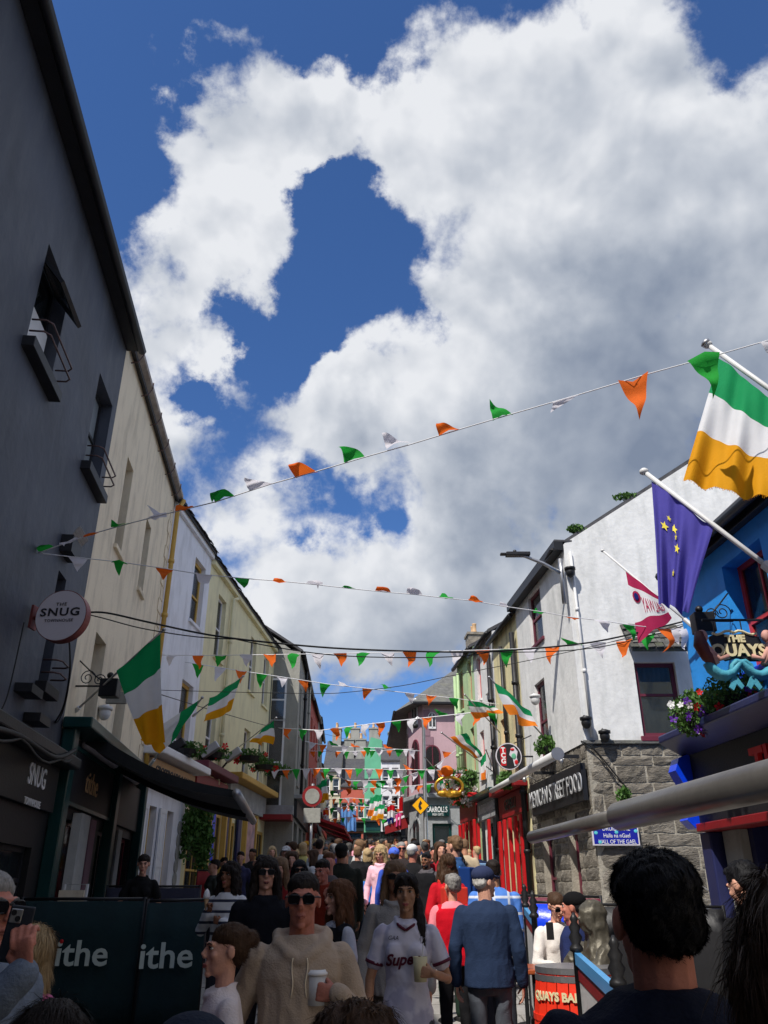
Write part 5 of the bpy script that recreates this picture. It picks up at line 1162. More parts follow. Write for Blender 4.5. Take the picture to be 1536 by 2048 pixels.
# hanging baskets and growth
def leafy(name, label, cat, loc, rad, n, flowers, seed, pot=None, group=None, m='leaf', ls=.05, droop=.3):
    rr = random.Random(seed); t = thing(name, label, cat, loc, 0, group); b = MB()
    for k in range(n):
        d = Vector((rr.gauss(0,1),rr.gauss(0,1),rr.gauss(0,1))).normalized()*(rr.random()**.4)
        p = Vector((d.x*rad[0],d.y*rad[1],d.z*rad[2]-droop*rad[2]*abs(d.x)*rr.random())); e = Euler((rr.uniform(0,6),rr.uniform(0,6),rr.uniform(0,6))).to_matrix(); s_ = ls*rr.uniform(.6,1.3)
        q = [p+e@Vector(v)*s_ for v in ((-.5,0,0),(0,.35,.1),(.6,0,0),(0,-.35,.1))]; b.quad(*q)
    b.build('foliage', M_[m], t, kind='stuff')
    for k, (col, cnt) in enumerate(flowers):
        fm = mat('petals '+col, dict(red=srgb(225,30,40),purple=srgb(96,40,160),white=(.75,.75,.75),yellow=srgb(230,200,60))[col], .6, .1, 8, 0, trans=.2)
        fl = MB()
        for q in range(5):
            a = q*2*math.pi/5; fl.quad((0,0,0),(math.cos(a-.5)*.7,-.15,math.sin(a-.5)*.7),(math.cos(a)*1.0,-.3,math.sin(a)*1.0),(math.cos(a+.5)*.7,-.15,math.sin(a+.5)*.7))
        me = fl.mesh('flower', fm)
        for i in range(cnt):
            a = rr.uniform(0,6.28); q = rr.random()**.5; s_ = ls*rr.uniform(.8,1.3)
            inst('flower', me, t, (math.cos(a)*q*rad[0],-rad[1]*math.sqrt(max(0,1-q*q))*.95,math.sin(a)*q*rad[2]), (rr.uniform(-.5,.5),rr.uniform(-.6,.6),rr.uniform(-.6,.6)), (s_,s_,s_))
    if pot: MB().lathe([(.05,-rad[2]*.9),(rad[0]*.5,-rad[2]*.7),(rad[0]*.6,-.02)], 14).build('pot', M_[pot], t)
    return t
leafy('hanging_basket', 'sunlit flower basket with red and purple petunias beside the maroon window', 'flower basket', at(1402,1424,10.4), (.42,.3,.3), 2600, [('red',4),('purple',16),('white',9)], 1, pot='iron')
leafy('hanging_basket', 'shaded flower basket under the mermaid sign', 'flower basket', at(1478,1392,9.9), (.46,.3,.36), 2600, [('red',5),('purple',7)], 2, pot='iron')
leafy('flower_basket', 'white and green flower basket on the pale green house front', 'flower basket', at(921,1573,26), (.5,.4,.6), 900, [('white',22),('red',6)], 3, ls=.1)
leafy('wall_fern', 'tuft of fern growing out of the stone gable', 'plant', at(1248,1590,15.85), (.14,.08,.16), 160, [], 4, ls=.09)
leafy('roof_weed', 'green weed growing on the verge of the white gable', 'plant', at(1152,1058,16.1), (.22,.1,.1), 260, [], 5, ls=.08)
leafy('roof_weed', 'mossy growth higher up on the gable verge', 'plant', at(1255,993,16.1), (.35,.1,.09), 300, [], 6, ls=.07)
leafy('climbing_vine', 'green climbing vine trailing down beside the blue and yellow shopfront', 'plant', at(398,1640,20.6), (.42,.2,.75), 1500, [], 7, ls=.12, droop=1)
leafy('climbing_vine', 'thin lower trail of vine on the yellow shopfront', 'plant', at(405,1700,20.7), (.2,.15,.6), 500, [], 8, ls=.1)
for i, (px_, py_, Y_, lab) in enumerate([(368,1498,19,'dark plants on the white cornice over the tan signboard'),(425,1505,21.6,'potted plants on the dark red cornice'),(500,1512,24,'window box plants over the yellow cornice'),(530,1530,26.5,'last window box of plants over the yellow cornice'),(555,1540,29.5,'small planter at the grey house corner'),(940,1555,24.5,'plants over the red shopfront, beside the ring sign'),(1090,1490,17.9,'trailing dried plants in the wire basket on the white corner house'),(1012,1560,20.5,'small plant over the red shopfront by the round sign')]):
    leafy('planter', lab, 'planter', at(px_,py_,Y_), (.55 if i<5 else .25,.2,.22), 420, [('red',4)] if i in (1,2,3) else [], 20+i, ls=.09, pot='iron', group='planters on the shop cornices')
# satellite dishes, alarm boxes and security cameras
def gadget(name, label, cat, p, build): t = thing(name, label, cat, p); build(t); return t
for i, (x, y, Y_, lab) in enumerate([(420,1500,21.2,'grey floodlight on the yellow house tilted to the street'),(466,1510,23.4,'second grey floodlight near the yellow cornice'),(350,1495,18.8,'black flat lamp over the tan signboard')]):
    t = thing('floodlight', lab, 'floodlight', at(x,y,Y_)); bevel(MB().box(-.25,.25,-.12,.12,-.1,.1,M=Matrix.Rotation(R(-35),4,'Y')).build('housing', M_['metal' if i < 2 else 'iron'], t), .02); MB().tube([(0,0,0),(-.3,.1,-.35)], .03, 6).build('arm', M_['iron'], t)
for x, y, Y_, lab, g_ in [(1209,1467,15.85,'black dome camera on the string course of the gable','iron'),(1172,1440,15.85,'dark wall lamp on the gable corner','iron'),(1070,1395,17.7,'white dome camera on the white corner house','plastic_w'),(210,1420,13.2,'white camera on a curved arm before the cream house','plastic_w'),(228,1490,13.6,'white dome camera near the awning cassette','plastic_w'),(1140,1140,15.85,'small spiked lamp at the eave corner of the gable','iron')]:
    t = thing('security_camera', lab, 'camera', at(x,y,Y_)); MB().ell((0,0,-.05),(.1,.1,.12)).lathe([(.12,.0),(.12,.05),(.04,.08)],12).build('dome', M_[g_], t, smooth=True); MB().tube([(0,0,.06),(0,.12,.1)],.025,6).build('mount', M_[g_], t)
t = thing('alarm_box', 'grey alarm plaque under the black lantern on the cream house', 'alarm box', at(234,1396,12.3)); bevel(MB().box(-.16,.16,-.03,.03,-.09,.09).build('cover', M_['grey'], t), .01)
# bicycle against the gable
t = thing('bicycle', 'bicycle leaning on the stone gable behind the black board', 'bicycle', (at(1395,1800,15).x,15.3,gz(15.3)))
for x in (-.52,.52): MB().tube([(x+.33*math.cos(R(15*k)),0,.34+.33*math.sin(R(15*k))) for k in range(25)], .018, 6).build('wheel', M_['iron'], t)
MB().tube([(-.52,0,.34),(-.15,0,.32),(.38,0,.85),(-.25,0,.88),(-.15,0,.32)], .02, 6).tube([(.52,0,.34),(.38,0,.85),(.36,0,.98)], .02, 6).tube([(-.52,0,.34),(-.25,0,.88),(-.27,0,.98)], .016, 6).build('frame', M_['metal'], t)
MB().tube([(.3,-.28,1.08),(.36,-.1,1.0),(.36,.1,1.0),(.3,.28,1.08)], .015, 6).build('handlebar', M_['metal'], t); bevel(MB().box(-.38,-.16,-.06,.06,.98,1.03).build('saddle', M_['iron'], t), .02)
# far awnings on the shaded side
t = thing('red_striped_awning', 'red and black awnings on the far shaded shopfronts', 'awning', (-3.3,38,gz(38)+2.9)); b = MB()
for k in range(3): b.prism([(0,.0),(1.5,-.45),(1.5,-.6),(0,-.1)], 1+k*4.5, 4.6+k*4.5)
b.build('canopy', M_['red'], t)
t = thing('far_awning', 'white and red awning below the far white house', 'awning', (1.3,46,gz(46)+2.9)); MB().prism([(0,.0),(-1.3,-.5),(-1.3,-.65),(0,-.1)], -3, 1).build('canopy', M_['wood_w'], t); MB().prism([(-.1,-.2),(-1.25,-.66),(-1.25,-1.0),(-.1,-.7)], -3, -2.9).build('side', M_['redd'], t)
# ------------------------------------------------------------------ people
from mathutils.bvhtree import BVHTree
M_['skin'] = mat('skin', (1,1,1), .55, .13, 16, .15, 90, spec=.35, objcol=True)
M_['fab'] = mat('woven cloth', (1,1,1), .88, .12, 7, .25, 120, spec=.15, objcol=True)
M_['lea'] = mat('leather and rubber', (1,1,1), .5, .15, 8, .1, 40, objcol=True)
def hairmat():
    m = mat('hair', (1,1,1), .6, .35, 1, 0, objcol=True, spec=.18); nt = m.node_tree; N = nt.nodes; L = nt.links
    mp = N.new('ShaderNodeMapping'); mp.inputs['Scale'].default_value = (130, 130, 9); tc = next(n for n in N if n.type == 'TEX_COORD'); L.new(tc.outputs['Object'], mp.inputs[0])
    n1 = next(n for n in N if n.type == 'TEX_NOISE'); L.new(mp.outputs[0], n1.inputs['Vector'])
    bp = N.new('ShaderNodeBump'); bp.inputs['Strength'].default_value = .5; bp.inputs['Distance'].default_value = .01; L.new(n1.outputs[0], bp.inputs['Height']); L.new(bp.outputs[0], N['Principled BSDF'].inputs['Normal']); return m
M_['hair'] = hairmat()
def pattern(name, a, b, kind, sc):
    """printed cloth: stripes round the body or a woven check"""
    m = bpy.data.materials.new(name); m.use_nodes = True; nt = m.node_tree; N = nt.nodes; L = nt.links; bs = N['Principled BSDF']; bs.inputs['Roughness'].default_value = .85
    tc = N.new('ShaderNodeTexCoord'); sp = N.new('ShaderNodeSeparateXYZ'); L.new(tc.outputs['Object'], sp.inputs[0])
    def band(sock, s_, w):
        q = N.new('ShaderNodeMath'); q.operation = 'MULTIPLY'; L.new(sock, q.inputs[0]); q.inputs[1].default_value = s_
        f = N.new('ShaderNodeMath'); f.operation = 'FRACT'; L.new(q.outputs[0], f.inputs[0]); g = N.new('ShaderNodeMath'); g.operation = 'LESS_THAN'; L.new(f.outputs[0], g.inputs[0]); g.inputs[1].default_value = w; return g.outputs[0]
    mx = N.new('ShaderNodeMixRGB'); mx.inputs[1].default_value = (*a,1); mx.inputs[2].default_value = (*b,1)
    if kind == 'stripe': L.new(band(sp.outputs[2], sc, .26), mx.inputs[0])
    elif kind == 'check':
        ad = N.new('ShaderNodeMath'); ad.operation = 'MAXIMUM'; L.new(band(sp.outputs[2], sc, .16), ad.inputs[0]); L.new(band(sp.outputs[0], sc, .16), ad.inputs[1]); L.new(ad.outputs[0], mx.inputs[0])
    else:
        nz = N.new('ShaderNodeTexNoise'); nz.inputs['Scale'].default_value = sc; nz.inputs['Detail'].default_value = 3; L.new(tc.outputs['Object'], nz.inputs[0])
        r = N.new('ShaderNodeMapRange'); r.inputs['From Min'].default_value = .48; r.inputs['From Max'].default_value = .56; L.new(nz.outputs[0], r.inputs[0]); L.new(r.outputs[0], mx.inputs[0])
    L.new(mx.outputs[0], bs.inputs['Base Color']); return m
PAT = dict(breton=pattern('white jumper with navy stripes', (.62,.62,.62), (.02,.025,.05), 'stripe', 11), plaid=pattern('blue plaid shirting', srgb(70,120,200), (.55,.6,.7), 'check', 7), camo=pattern('dark mottled denim', (.025,.03,.04), (.06,.07,.085), 'noise', 14),
           print_=pattern('white print cloth', (.6,.58,.6), (.2,.18,.3), 'noise', 9), leafp=pattern('black and white print cloth', (.6,.6,.6), (.03,.03,.03), 'noise', 12), jersey=pattern('white jersey cloth with lilac marbling', srgb(208,204,216), srgb(178,174,194), 'noise', 7), scarfp=pattern('pink patterned scarf cloth', srgb(230,120,130), srgb(250,205,205), 'noise', 18))
def remesh(mb, vox, sm=2, fold=0.0, fs=7.0, seed=0.0):
    me = mb.mesh('tmp', []); o = bpy.data.objects.new('tmp', me); C.objects.link(o)
    m = o.modifiers.new('r','REMESH'); m.mode = 'VOXEL'; m.voxel_size = vox; m.use_smooth_shade = True
    if sm: q = o.modifiers.new('s','SMOOTH'); q.iterations = sm; q.factor = .5
    out = bpy.data.meshes.new_from_object(o.evaluated_get(bpy.context.evaluated_depsgraph_get())); bpy.data.objects.remove(o); bpy.data.meshes.remove(me)
    if fold:
        ns = [v.normal.copy() for v in out.vertices]; se = Vector((seed, seed*1.7, 0))
        for v, n in zip(out.vertices, ns):
            c = v.co; q = Vector((c.x*fs, c.y*fs, c.z*fs*.55+c.x*2))+se
            r1 = 1-abs(noise.noise(q*1.6+se))*4; r2 = 1-abs(noise.noise(V(c.x*15,c.y*15,c.z*30+c.x*22)+se))*5
            v.co = c + n*fold*(noise.noise(q)*1.0 + .55*max(-.6,r1) + (.10*max(-.5,r2) if fs < 12 else 0))
    return out
def V(*a): return Vector(a)
def limb(mb, pts, rad, n=10):
    P = [pts[0]]; Rr = [rad[0]]
    for i in range(1, len(pts)):
        P.append(pts[i-1].lerp(pts[i], .5)); Rr.append((rad[i-1]+rad[i])/2); P.append(pts[i]); Rr.append(rad[i])
    mb.tube(P, Rr, n); 
    for p, r in zip(pts, rad): mb.ell(p, (r*.98,)*3, 8, 6)
def hand(mb, w, d, n, s, grip=.3, sc=1.0, spread=1.0):
    """wrist w, pointing d, palm facing n, thumb on side s"""
    d, n, s = d.normalized(), n.normalized(), s.normalized(); L = lambda a, b, c: w+(d*a+s*b+n*c)*sc
    mb.tube([w-d*.01, L(.035,0,0), L(.07,0,0), L(.09,0,.003)], [(.013*sc,.024*sc),(.014*sc,.036*sc),(.013*sc,.040*sc),(.010*sc,.036*sc)], 10, up=n)
    for k, (o, ln) in enumerate(((.030,.92),(.010,1.02),(-.010,.96),(-.029,.78))):
        a = grip*1.35; b = L(.085,o,0); p1 = b+(d*math.cos(a*.6)+n*math.sin(a*.6)+s*o*spread*2)*.04*ln*sc; p2 = p1+(d*math.cos(a*1.4)+n*math.sin(a*1.4))*.027*ln*sc; p3 = p2+(d*math.cos(a*2.1)+n*math.sin(a*2.1))*.022*ln*sc
        mb.tube([b-d*.02*sc,b,p1,p2,p3], [.0095*sc,.0095*sc,.0090*sc,.0082*sc,.0066*sc], 8); mb.ell(p3,(.0068*sc,)*3,6,5)
    t0 = L(.02,.022,.004); t1 = L(.05,.048,.012+.012*grip); t2 = t1+(d*.75+n*(.2+.9*grip)-s*.25*grip).normalized()*.032*sc; t3 = t2+(d*.7+n*(.2+1.1*grip)-s*.6*grip).normalized()*.024*sc
    mb.tube([t0,t1,t2,t3], [.014*sc,.0115*sc,.010*sc,.008*sc], 8); mb.ell(t3,(.008*sc,)*3,6,5)
SK = dict(fair=srgb(202,150,128), ruddy=srgb(184,118,100), tan=srgb(176,124,96), brown=srgb(132,88,64), olive=srgb(176,130,100))
HR = dict(dark=(.016,.011,.009), black=(.008,.008,.010), brown=(.06,.032,.018), auburn=(.13,.055,.025), blond=(.42,.30,.16), grey=(.26,.25,.24), white=(.55,.53,.5), lightbrown=(.17,.10,.055), darkgrey=(.06,.057,.055))
def strands(me, count, ln, wid, seed, droop=1.0, zmin=-9, flow=None):
    rr = random.Random(seed); b = MB(); vs = me.vertices; n = len(vs)
    for k in range(count):
        v = vs[rr.randrange(n)]; p = v.co.copy(); nn = v.normal.copy()
        if p.z < zmin: continue
        f = (flow(p) if flow else V(0,0,-1)); f = f+V(rr.gauss(0,.18),rr.gauss(0,.18),rr.gauss(0,.1)); t = (f-nn*f.dot(nn)); 
        if t.length < .05: continue
        t.normalize(); s = t.cross(nn).normalized()*wid; L_ = ln*rr.uniform(.6,1.3)
        p0 = p-nn*.004; p1 = p+t*L_*.4+nn*ln*.10*rr.random(); p2 = p+t*L_*.75+nn*ln*.14*rr.random()+V(0,0,-1)*L_*.1*droop; p3 = p2+(t+V(0,0,-.6*droop)).normalized()*L_*.3
        if rr.random() < .02: p1 += nn*ln*.1; p2 += nn*ln*.22; p3 += nn*ln*.35+t*ln*.2
        i = len(b.v); b.v += [tuple(p0-s),tuple(p0+s),tuple(p1-s),tuple(p1+s),tuple(p2-s*.8),tuple(p2+s*.8),tuple(p3)]
        b.f += [(i,i+1,i+3,i+2),(i+2,i+3,i+5,i+4),(i+4,i+5,i+6)]; b.m += [0,0,0]
    return b
def fig(name='person', H=1.75, q=1, sex='m', bw=1.0, arms=None, legs=None, yaw=0, pitch=0, lean=0, hair='short', hairc='dark', skin='fair', top='tee', topc=(.1,.1,.1), bot=(.03,.03,.04), shoes=(.02,.02,.02), sleeve='long', hem=.84, glasses=None, shrug=0.0, aw=None,
        cap=None, extra=(), seed=0, strand=0, parent=None, hands=('relax','relax'), patt=None, bpatt=None, mouth=True, vest=None, proto=False, skirt=False, beard=None, fold=None):
    """one figure facing -y, feet at the origin; q 2 = near, 1 = middle, 0 = far crowd"""
    s = H/1.75; vb = {3:.0048,2:.0065,1:.014,0:.024}[q]; vc = {3:.009,2:.012,1:.02,0:.03}[q]; f = sex == 'f'; nn_ = 14 if q > 0 else 8
    t = parent; rot = Matrix.Rotation(yaw,3,'Z') @ Matrix.Rotation(pitch,3,'X'); NP = V(0,.012,1.50)
    def hd(x,y,z): return NP + rot @ V(x,y,z+.13)          # head centre sits .13 above the neck pivot
    A = arms or ((V(-.245,.02,1.14),V(-.25,-.05,.90)),(V(.245,.02,1.14),V(.25,-.05,.90)))
    sw = .165 if f else .185; sh = [V(-sw*bw,.012,1.388),V(sw*bw,.012,1.388)]
    # keep arm bones at human length
    AA = []
    for k in (0,1):
        e, w = A[k]; e = sh[k]+(e-sh[k]).normalized()*.285; w = e+(w-e).normalized()*.255; AA.append((e,w))
    if shrug: sh = [p+V(0,0,shrug) for p in sh]
    if aw:
        Ri = Matrix.Rotation(-t.rotation_euler.z,3,'Z')
        for k, (ww, hd_, hn_, ht_, gr_) in aw.items():
            w = Ri @ (ww-t.location)/s; a = sh[k]; D_ = w-a; L_ = min(D_.length,.53); D_ = D_.normalized()*L_; w = a+D_
            x_ = (.285**2-.255**2+L_*L_)/(2*L_); h_ = math.sqrt(max(0,.285**2-x_*x_)); pl = V((-.5 if k==0 else .5),0,-1); pl = (pl-D_.normalized()*pl.dot(D_.normalized())).normalized()
            AA[k] = (a+D_.normalized()*x_+pl*h_, w); hands = list(hands); hands[k] = (Ri@hd_, Ri@hn_, Ri@ht_, gr_)
    Lg = legs or ((V(-.10,-.0,.49),V(-.105,.02,.08)),(V(.10,.02,.49),V(.105,.06,.08)))
    b = MB(); hh = .97 if f else 1.0; R3 = rot.to_4x4()
    E = lambda c, r, nu=14, nv=10: b.ell(hd(*c), tuple(x*hh for x in r), nu, nv, M=R3)
    E((0,.016,.022),(.074,.094,.098)); E((0,-.026,-.018),(.064,.070,.098)); E((0,-.036,-.070),(.050 if f else .055,.052,.046)); E((0,-.082,-.102),(.022,.018,.016))
    if q >= 1:
        b.tube([hd(0,-.090,.025),hd(0,-.104,.0),hd(0,-.116,-.020)], [.008,.010,.0135], 8); E((0,-.106,-.026),(.017,.012,.009)); b.tube([hd(-.044,-.074,.034),hd(-.018,-.090,.030),hd(.018,-.090,.030),hd(.044,-.074,.034)], .010, 8)
        E((-.040,-.066,-.020),(.022,.020,.020)); E((.040,-.066,-.020),(.022,.020,.020)); E((-.078,.012,-.005),(.010,.022,.032)); E((.078,.012,-.005),(.010,.022,.032))
        E((0,-.092,-.058),(.024,.012,.013)); E((0,-.088,-.078),(.020,.011,.010))
    b.tube([V(0,.02,1.40),V(0,.018,1.50),hd(0,.012,-.05)], [.066 if not f else .054,.060 if not f else .047,.058 if not f else .046], 12)
    # trunk under the clothes, so that the figure is one body
    b.loft([[V(rx*bw*math.cos(2*math.pi*k/nn_),.01+ry*math.sin(2*math.pi*k/nn_),z) for k in range(nn_)] for z,rx,ry in ((.86,.13,.09),(1.05,.12,.085),(1.28,.15,.095),(1.40,.15,.08),(1.455,.08,.06))])
    for k in (0,1):
        e, w = AA[k]; limb(b, [sh[k],e,w], [.047,.037,.026] if not f else [.041,.032,.023], nn_)
        if q >= 1 and hands[k] is not None:
            d = (w-e).normalized(); sg = -1 if k == 0 else 1
            hs = hands[k]
            if hs == 'relax': n_ = V(-sg,0,0); n_ = (n_-d*n_.dot(d)).normalized(); hand(b, w, d, n_, n_.cross(d)*(1 if k == 0 else -1) if False else V(0,-1,0)-d*V(0,-1,0).dot(d), .35, 1.0 if not f else .9)
            else: hand(b, w, *hs[:3], grip=hs[3], sc=1.0 if not f else .9)
        else: b.ell(w+(w-e).normalized()*.07, (.03,.03,.055))
        kn, an = Lg[k]; hp = V((-.09 if k==0 else .09)*bw,.01,.90); limb(b, [hp,kn,an], [.07,.05,.036], nn_); b.tube([an+V(0,.02,-.03),an+V(0,-.12,-.045)], [.034,.026], 8)
    sc = lambda me: me.transform(Matrix.Scale(s,4)) or me
    def add(nm, me, m, col, lab=None):
        if lean: me.transform(Matrix.Translation(V(0,0,.9)) @ Matrix.Rotation(lean,4,'X') @ Matrix.Translation(V(0,0,-.9))) if nm not in ('trousers','shoes') else None
        sc(me); me.name = nm; me.materials.clear(); me.materials.append(m); o = inst(nm, me, t); o.color = (*col[:3],1)
        if lab: o['label'] = lab
        return o
    body_me = remesh(b, vb, 2 if q < 3 else 3)
    add('body', body_me, M_['skin'], SK[skin])
    # ---- top
    c = MB(); g = 1.0; hz = hem
    rings = [(hz,.172,.125),(hz+.08,.172,.125),(1.06,.158,.118),(1.20,.172,.122),(1.32,.188,.124),(1.39,.182,.112),(1.43,.150,.095),(1.462,.105,.080),(1.482,.078,.070)] if not f else \
            [(hz,.172,.13),(hz+.08,.168,.125),(1.08,.138,.105),(1.22,.152,.120),(1.32,.168,.122),(1.385,.165,.105),(1.425,.135,.090),(1.455,.092,.074),(1.472,.068,.062)]
    if shrug: rings = [(z+(shrug if z > 1.3 else 0),rx,ry) for z,rx,ry in rings]
    if top in ('hoodie','coat','puffer','jumper'): rings = [(z,rx+.018,ry+.022) for z,rx,ry in rings]
    c.loft([[V(rx*bw*math.cos(2*math.pi*k/22),.012+ry*bw*math.sin(2*math.pi*k/22),z) for k in range(22)] for z,rx,ry in rings])
    if f: c.ell((-.068,-.072,1.27),(.072,.058,.075)); c.ell((.068,-.072,1.27),(.072,.058,.075))
    else: c.ell((-.07,-.07,1.31),(.08,.055,.06)); c.ell((.07,-.07,1.31),(.08,.055,.06))
    th = .014 if top in ('hoodie','coat','puffer','jumper') else .004
    for k in (0,1):
        e, w = AA[k]
        if sleeve == 'long': limb(c, [sh[k],e,e.lerp(w,.97)], [(.050 if f else .056)+th,.044+th,.034+th], nn_)
        elif sleeve == 'short': limb(c, [sh[k],sh[k].lerp(e,.62)], [(.052 if f else .058)+th,.056+th], nn_)
        elif sleeve == 'none': c.ell(sh[k]-V(sh[k].x*.15,0,0),(.045,.065,.06))
    if top == 'hoodie':
        c.tube([V(.0,-.115,1.375),V(.05,-.100,1.405),V(.105,-.045,1.445),V(.115,.05,1.47),V(.0,.115,1.475),V(-.115,.05,1.47),V(-.105,-.045,1.445),V(-.05,-.100,1.405),V(0,-.115,1.375)], [.022,.026,.034,.044,.052,.044,.034,.026,.022], 10, cap=False); c.ell((0,.11,1.42),(.12,.06,.10))
        c.tube([V(-.172*bw,0,hz),V(0,-.14,hz),V(.172*bw,0,hz)], .012, 6)
    if top in ('coat','puffer'): c.tube([V(.0,-.10,1.43),V(.08,-.06,1.46),V(.09,.05,1.49),V(0,.09,1.50),V(-.09,.05,1.49),V(-.08,-.06,1.46),V(0,-.10,1.43)], .022, 8, cap=False)
    if top in ('tee','jumper','jersey','vest') and q >= 1: c.tube([V(0,-.078,1.432),V(.06,-.055,1.45),V(.078,.02,1.478),V(0,.085,1.49),V(-.078,.02,1.478),V(-.06,-.055,1.45),V(0,-.078,1.432)], .010, 8, cap=False)
    top_me = remesh(c, vc, 2, fold=(fold if fold is not None else (.0065 if q >= 1 else .005)), seed=seed*3.1)
    to = add('top', top_me, PAT[patt] if patt else M_['fab'], topc)
    # ---- trousers, shoes
    c = MB(); c.loft([[V(rx*bw*math.cos(2*math.pi*k/18),.012+ry*math.sin(2*math.pi*k/18),z) for k in range(18)] for z,rx,ry in ((.78,.12,.09),(.86,.165,.118),(.95,.160,.115),(1.02,.148,.108))])
    for k in (0,1):
        kn, an = Lg[k]; hp = V((-.088 if k==0 else .088)*bw,.01,.88); limb(c, [hp,kn,kn.lerp(an,.93)], [.088,.062,.052], nn_)
    if skirt: c.loft([[V(rx*math.cos(2*math.pi*k/18),.012+rx*.8*math.sin(2*math.pi*k/18),z) for k in range(18)] for z,rx in ((.45,.24),(.7,.2),(.95,.165))])
    add('trousers', remesh(c, vc*1.2, 1, fold=.007, seed=seed*1.3), PAT[bpatt] if bpatt else M_['fab'], bot)
    c = MB()
    for k in (0,1):
        an = Lg[k][1]; c.tube([an+V(0,.05,-.03),an+V(0,.0,-.03),an+V(0,-.09,-.045),an+V(0,-.16,-.052)], [.032,.046,.040,.026], 10, flat=1)
    add('shoes', remesh(c, max(vc,.014), 1), M_['lea'], shoes)
    # ---- hair
    if hair:
        c = MB(); EH = lambda p, r, nu=16, nv=12: c.ell(hd(*p), r, nu, nv, M=R3)
        flow = None
        if hair in ('short','crop','fringe_grey'):
            k = .002 if hair != 'short' else .0
            EH((0,.024,.060),(.081-k,.099-k,.070-k)); EH((0,.040,.030),(.079-k,.080-k,.070-k)); EH((0,.054,.006),(.075-k,.060-k,.066-k))
            if hair == 'short': EH((0,-.026,.092),(.055,.045,.028)); EH((.02,-.040,.098),(.035,.03,.020))
        elif hair in ('long','wavy','curly'):
            o_ = .010 if hair != 'long' else .0
            EH((0,.022,.058),(.086+o_,.100+o_,.076+o_)); c.loft([[hd((rx+o_*2)*math.cos(2*math.pi*k/16),yy+ry*math.sin(2*math.pi*k/16),z) for k in range(16)] for z,rx,ry,yy in ((.04,.082,.06,.035),(-.05,.092,.060,.040),(-.13,.100,.055,.045),(-.22,.095,.045,.055),(-.29,.07,.03,.06))])
            for sg in (-1,1): c.tube([hd(sg*.050,-.052,.075),hd(sg*.078,-.035,.02),hd(sg*.088,-.02,-.06),hd(sg*.098,-.03,-.14),hd(sg*.092,-.05,-.22)], [.022,.026+o_,.028+o_,.028+o_,.014], 8)
        elif hair == 'bob':
            EH((0,.024,.034),(.092,.102,.096)); c.loft([[hd(rx*math.cos(2*math.pi*k/16),yy+ry*math.sin(2*math.pi*k/16),z) for k in range(16)] for z,rx,ry,yy in ((.04,.090,.08,.02),(-.04,.100,.080,.022),(-.10,.098,.072,.026),(-.145,.085,.06,.03))])
        elif hair in ('pony','bun'):
            EH((0,.022,.056),(.081,.098,.072)); EH((0,.040,.025),(.080,.080,.072)); EH((0,.052,.0),(.072,.062,.07))
            if hair == 'bun': EH((0,.125,.05 if q<3 else .03),(.042,.038,.042))
            else: c.tube([hd(0,.10,.06),hd(.03,.13,.02),hd(.075,.06,-.09),hd(.095,-.05,-.20),hd(.098,-.085,-.31),hd(.09,-.09,-.38)], [.03,.032,.036,.036,.030,.012], 10)
            if hair == 'pony': 
                for sg in (-1,1): c.tube([hd(sg*.02,-.065,.098),hd(sg*.058,-.050,.06),hd(sg*.076,-.012,.0)], .014, 8)
        elif hair == 'hood':
            EH((0,.02,.03),(.10,.11,.12)); c.loft([[hd(rx*math.cos(2*math.pi*k/16),.03+ry*math.sin(2*math.pi*k/16),z) for k in range(16)] for z,rx,ry in ((.04,.095,.09),(-.08,.105,.085),(-.2,.15,.10),(-.28,.19,.11))])
        fo = {'wavy':.010,'curly':.016,'short':.006,'crop':.003}.get(hair, .005)
        hm = remesh(c, {3:.006,2:.008,1:.014,0:.022}[q], 2, fold=fo, fs=22 if hair != 'hood' else 9, seed=seed)
        if strand:
            sb = strands(hm, strand, {'short':.020,'crop':.008,'fringe_grey':.012,'curly':.05,'wavy':.06,'bob':.055,'bun':.030,'pony':.04}.get(hair,.07), .0008 if q == 3 else .0012, seed, droop=.4 if hair in ('short','crop') else 1,
                         flow=(lambda p: V((p.x-.0)*3, (p.y+.02)*6, -.35)) if hair in ('short','crop') else ((lambda p: V(-p.x*5, .8, -.15+ (1.66-p.z)*2)) if hair in ('bun',) else (lambda p: V(p.x*.5, .6 if p.z > 1.62 else 0, -1)) ))
            bm = bmesh.new(); bm.from_mesh(hm); sm_ = sb.mesh('s', []); bm.from_mesh(sm_); bm.to_mesh(hm); bm.free(); hm.shade_smooth()
        add('hair' if hair != 'hood' else 'head_scarf', hm, M_['hair'] if hair != 'hood' else M_['fab'], HR[hairc] if isinstance(hairc,str) else hairc)
    if beard: 
        c = MB(); c.ell(hd(0,-.048,-.085),(.058,.052,.040),14,10,M=R3); add('beard', remesh(c, vb*1.6, 1, fold=.003, fs=30), M_['hair'], HR[beard])
    if cap:
        bn = len(cap) > 1 and cap[1] == 'beanie'; c = MB(); c.ell(hd(0,.020,.060),(.091,.110,.078),18,12,M=R3); 
        pk = cap[1] if len(cap) > 1 and not bn else 0
        Mr = Matrix.Rotation(pk,3,'Z'); bn or c.loft([[hd(*(Mr @ V(x*w,-y,z))) for x,y,z in ((-1,0,.0),(-.5,0,.012),(0,0,.016),(.5,0,.012),(1,0,.0),(.5,0,.004),(0,0,.008),(-.5,0,.004))] for w,y,z in [(1,1,1)]] if False else [[hd(*(Mr @ V(w*math.cos(a),-(yy),zz+.010*math.sin(a)))) for a in [2*math.pi*k/10 for k in range(10)]] for w,yy,zz in ((.072,.07,.050),(.070,.115,.046),(.060,.145,.040),(.035,.160,.036))])
        add('cap', remesh(c, max(vb*1.3,.008), 1), M_['fab'], cap[0])
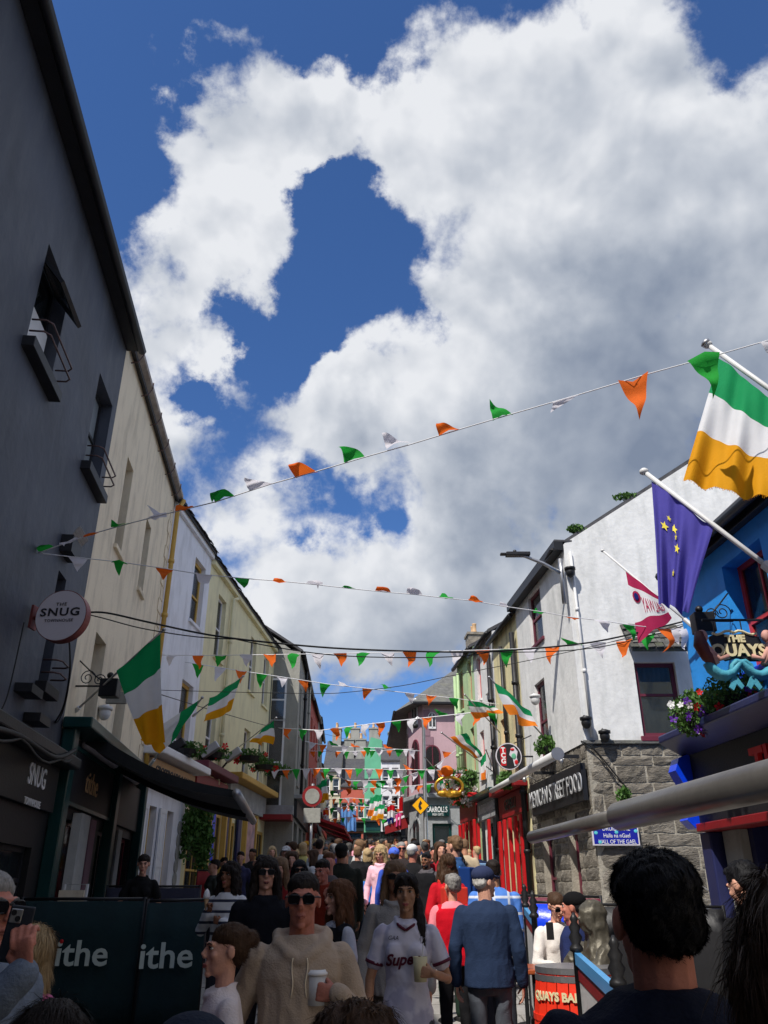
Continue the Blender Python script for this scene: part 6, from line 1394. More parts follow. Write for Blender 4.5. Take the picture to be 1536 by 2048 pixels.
    if glasses:
        se = lambda x: math.copysign(abs(x)**.6, x)
        c = MB(); lc = MB()
        for sg in (-1,1):
            c.tube([hd(sg*(.033+.027*se(math.cos(R(k*24)))),-.106+.006*abs(math.cos(R(k*24))),.010+.0185*se(math.sin(R(k*24)))) for k in range(16)], .0042, 6, cap=False)
            lc.prism([(sg*.033+.027*se(math.cos(R(k*24))),.010+.0185*se(math.sin(R(k*24)))) for k in range(15)], -.108, -.103, M=Matrix.Translation(NP) @ R3 @ Matrix.Translation((0,0,.13)))
            c.tube([hd(sg*.058,-.100,.020),hd(sg*.079,-.05,.018),hd(sg*.084,.01,.012)], .0035, 6)
        c.tube([hd(-.008,-.112,.018),hd(0,-.114,.020),hd(.008,-.112,.018)], .004, 6)
        gl = add('sunglasses', c.mesh('g', []), M_['lea'], (.012,.012,.014)); 
        lm = lc.mesh('lens', [])
        if lean: lm.transform(Matrix.Translation(V(0,0,.9)) @ Matrix.Rotation(lean,4,'X') @ Matrix.Translation(V(0,0,-.9)))
        sc(lm); lm.materials.append(mat('dark tinted lens', (.006,.006,.008), .22, 0, 5, 0, spec=.25)); inst('lenses', lm, gl)
    if q >= 2:
        ey = MB(); br = MB(); lp = MB()
        for sg in (-1,1):
            if not glasses:
                ey.ell(hd(sg*.031,-.079,.012),(.0135,.011,.0068),10,8,M=R3)
            br.tube([hd(sg*.016,-.0985,.030),hd(sg*.034,-.0955,.036),hd(sg*.050,-.083,.031)], [.0035,.0042,.002], 6)
        if not glasses:
            eo = add('eyes', ey.mesh('e', []), mat('eye white', (.5,.48,.46), .2, 0, 5, 0), (1,1,1)); 
            for sg in (-1,1):
                ir = MB(); ir.ell(hd(sg*.031,-.0875,.012),(.0062,.004,.0068),10,8,M=R3); ir.tube([hd(sg*.016,-.089,.014),hd(sg*.031,-.0935,.0215),hd(sg*.045,-.083,.015)], .0022, 5)
                im = ir.mesh('iris', [])
                if lean: im.transform(Matrix.Translation(V(0,0,.9)) @ Matrix.Rotation(lean,4,'X') @ Matrix.Translation(V(0,0,-.9)))
                sc(im); im.materials.append(mat('dark iris and lash', (.012,.008,.006), .3, 0, 5, 0)); inst('iris', im, eo)
        hc = HR[hairc] if isinstance(hairc,str) else hairc
        add('eyebrows', br.mesh('b', []), M_['hair'], [x*.6 for x in hc])
        lp.tube([hd(-.023,-.096,-.061),hd(-.010,-.1055,-.0585),hd(0,-.1070,-.0600),hd(.010,-.1055,-.0585),hd(.023,-.096,-.061)], [.002,.0045,.0045,.0045,.002], 6).tube([hd(-.020,-.095,-.066),hd(0,-.1055,-.0695),hd(.020,-.095,-.066)], [.002,.0058,.002], 6)
        add('lips', lp.mesh('l', []), M_['skin'], srgb(170,92,88) if f else srgb(160,98,88))
    if vest:
        c = MB(); c.loft([[V(rx*bw*math.cos(2*math.pi*k/22),.012+ry*bw*math.sin(2*math.pi*k/22),z) for k in range(22)] for z,rx,ry in [(z,rx+.016,ry+.018) for z,rx,ry in rings[:-2]]])
        for k in (0,1): c.ell(sh[k]-V(sh[k].x*.2,0,.0),(.05,.085,.075))
        add('vest', remesh(c, vc, 2, fold=.007, seed=seed+2), M_['fab'], vest)
    class F: pass
    F_ = F(); F_.hd = hd; F_.arms = AA; F_.s = s; F_.top = to; F_.add = add; F_.t = t; F_.sh = sh; return F_
NP_ = []
def person(label, px, py, Y, rot=0, group=None, gy=None, seat=0.0, **k):
    """px, py: top of the head in the photograph; Y: distance; rot 0 faces the camera"""
    p = at(px, py, Y); g_ = gy if gy is not None else gz(Y); H = k.pop('H', None) or (p.z-g_)/(1.0)
    if hair_up := k.get('hair') in ('short','long','wavy','curly','bob','bun'): H *= .985
    NP_.append((label[:30], round(H,2), round(p.x,2)))
    t = thing('person', label, 'person', (p.x, Y, g_-seat), rot, group); F_ = fig(H=H, parent=t, seed=len(NP_)*.77, **k); return t, F_
def hold(F_, nm, mb_or_me, mats, smooth=True, label=None):
    me = mb_or_me.mesh(nm, mats, smooth) if isinstance(mb_or_me, MB) else mb_or_me
    me.transform(Matrix.Scale(F_.s,4)); return inst(nm, me, F_.t)
def chest_text(F_, body, size, x, z, m, sx=1.0, rz=0, **k):
    me = text_mesh(body, size, **k); me.materials.clear(); me.materials.append(m)
    tm = F_.top.data; bv = BVHTree.FromPolygons([v.co for v in tm.vertices], [p.vertices for p in tm.polygons]); s = F_.s; lo = 0
    for v in me.vertices:
        X = x+(v.co.x*math.cos(rz)-v.co.y*math.sin(rz))*sx; Z = z+v.co.x*math.sin(rz)+v.co.y*math.cos(rz)
        h = bv.ray_cast(V(X*s,-1,Z*s), V(0,1,0)); yy = h[0].y if h[0] else -.15*s
        v.co = V(X*s, yy-.006, Z*s)
    return inst('lettering', me, F_.top)
def cup(F_, wpos, r0=.036, r1=.044, h=.115, col='plastic_w', lid=True, lean=0, liquid=None):
    """a takeaway cup with its own place in the hand; stays a thing of its own"""
    M = Matrix.Rotation(F_.t.rotation_euler.z,4,'Z'); p = F_.t.location + M.to_3x3() @ (wpos*F_.s)
    t = thing('takeaway_cup', {None:'white lidded coffee cup held by the man in the beige hoodie'}.get(liquid, 'plastic cup of pale juice held by the woman in the white jersey'), 'cup', p); b = MB().lathe([(.002,0),(r0,0),(r1,h),(r1-.002,h),(r0-.003,.004)], 20); b.build('cup_body', M_[col], t, smooth=True)
    if lid: MB().lathe([(r1+.003,h-.004),(r1+.004,h+.006),(r1-.002,h+.010),(r1-.006,h+.018),(r1-.012,h+.018),(r1-.016,h+.010),(.001,h+.010)], 24).build('lid', M_['let_w'], t, smooth=True)
    else: MB().tube([(0,0,.02),(.02,0,h+.07)], .003, 6).build('straw', M_['let_w'], t)
    return t
# --- near figures
BE = srgb(176,158,140)
t, F_ = person('man in a beige hoodie and dark sunglasses holding a coffee cup', 608, 1746, 4.1, rot=R(4), q=3, bw=1.0, hair='crop', hairc='dark', skin='ruddy', top='hoodie', topc=BE, bot=(.03,.035,.05), glasses=True, strand=2500,
     arms=((V(-.30,.05,1.15),V(-.29,-.05,.92)),(V(.29,.03,1.13),V(.13,-.22,1.30))), hands=('relax',(V(-1,.05,.12),V(0.1,1,0),V(0,.1,1),.95)), yaw=R(-3), pitch=R(3), fold=.009)
w = F_.arms[1][1]; cup(F_, w+V(-.095,.045,-.045))
for sg in (-1,1):
    bv = BVHTree.FromPolygons([v.co for v in F_.top.data.vertices], [p.vertices for p in F_.top.data.polygons]); pp = []
    for k in range(8):
        x_, z_ = sg*(.032+.004*math.sin(k)), 1.395-.022*k; h_ = bv.ray_cast(V(x_*F_.s,-1,z_*F_.s), V(0,1,0)); pp.append(V(x_,(h_[0].y/F_.s if h_[0] else -.15)-.003,z_))
    hold(F_, 'drawstring', MB().tube(pp, .0032, 5), M_['cream'])
c = MB(); c.tube([w+V(-.115,-.02,.0),w+V(-.115,-.02,.024)], .011, 10); 
t, F_ = person('young woman in a white jersey with maroon cuffs and script lettering, long dark ponytail', 812, 1747, 5.6, rot=R(-5), q=3, sex='f', hair='pony', hairc='dark', skin='olive', top='jersey', patt='jersey', topc=(1,1,1), sleeve='short', bpatt='camo', strand=2600,
     arms=((V(-.24,.02,1.14),V(-.25,-.03,.9)),(V(.26,.02,1.13),V(.18,-.22,1.17))), hands=('relax',(V(-1,.1,.1),V(0.1,1,0),V(0,.1,1),.9)), pitch=R(4), hem=.86)
w = F_.arms[1][1]; cup(F_, w+V(-.085,.045,-.05), lid=False, liquid='juice', col='let_c', h=.13)
mar = mat('maroon print', srgb(90,20,45), .7, 0, 5, 0); chest_text(F_, 'Super', .095, -.03, 1.235, mar, ext=0, shear=.4, off=.003, rz=R(4)); chest_text(F_, 'GAA', .035, -.085, 1.36, mat('navy print', (.03,.03,.06), .7, 0, 5, 0), ext=0, shear=.3)
c = MB()
for k in (0,1):
    e = F_.arms[k][0]; a = F_.sh[k]; hold(F_, 'cuff', MB().tube([a.lerp(e,.60),a.lerp(e,.67)], .0625, 16), mar)
c.tube([V(0,-.092,1.405),V(.05,-.074,1.435),V(.075,.0,1.468),V(0,.078,1.482),V(-.075,.0,1.468),V(-.05,-.074,1.435),V(0,-.092,1.405)], .009, 8); hold(F_, 'collar', c, mar)
person('woman in a pale jacket with long fair hair right behind the jersey', 790, 1716, 6.6, rot=R(6), q=2, sex='f', hair='long', hairc='lightbrown', skin='tan', top='coat', topc=srgb(150,146,142), bot=(.1,.09,.08), glasses=True, strand=1600)
person('woman with long auburn hair and black vest over a white tee, in profile', 676, 1757, 6.2, rot=R(-62), q=2, sex='f', hair='wavy', hairc='auburn', skin='fair', top='tee', topc=(.55,.55,.6), sleeve='short', vest=(.012,.012,.016), strand=2200)
t, F_ = person('long haired person in a black coat and dark sunglasses, mouth open', 535, 1709, 6.7, rot=R(10), q=2, hair='wavy', hairc='dark', skin='fair', top='coat', topc=(.008,.009,.014), bot=(.01,.01,.014), glasses=True, strand=1800, pitch=R(-4))
hold(F_, 'lips_open', MB().ell(F_.hd(0,-.1,-.066),(.018,.010,.010)), mat('open mouth', (.12,.03,.03), .5, 0, 5, 0))
t, F_ = person('woman in a white jumper with navy stripes eating an ice cream', 460, 1721, 8.4, rot=R(-22), q=2, sex='f', hair='curly', hairc='dark', skin='brown', top='jumper', patt='breton', topc=(1,1,1), strand=1400, arms=((V(-.26,-.02,1.15),V(-.06,-.20,1.33)),(V(.25,-.02,1.15),V(.02,-.20,1.22))), hands=((V(.3,-.1,1),V(0,-1,0),V(1,0,0),.9),(V(-1,-.2,.3),V(0,1,0),V(0,0,1),.8)))
w = F_.arms[0][1]; tp = F_.t.location+(Matrix.Rotation(F_.t.rotation_euler.z,3,'Z') @ ((w+V(.0,-.05,.03))*F_.s)); c = thing('ice_cream', 'white ice cream cone held up by the woman in stripes', 'ice cream', tp); MB().lathe([(.003,0),(.026,.11)],12).build('cone', M_['board_tan'], c, smooth=True); MB().lathe([(.028,.10),(.034,.12),(.026,.15),(.02,.165),(.003,.185)],12).build('swirl', M_['let_w'], c, smooth=True)
t, F_ = person('girl with a brown bun looking aside, in a white top with drawn star print', 452, 1836, 3.9, rot=R(-68), q=2, sex='f', hair='bun', hairc='brown', skin='fair', top='tee', topc=srgb(215,205,205), sleeve='short', hem=.9, bot=(.06,.08,.14), strand=1800, bw=.9)
chest_text(F_, 'forever', .06, .02, 1.02, M_['let_b'], ext=0, shear=.3); hold(F_, 'star_print', MB().poly([(((.05 if k%2==0 else .022)*math.sin(k*math.pi/5))-.03,-.1905,1.17+(.05 if k%2==0 else .022)*math.cos(k*math.pi/5)) for k in range(10)]), M_['let_b'], False)
hold(F_, 'hair_tie', MB().ell(F_.hd(0,.100,.035),(.022,.012,.026)), mat('pale blue ribbon', srgb(120,160,190), .7, .1, 8, 0))
person('young server in a black t-shirt with pulled back hair behind the green windbreaks', 290, 1705, 11.4, rot=R(12), q=2, sex='f', hair='bun', hairc='dark', skin='fair', top='tee', topc=(.008,.008,.009), sleeve='short', arms=((V(-.26,.0,1.14),V(-.24,-.12,.92)),(V(.26,.0,1.14),V(.27,-.14,.92))), pitch=R(10), strand=500)
t, F_ = person('man in a navy baseball cap and dark blue jumper seen from behind, face turned aside', 968, 1735, 7.1, rot=R(168), q=3, bw=1.10, hair='crop', hairc='white', skin='fair', top='jumper', topc=srgb(36,50,76), bot=srgb(78,82,90), cap=(srgb(46,54,84),), yaw=R(-42), strand=900, arms=((V(-.26,.04,1.14),V(-.27,-.02,.9)),(V(.27,.04,1.14),V(.28,-.02,.9))))
person('grey haired woman in a red vest with pink sleeves and patterned scarf, seen from behind', 903, 1743, 8.2, rot=R(186), q=2, sex='f', bw=1.06, hair='short', hairc='grey', skin='fair', top='jumper', topc=srgb(222,128,138), bot=(.012,.012,.014), vest=srgb(190,12,32), yaw=R(15), strand=2200, hem=.9)
o = MB().tube([(.0,-.09,1.36),(.075,-.03,1.40),(.07,.06,1.435),(0,.09,1.44),(-.07,.06,1.435),(-.075,-.03,1.40),(0,-.09,1.36)], .038, 10); hold(F_, 'scarf', o, PAT['scarfp'])
def backpack(t, s, col, back=.18, z=1.18, col2=None):
    b = MB().box(-.15,.15,back-.05,back+.10,z-.22,z+.22).box(-.11,.11,back+.10,back+.14,z-.18,z+.02); o = b.build('backpack', M_['fab'], t); o.color = (*col,1); bevel(o, .04, 3); o.scale = (s,s,s)
    o2 = MB().tube([(-.1,back-.04,z+.2),(-.11,0,1.47),(-.11,-.13,1.3),(-.12,-.02,z-.15)], .02, 6).tube([(.1,back-.04,z+.2),(.11,0,1.47),(.11,-.13,1.3),(.12,-.02,z-.15)], .02, 6).build('strap', M_['fab'], t); o2.color = (*(col2 or col),1); o2.scale = (s,s,s)
t, F_ = person('woman in a bright red coat with a scarlet backpack and wavy brown hair', 893, 1706, 10.0, rot=R(200), q=2, sex='f', hair='wavy', hairc='brown', skin='fair', top='coat', topc=srgb(190,24,38), bot=(.015,.03,.02), strand=1200); backpack(t, F_.s, srgb(205,56,44), .16)
t, F_ = person('tall fair haired young man in a blue jacket with a blue backpack, in profile', 905, 1668, 11.2, rot=R(-118), q=2, hair='short', hairc='lightbrown', skin='fair', top='coat', topc=srgb(50,84,130), bot=(.03,.03,.04), strand=1200, yaw=R(-15)); backpack(t, F_.s, srgb(20,52,110), .17, col2=srgb(40,120,200))
person('man in a blue plaid shirt mostly hidden behind the navy cap', 985, 1720, 8.7, rot=R(176), q=2, bw=1.15, hair='crop', hairc='dark', skin='olive', top='tee', patt='plaid', topc=(1,1,1), strand=800)
person('bearded young man with black hair, black and grey jacket and a pale blue lanyard', 852, 1702, 13.8, rot=R(-30), q=2, hair='short', hairc='black', beard='black', skin='brown', top='coat', topc=srgb(84,80,84), bot=(.02,.02,.02), vest=(.01,.01,.012), pitch=R(8))
person('man in a black t-shirt with dark glossy hair folding his arms', 868, 1690, 16.5, rot=R(-10), q=1, hair='short', hairc='black', skin='ruddy', topc=(.01,.01,.012), sleeve='short', arms=((V(-.26,-.02,1.16),V(-.05,-.2,1.16)),(V(.26,-.02,1.16),V(.05,-.22,1.14))))
person('blonde woman in a pale pink sweater looking down', 762, 1688, 14.5, rot=R(-20), q=2, sex='f', hair='wavy', hairc='blond', skin='fair', top='coat', topc=srgb(240,190,205), bot=(.02,.02,.02), pitch=R(18), strand=500)
t, F_ = person('child in a dark jacket carrying a bright blue rucksack', 748, 1724, 15.2, rot=R(150), q=2, hair='bun', hairc='dark', skin='brown', top='coat', topc=(.05,.055,.05), bot=(.015,.015,.017), shoes=(.6,.6,.6), yaw=R(50)); backpack(t, F_.s, srgb(60,120,200), .2, col2=srgb(190,220,40))
person('man in a reddish jacket rubbing his face behind the beige hoodie', 646, 1714, 9.3, rot=R(-25), q=2, bw=1.1, hair='short', hairc='dark', skin='ruddy', top='coat', topc=srgb(120,40,24), bot=(.02,.02,.02), pitch=R(12), arms=((V(-.25,.0,1.14),V(-.24,-.1,.92)),(V(.28,-.04,1.2),V(.10,-.16,1.42))), hands=('relax',(V(-.5,.1,.8),V(0,.9,0),V(-.8,0,-.5),.5)))
person('woman with black hair and sunglasses in a dark top behind the hooded man', 600, 1716, 9.8, rot=R(8), q=2, sex='f', hair='long', hairc='black', skin='tan', top='coat', topc=(.012,.012,.014), bot=(.02,.02,.02), glasses=True, strand=600)
person('man in a long dark olive coat walking away up the street', 683, 1684, 11.6, rot=R(184), q=2, bw=1.15, hair='short', hairc='dark', skin='tan', top='coat', topc=(.018,.02,.014), bot=(.02,.02,.02), cap=((.015,.016,.015),), hem=.75)
person('man in a grey shirt with short ginger hair, half hidden by the olive coat', 658, 1700, 10.6, rot=R(5), q=1, hair='short', hairc='auburn', skin='ruddy', topc=srgb(90,84,84))
for (px_, py_, Y_, rot_, kw, lab) in [
    (716,1690,15.5,178,dict(hair='short',hairc='lightbrown',topc=(.012,.012,.014),top='coat',bot=(.02,.03,.05)),'man in a black jacket with a white collar walking away'),
    (735,1694,16.5,184,dict(sex='f',hair='bob',hairc='blond',topc=(.012,.012,.013),top='coat',bot=(.012,.012,.014)),'woman in a long black coat with blond bob walking away'),
    (698,1686,17.5,182,dict(hair='crop',hairc='darkgrey',skin='ruddy',topc=(.03,.035,.04),top='coat'),'bald necked man in a dark grey coat walking away'),
    (803,1684,15.5,2,dict(hair='fringe_grey',hairc='grey',skin='ruddy',topc=(.04,.03,.03),glasses=True),'balding grey man with sunglasses facing the camera in the sun'),
    (826,1690,14.0,150,dict(hair='crop',hairc='grey',skin='ruddy',topc=(.012,.012,.014),cap=((.7,.7,.7),0)),'man in a white cap and black jacket'),
    (787,1693,13.2,190,dict(hair='short',hairc='brown',topc=srgb(60,90,190),cap=(srgb(80,110,220),0)),'boy in a royal blue cap just over the fair haired woman'),
    (880,1680,14,20,dict(sex='f',hair='long',hairc='brown',topc=srgb(150,30,40)),'woman in a dark red top beside the tall young man'),
    (915,1700,12.0,170,dict(sex='f',hair='long',hairc='black',topc=(.01,.01,.012)),'woman with straight black hair behind the blue backpack'),
    (520,1706,12.5,-80,dict(sex='f',hair='bun',hairc='black',topc=(.012,.012,.014),sleeve='none',skin='fair'),'waitress with black pinned hair and bare arms crossing the terrace'),
    (450,1712,15,30,dict(hair='short',hairc='dark',topc=srgb(80,84,84),skin='fair'),'seated man in a grey shirt by the blue and yellow shopfront'),
    (428,1716,14.2,-60,dict(hair='short',hairc='dark',topc=srgb(70,74,70),skin='fair'),'dark haired man in a grey jumper leaning over a terrace table'),
    (545,1690,18,10,dict(sex='f',hair='long',hairc='blond',patt='leafp',topc=(1,1,1)),'woman in a black and white leaf print blouse'),
    (505,1695,19,-20,dict(hair='short',hairc='dark',topc=(.02,.02,.02),skin='brown'),'man in a black shirt under the far end of the awning'),
    (560,1712,9.2,-5,dict(sex='f',hair='wavy',hairc='lightbrown',topc=srgb(120,30,30)),'woman with light brown hair and dark red top behind the black coat'),
    (587,1700,13.5,-15,dict(sex='f',hair='long',hairc='brown',topc=srgb(150,60,60)),'woman with a pale face and rust coloured top at the terrace edge'),
    (608,1682,19,160,dict(sex='f',hair='bob',hairc='blond',topc=srgb(190,180,110)),'woman in a pale yellow top by the traffic sign post'),
    (640,1676,17,170,dict(hair='short',hairc='dark',topc=srgb(190,196,200)),'man in a pale shirt beyond the traffic sign'),
    (572,1690,16.5,-10,dict(hair='short',hairc='dark',topc=srgb(40,40,60),cap=((.5,.5,.5),0)),'man with a white visor at the far terrace tables'),
    (482,1700,16.5,0,dict(sex='f',hair='bun',hairc='dark',topc=srgb(60,60,90)),'woman with dark bun in a navy top before the blue pilasters')]:
    person(lab, px_, py_, Y_, rot=R(rot_), q=1, **kw)
# --- foreground backs and heads
t, F_ = person('man with short dark hair and dark navy t-shirt seen close from behind', 1287, 1682, 1.82, rot=R(180), q=3, bw=1.08, hair='short', hairc='black', skin='ruddy', top='tee', topc=(.006,.009,.022), bot=(.02,.02,.03), sleeve='short', strand=22000, gy=None, shrug=.035)
t, F_ = person('woman with long loose brown hair, dark and close at the frame edge', 1600, 1720, 1.25, rot=R(172), q=3, sex='f', hair='wavy', hairc='brown', skin='tan', top='coat', topc=(.012,.012,.014), bot=(.02,.02,.03), strand=12000)
t, F_ = person('man in a black sweatshirt with white sleeve print under the awning bar', 1487, 1712, 5.0, rot=R(205), q=2, hair='short', hairc='black', skin='fair', top='jumper', topc=(.008,.008,.010), strand=1800, pitch=R(22))
t, F_ = person('blonde woman with a bob and pink shirt seen from behind beside the green windbreak', 76, 1838, 3.4, rot=R(176), q=3, sex='f', hair='bob', hairc='blond', skin='fair', top='coat', topc=srgb(205,110,165), bot=(.05,.05,.07), strand=9000, yaw=R(10), th=None) if False else person('blonde woman with a bob and pink shirt seen from behind beside the green windbreak', 76, 1838, 3.4, rot=R(176), q=3, sex='f', hair='bob', hairc='blond', skin='fair', top='coat', topc=srgb(205,110,165), bot=(.05,.05,.07), strand=9000, yaw=R(10))
t, F_ = person('grey haired man in sunglasses and blue grey jacket raising a phone', -4, 1742, 2.95, rot=R(62), q=3, bw=1.05, hair='crop', hairc='grey', skin='ruddy', top='jumper', topc=srgb(110,122,140), bot=(.05,.05,.07), glasses=True, strand=3500,
     aw={0:(at(50,1945,2.62),V(-.25,-.05,1),V(-.1,1,0),V(-1,0,-.2),.75)})
NPp = F_
pz = at(33,1868,2.66); t = thing('phone', 'dark phone with big square camera held up by the grey haired man', 'phone', pz, R(10)); o = bevel(MB().box(-.036,.036,-.005,.005,-.075,.075).build('phone_case', M_['lea'], t), .006, 3); o.color = (.015,.02,.03,1)
bevel(MB().box(-.03,.004,-.009,-.0045,.028,.066).build('camera_bump', M_['metal'], t), .004); MB().tube([(-.02,-.012,.055),(-.02,-.009,.055)], .008, 12).tube([(-.006,-.012,.04),(-.006,-.009,.04)], .008, 12).build('camera_lens', M_['iron'], t)
t.rotation_euler = (0, R(6), R(8))
person('person with dark parted hair whose crown fills the bottom near the pink shirt', 118, 1983, 1.95, rot=R(185), q=3, sex='f', hair='long', hairc='dark', skin='tan', top='coat', topc=(.02,.02,.02), strand=9000)
person('person in a navy cap low at the bottom of the picture', 395, 2008, 1.75, rot=R(180), q=2, hair='short', hairc='dark', skin='tan', top='coat', topc=(.01,.012,.02), cap=((.012,.018,.035),'beanie'))
person('person with tousled brown hair low before the beige hoodie', 710, 1992, 1.9, rot=R(190), q=3, sex='f', hair='curly', hairc='brown', skin='tan', top='coat', topc=(.02,.02,.02), strand=9000)
person('fair headed child with a red ear crouching under the windbreak', 1412, 1972, 3.9, rot=R(150), q=2, hair='short', hairc='lightbrown', skin='ruddy', top='tee', topc=srgb(220,140,120), strand=900)
# --- seated on the sunny terrace
sit = ((V(-.11,-.40,.50),V(-.12,-.38,.08)),(V(.11,-.40,.50),V(.12,-.36,.08)))
person('seated woman in white with sunglasses and pinned brown hair looking at her phone', 1108, 1788, 8.4, rot=R(14), q=2, sex='f', hair='bun', hairc='brown', skin='fair', top='jumper', topc=(.7,.66,.62), glasses=True, pitch=R(22), H=1.66, seat=.28, legs=((V(-.11,-.30,.75),V(-.12,-.38,.42)),(V(.11,-.30,.75),V(.12,-.36,.42))), hem=.86, arms=((V(-.25,-.05,1.15),V(-.08,-.24,1.08)),(V(.25,-.05,1.15),V(.06,-.24,1.08))))
person('seated man in navy with a black beanie, back half turned', 1141, 1788, 8.0, rot=R(-120), q=2, hair='crop', hairc='black', skin='ruddy', top='jumper', topc=srgb(34,44,84), bot=(.03,.03,.035), cap=((.005,.005,.006),'beanie'), H=1.7, seat=.33, legs=((V(-.11,-.30,.75),V(-.12,-.38,.42)),(V(.11,-.30,.75),V(.12,-.36,.42))))
pw = at(1100,1862,7.98); t = thing('phone', 'small dark phone in the hands of the seated woman in white', 'phone', pw, R(14)); o = bevel(MB().box(-.035,.035,-.005,.005,-.07,.07).build('phone_case', M_['lea'], t), .006); o.color = (.02,.02,.02,1)
bz = mat('patinated bronze', (.095,.085,.065), .5, .3, 6, .4, 14, metal=.45, stain=(.08,.08,.06,.7))
t = thing('bronze_statue', 'bronze statue of a seated long haired figure in a cloak', 'statue', (at(1180,1820,7.3).x,7.3,gz(7.3)), R(-75)); s0 = (at(1180,1804,7.3).z-gz(7.3))
c = MB(); z0 = s0
c.ell((0,0,z0-.12),(.085,.10,.12)); c.ell((0,.03,z0-.08),(.10,.11,.10)); c.loft([[V(rx*math.cos(2*math.pi*k/16),yy+ry*math.sin(2*math.pi*k/16),z) for k in range(16)] for z,rx,ry,yy in ((z0-.1,.09,.09,.03),(z0-.25,.11,.09,.05),(z0-.42,.19,.13,.05),(z0-.6,.24,.17,.04),(z0-.8,.27,.24,.0),(z0-1.0,.30,.34,-.05),(z0-1.12,.31,.38,-.08))])
c.tube([(0,-.09,z0-.1),(0,-.12,z0-.13)], .014, 6); limb(c, [V(-.2,0,z0-.36),V(-.24,-.18,z0-.55),V(-.1,-.34,z0-.5)], [.07,.06,.035]); limb(c, [V(.2,0,z0-.36),V(.24,-.18,z0-.55),V(.1,-.34,z0-.5)], [.07,.06,.035]); limb(c, [V(-.12,0,.5),V(-.12,-.45,.5),V(-.12,-.5,.1)], [.1,.08,.06]); limb(c, [V(.12,0,.5),V(.12,-.45,.5),V(.12,-.42,.1)], [.1,.08,.06])
me = remesh(c, .012, 1, fold=.016, fs=9); me.materials.append(bz); inst('figure', me, t); bevel(MB().box(-.35,.35,-.1,.3,0,.42).build('bench_block', M_['stone2'], t), .02)
# --- the crowd up the street: built once each, copied with their parts
def dup(root, loc, rz, label, group, cols, sc=1.0, tl=(0,0)):
    r = root.copy(); C.objects.link(r); r.location = loc; r.rotation_euler = (tl[0],tl[1],rz); r['label'] = label; r['group'] = group; r.scale = (sc,)*3
    for ch in root.children:
        c = ch.copy(); C.objects.link(c); c.parent = r
        n = ch.data.name.split('.')[0]
        if n in cols: c.color = (*cols[n],1)
    return r
PR = []
rc = random.Random(42)
specs = [dict(hair='short'),dict(hair='short',bw=1.12),dict(hair='crop',bw=1.05),dict(hair='short',sleeve='short',top='tee'),dict(sex='f',hair='long'),dict(sex='f',hair='wavy'),dict(sex='f',hair='bob'),dict(sex='f',hair='pony',sleeve='short'),dict(sex='f',hair='bun',top='coat'),dict(hair='short',top='coat',cap=((.1,.1,.1),0)),dict(hair='crop',top='hoodie'),dict(sex='f',hair='long',top='coat',skirt=True)]
hn = {'short':'short hair','crop':'cropped hair','long':'long hair','wavy':'wavy hair','bob':'a bob','pony':'a ponytail','bun':'a bun'}
walk = ((V(-.10,-.12,.49),V(-.105,-.16,.08)),(V(.10,.06,.50),V(.105,.22,.12)))
proto = []
for i, sp in enumerate(specs):
    r = bpy.data.objects.new('person', None); r['label'] = 'x'; r['category'] = 'person'
    am = [None, ((V(-.25,.02,1.14),V(-.10,-.22,1.2)),(V(.245,.02,1.14),V(.25,-.05,.90))), ((V(-.25,.08,1.16),V(-.24,.16,.95)),(V(.25,-.06,1.16),V(.23,-.22,.98))), ((V(-.26,.0,1.15),V(-.05,-.2,1.1)),(V(.26,.0,1.15),V(.05,-.22,1.12)))][i % 4]
    fig(H=1.72, parent=r, q=0, seed=i, arms=am, yaw=[0,.5,-.6,.2,-.3][i % 5], pitch=[.1,-.05,.2,.3][i % 4], legs=walk if i % 2 else None, **{**dict(top='jumper'), **sp}); proto.append((r, sp))
    if i in (1,4,8,10): backpack(r, .98, (.1,.1,.1))
    if i in (3,6): o_ = MB().box(.2,.3,-.1,.12,.72,.92).tube([(.22,0,.9),(.12,-.13,1.25),(-.12,0,1.45),(-.05,.13,1.3),(.22,.05,.9)], .012, 5).build('shoulder_bag', M_['lea'], r); o_.color = (.08,.04,.02,1)
CN = [('black',(.012,.012,.014)),('navy',(.02,.03,.08)),('white',(.62,.62,.62)),('grey',(.18,.18,.19)),('red',srgb(190,24,34)),('pale blue',srgb(130,165,205)),('olive',(.07,.075,.035)),('beige',srgb(200,180,150)),('pink',srgb(232,160,180)),('denim blue',(.06,.11,.22)),('mustard',srgb(205,150,40)),('dark green',(.012,.06,.03)),('purple',srgb(96,80,150)),('maroon',(.11,.015,.03)),('charcoal',(.04,.04,.045)),('orange',srgb(225,100,40))]
HC_ = ['dark','brown','black','lightbrown','blond','grey','auburn','darkgrey']
CN = [(n_, tuple(.82*x+.02*sum(c_)/3 for x in c_)) for n_, c_ in CN]
used = set(); placed = []
zones = [(13.5,17,'near the awning',6),(16,22,'by the grey house',26),(22,30,'by the red shopfronts',36),(30,40,'beside the pink building',48),(40,52,'past the pink building',46),(52,64,'at the far bend',40)]
first = {}
ncrowd = 0
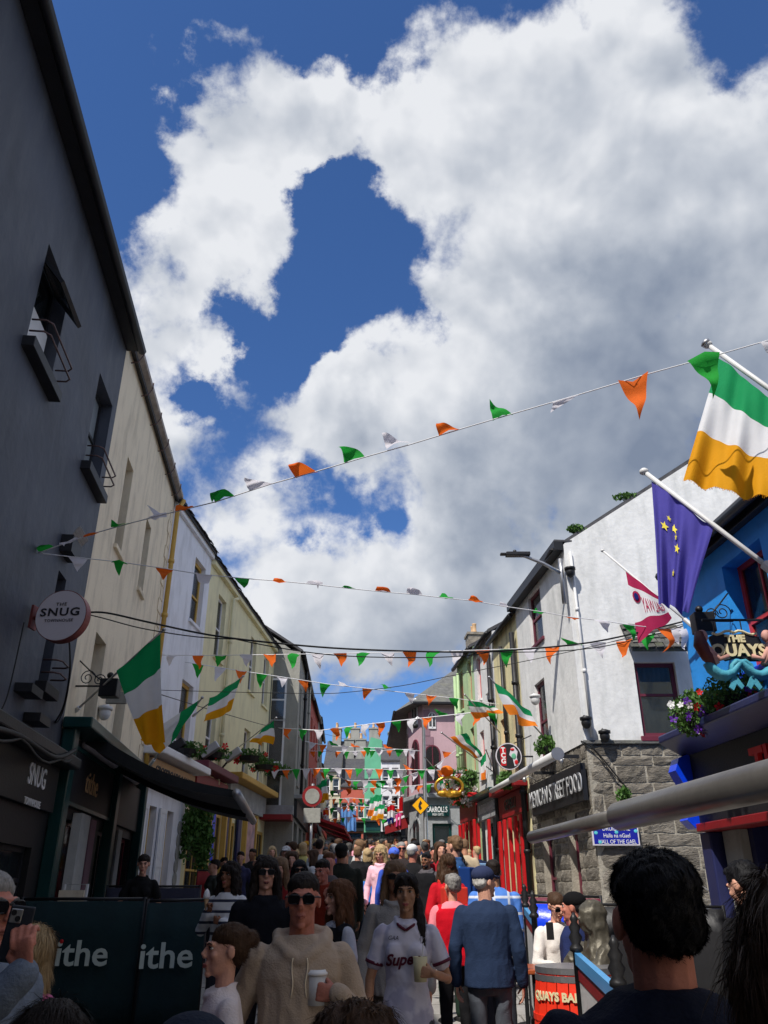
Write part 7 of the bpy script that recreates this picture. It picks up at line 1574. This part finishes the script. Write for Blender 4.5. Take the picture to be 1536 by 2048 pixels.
for (ya, yb, zn, cnt) in zones:
    k = 0; tries = 0
    while k < cnt and tries < 6000:
        tries += 1; Y_ = rc.uniform(ya, yb)
        xl = (LX(Y_) + 2.6 if Y_ < 17.5 else (-6.4+.074*Y_+1.0)) if Y_ < 30 else -3.0; xr = (RX(Y_)-.7) if Y_ < 28 else (2.6-(Y_-28)*.2 if Y_ < 34 else .75)
        if Y_ < 30: xl = max(xl, -.115*Y_)
        xr = min(xr, .105*Y_) if Y_ < 26 else xr
        x = rc.uniform(xl, xr)
        if any((x-a)**2+(Y_-b)**2 < .36 for a,b in placed): continue
        i = rc.randrange(len(proto)); cn, cc = rc.choice(CN if rc.random() > .35 else CN[:4]); hc = rc.choice(HC_); way = rc.choice(('walking away','approaching','turned sideways')) ; 
        key = (cn, i, hc, way, zn)
        if key in used: continue
        used.add(key); placed.append((x,Y_)); rz = {'walking away':math.pi,'approaching':0,'turned sideways':rc.choice((-1.5,1.5))}[way]+rc.uniform(-.35,.35); sp = proto[i][1]
        who = 'woman' if sp.get('sex') == 'f' else 'man'; hl = {'lightbrown':'light brown','darkgrey':'dark grey'}.get(hc,hc)
        kind = {'coat':'jacket','hoodie':'hoodie','tee':'tee','jumper':'top'}[sp.get('top','jumper')]
        lab = f"{'capped ' if sp.get('cap') else ''}{who} in {cn} {kind}, {hl} {hn[sp['hair']].replace('a ','')}, {way} {zn}"
        sk = SK[rc.choice(['fair','fair','ruddy','tan','olive','brown'])]
        dup(proto[i][0], (x,Y_,gz(Y_)), rz, lab, 'people strolling up the street', {'body':sk,'top':cc,'trousers':rc.choice([(.02,.02,.025),(.04,.06,.12),(.1,.09,.07),(.03,.03,.03)]),'hair':HR[hc],'cap':rc.choice(CN)[1],'backpack':rc.choice(CN)[1]}, rc.uniform(.90,1.08), (rc.uniform(-.07,.05), rc.uniform(-.03,.03))); k += 1; ncrowd += 1
for r, sp in proto:
    for ch in list(r.children): bpy.data.objects.remove(ch)
    bpy.data.objects.remove(r)
print('crowd', ncrowd); print(NP_)
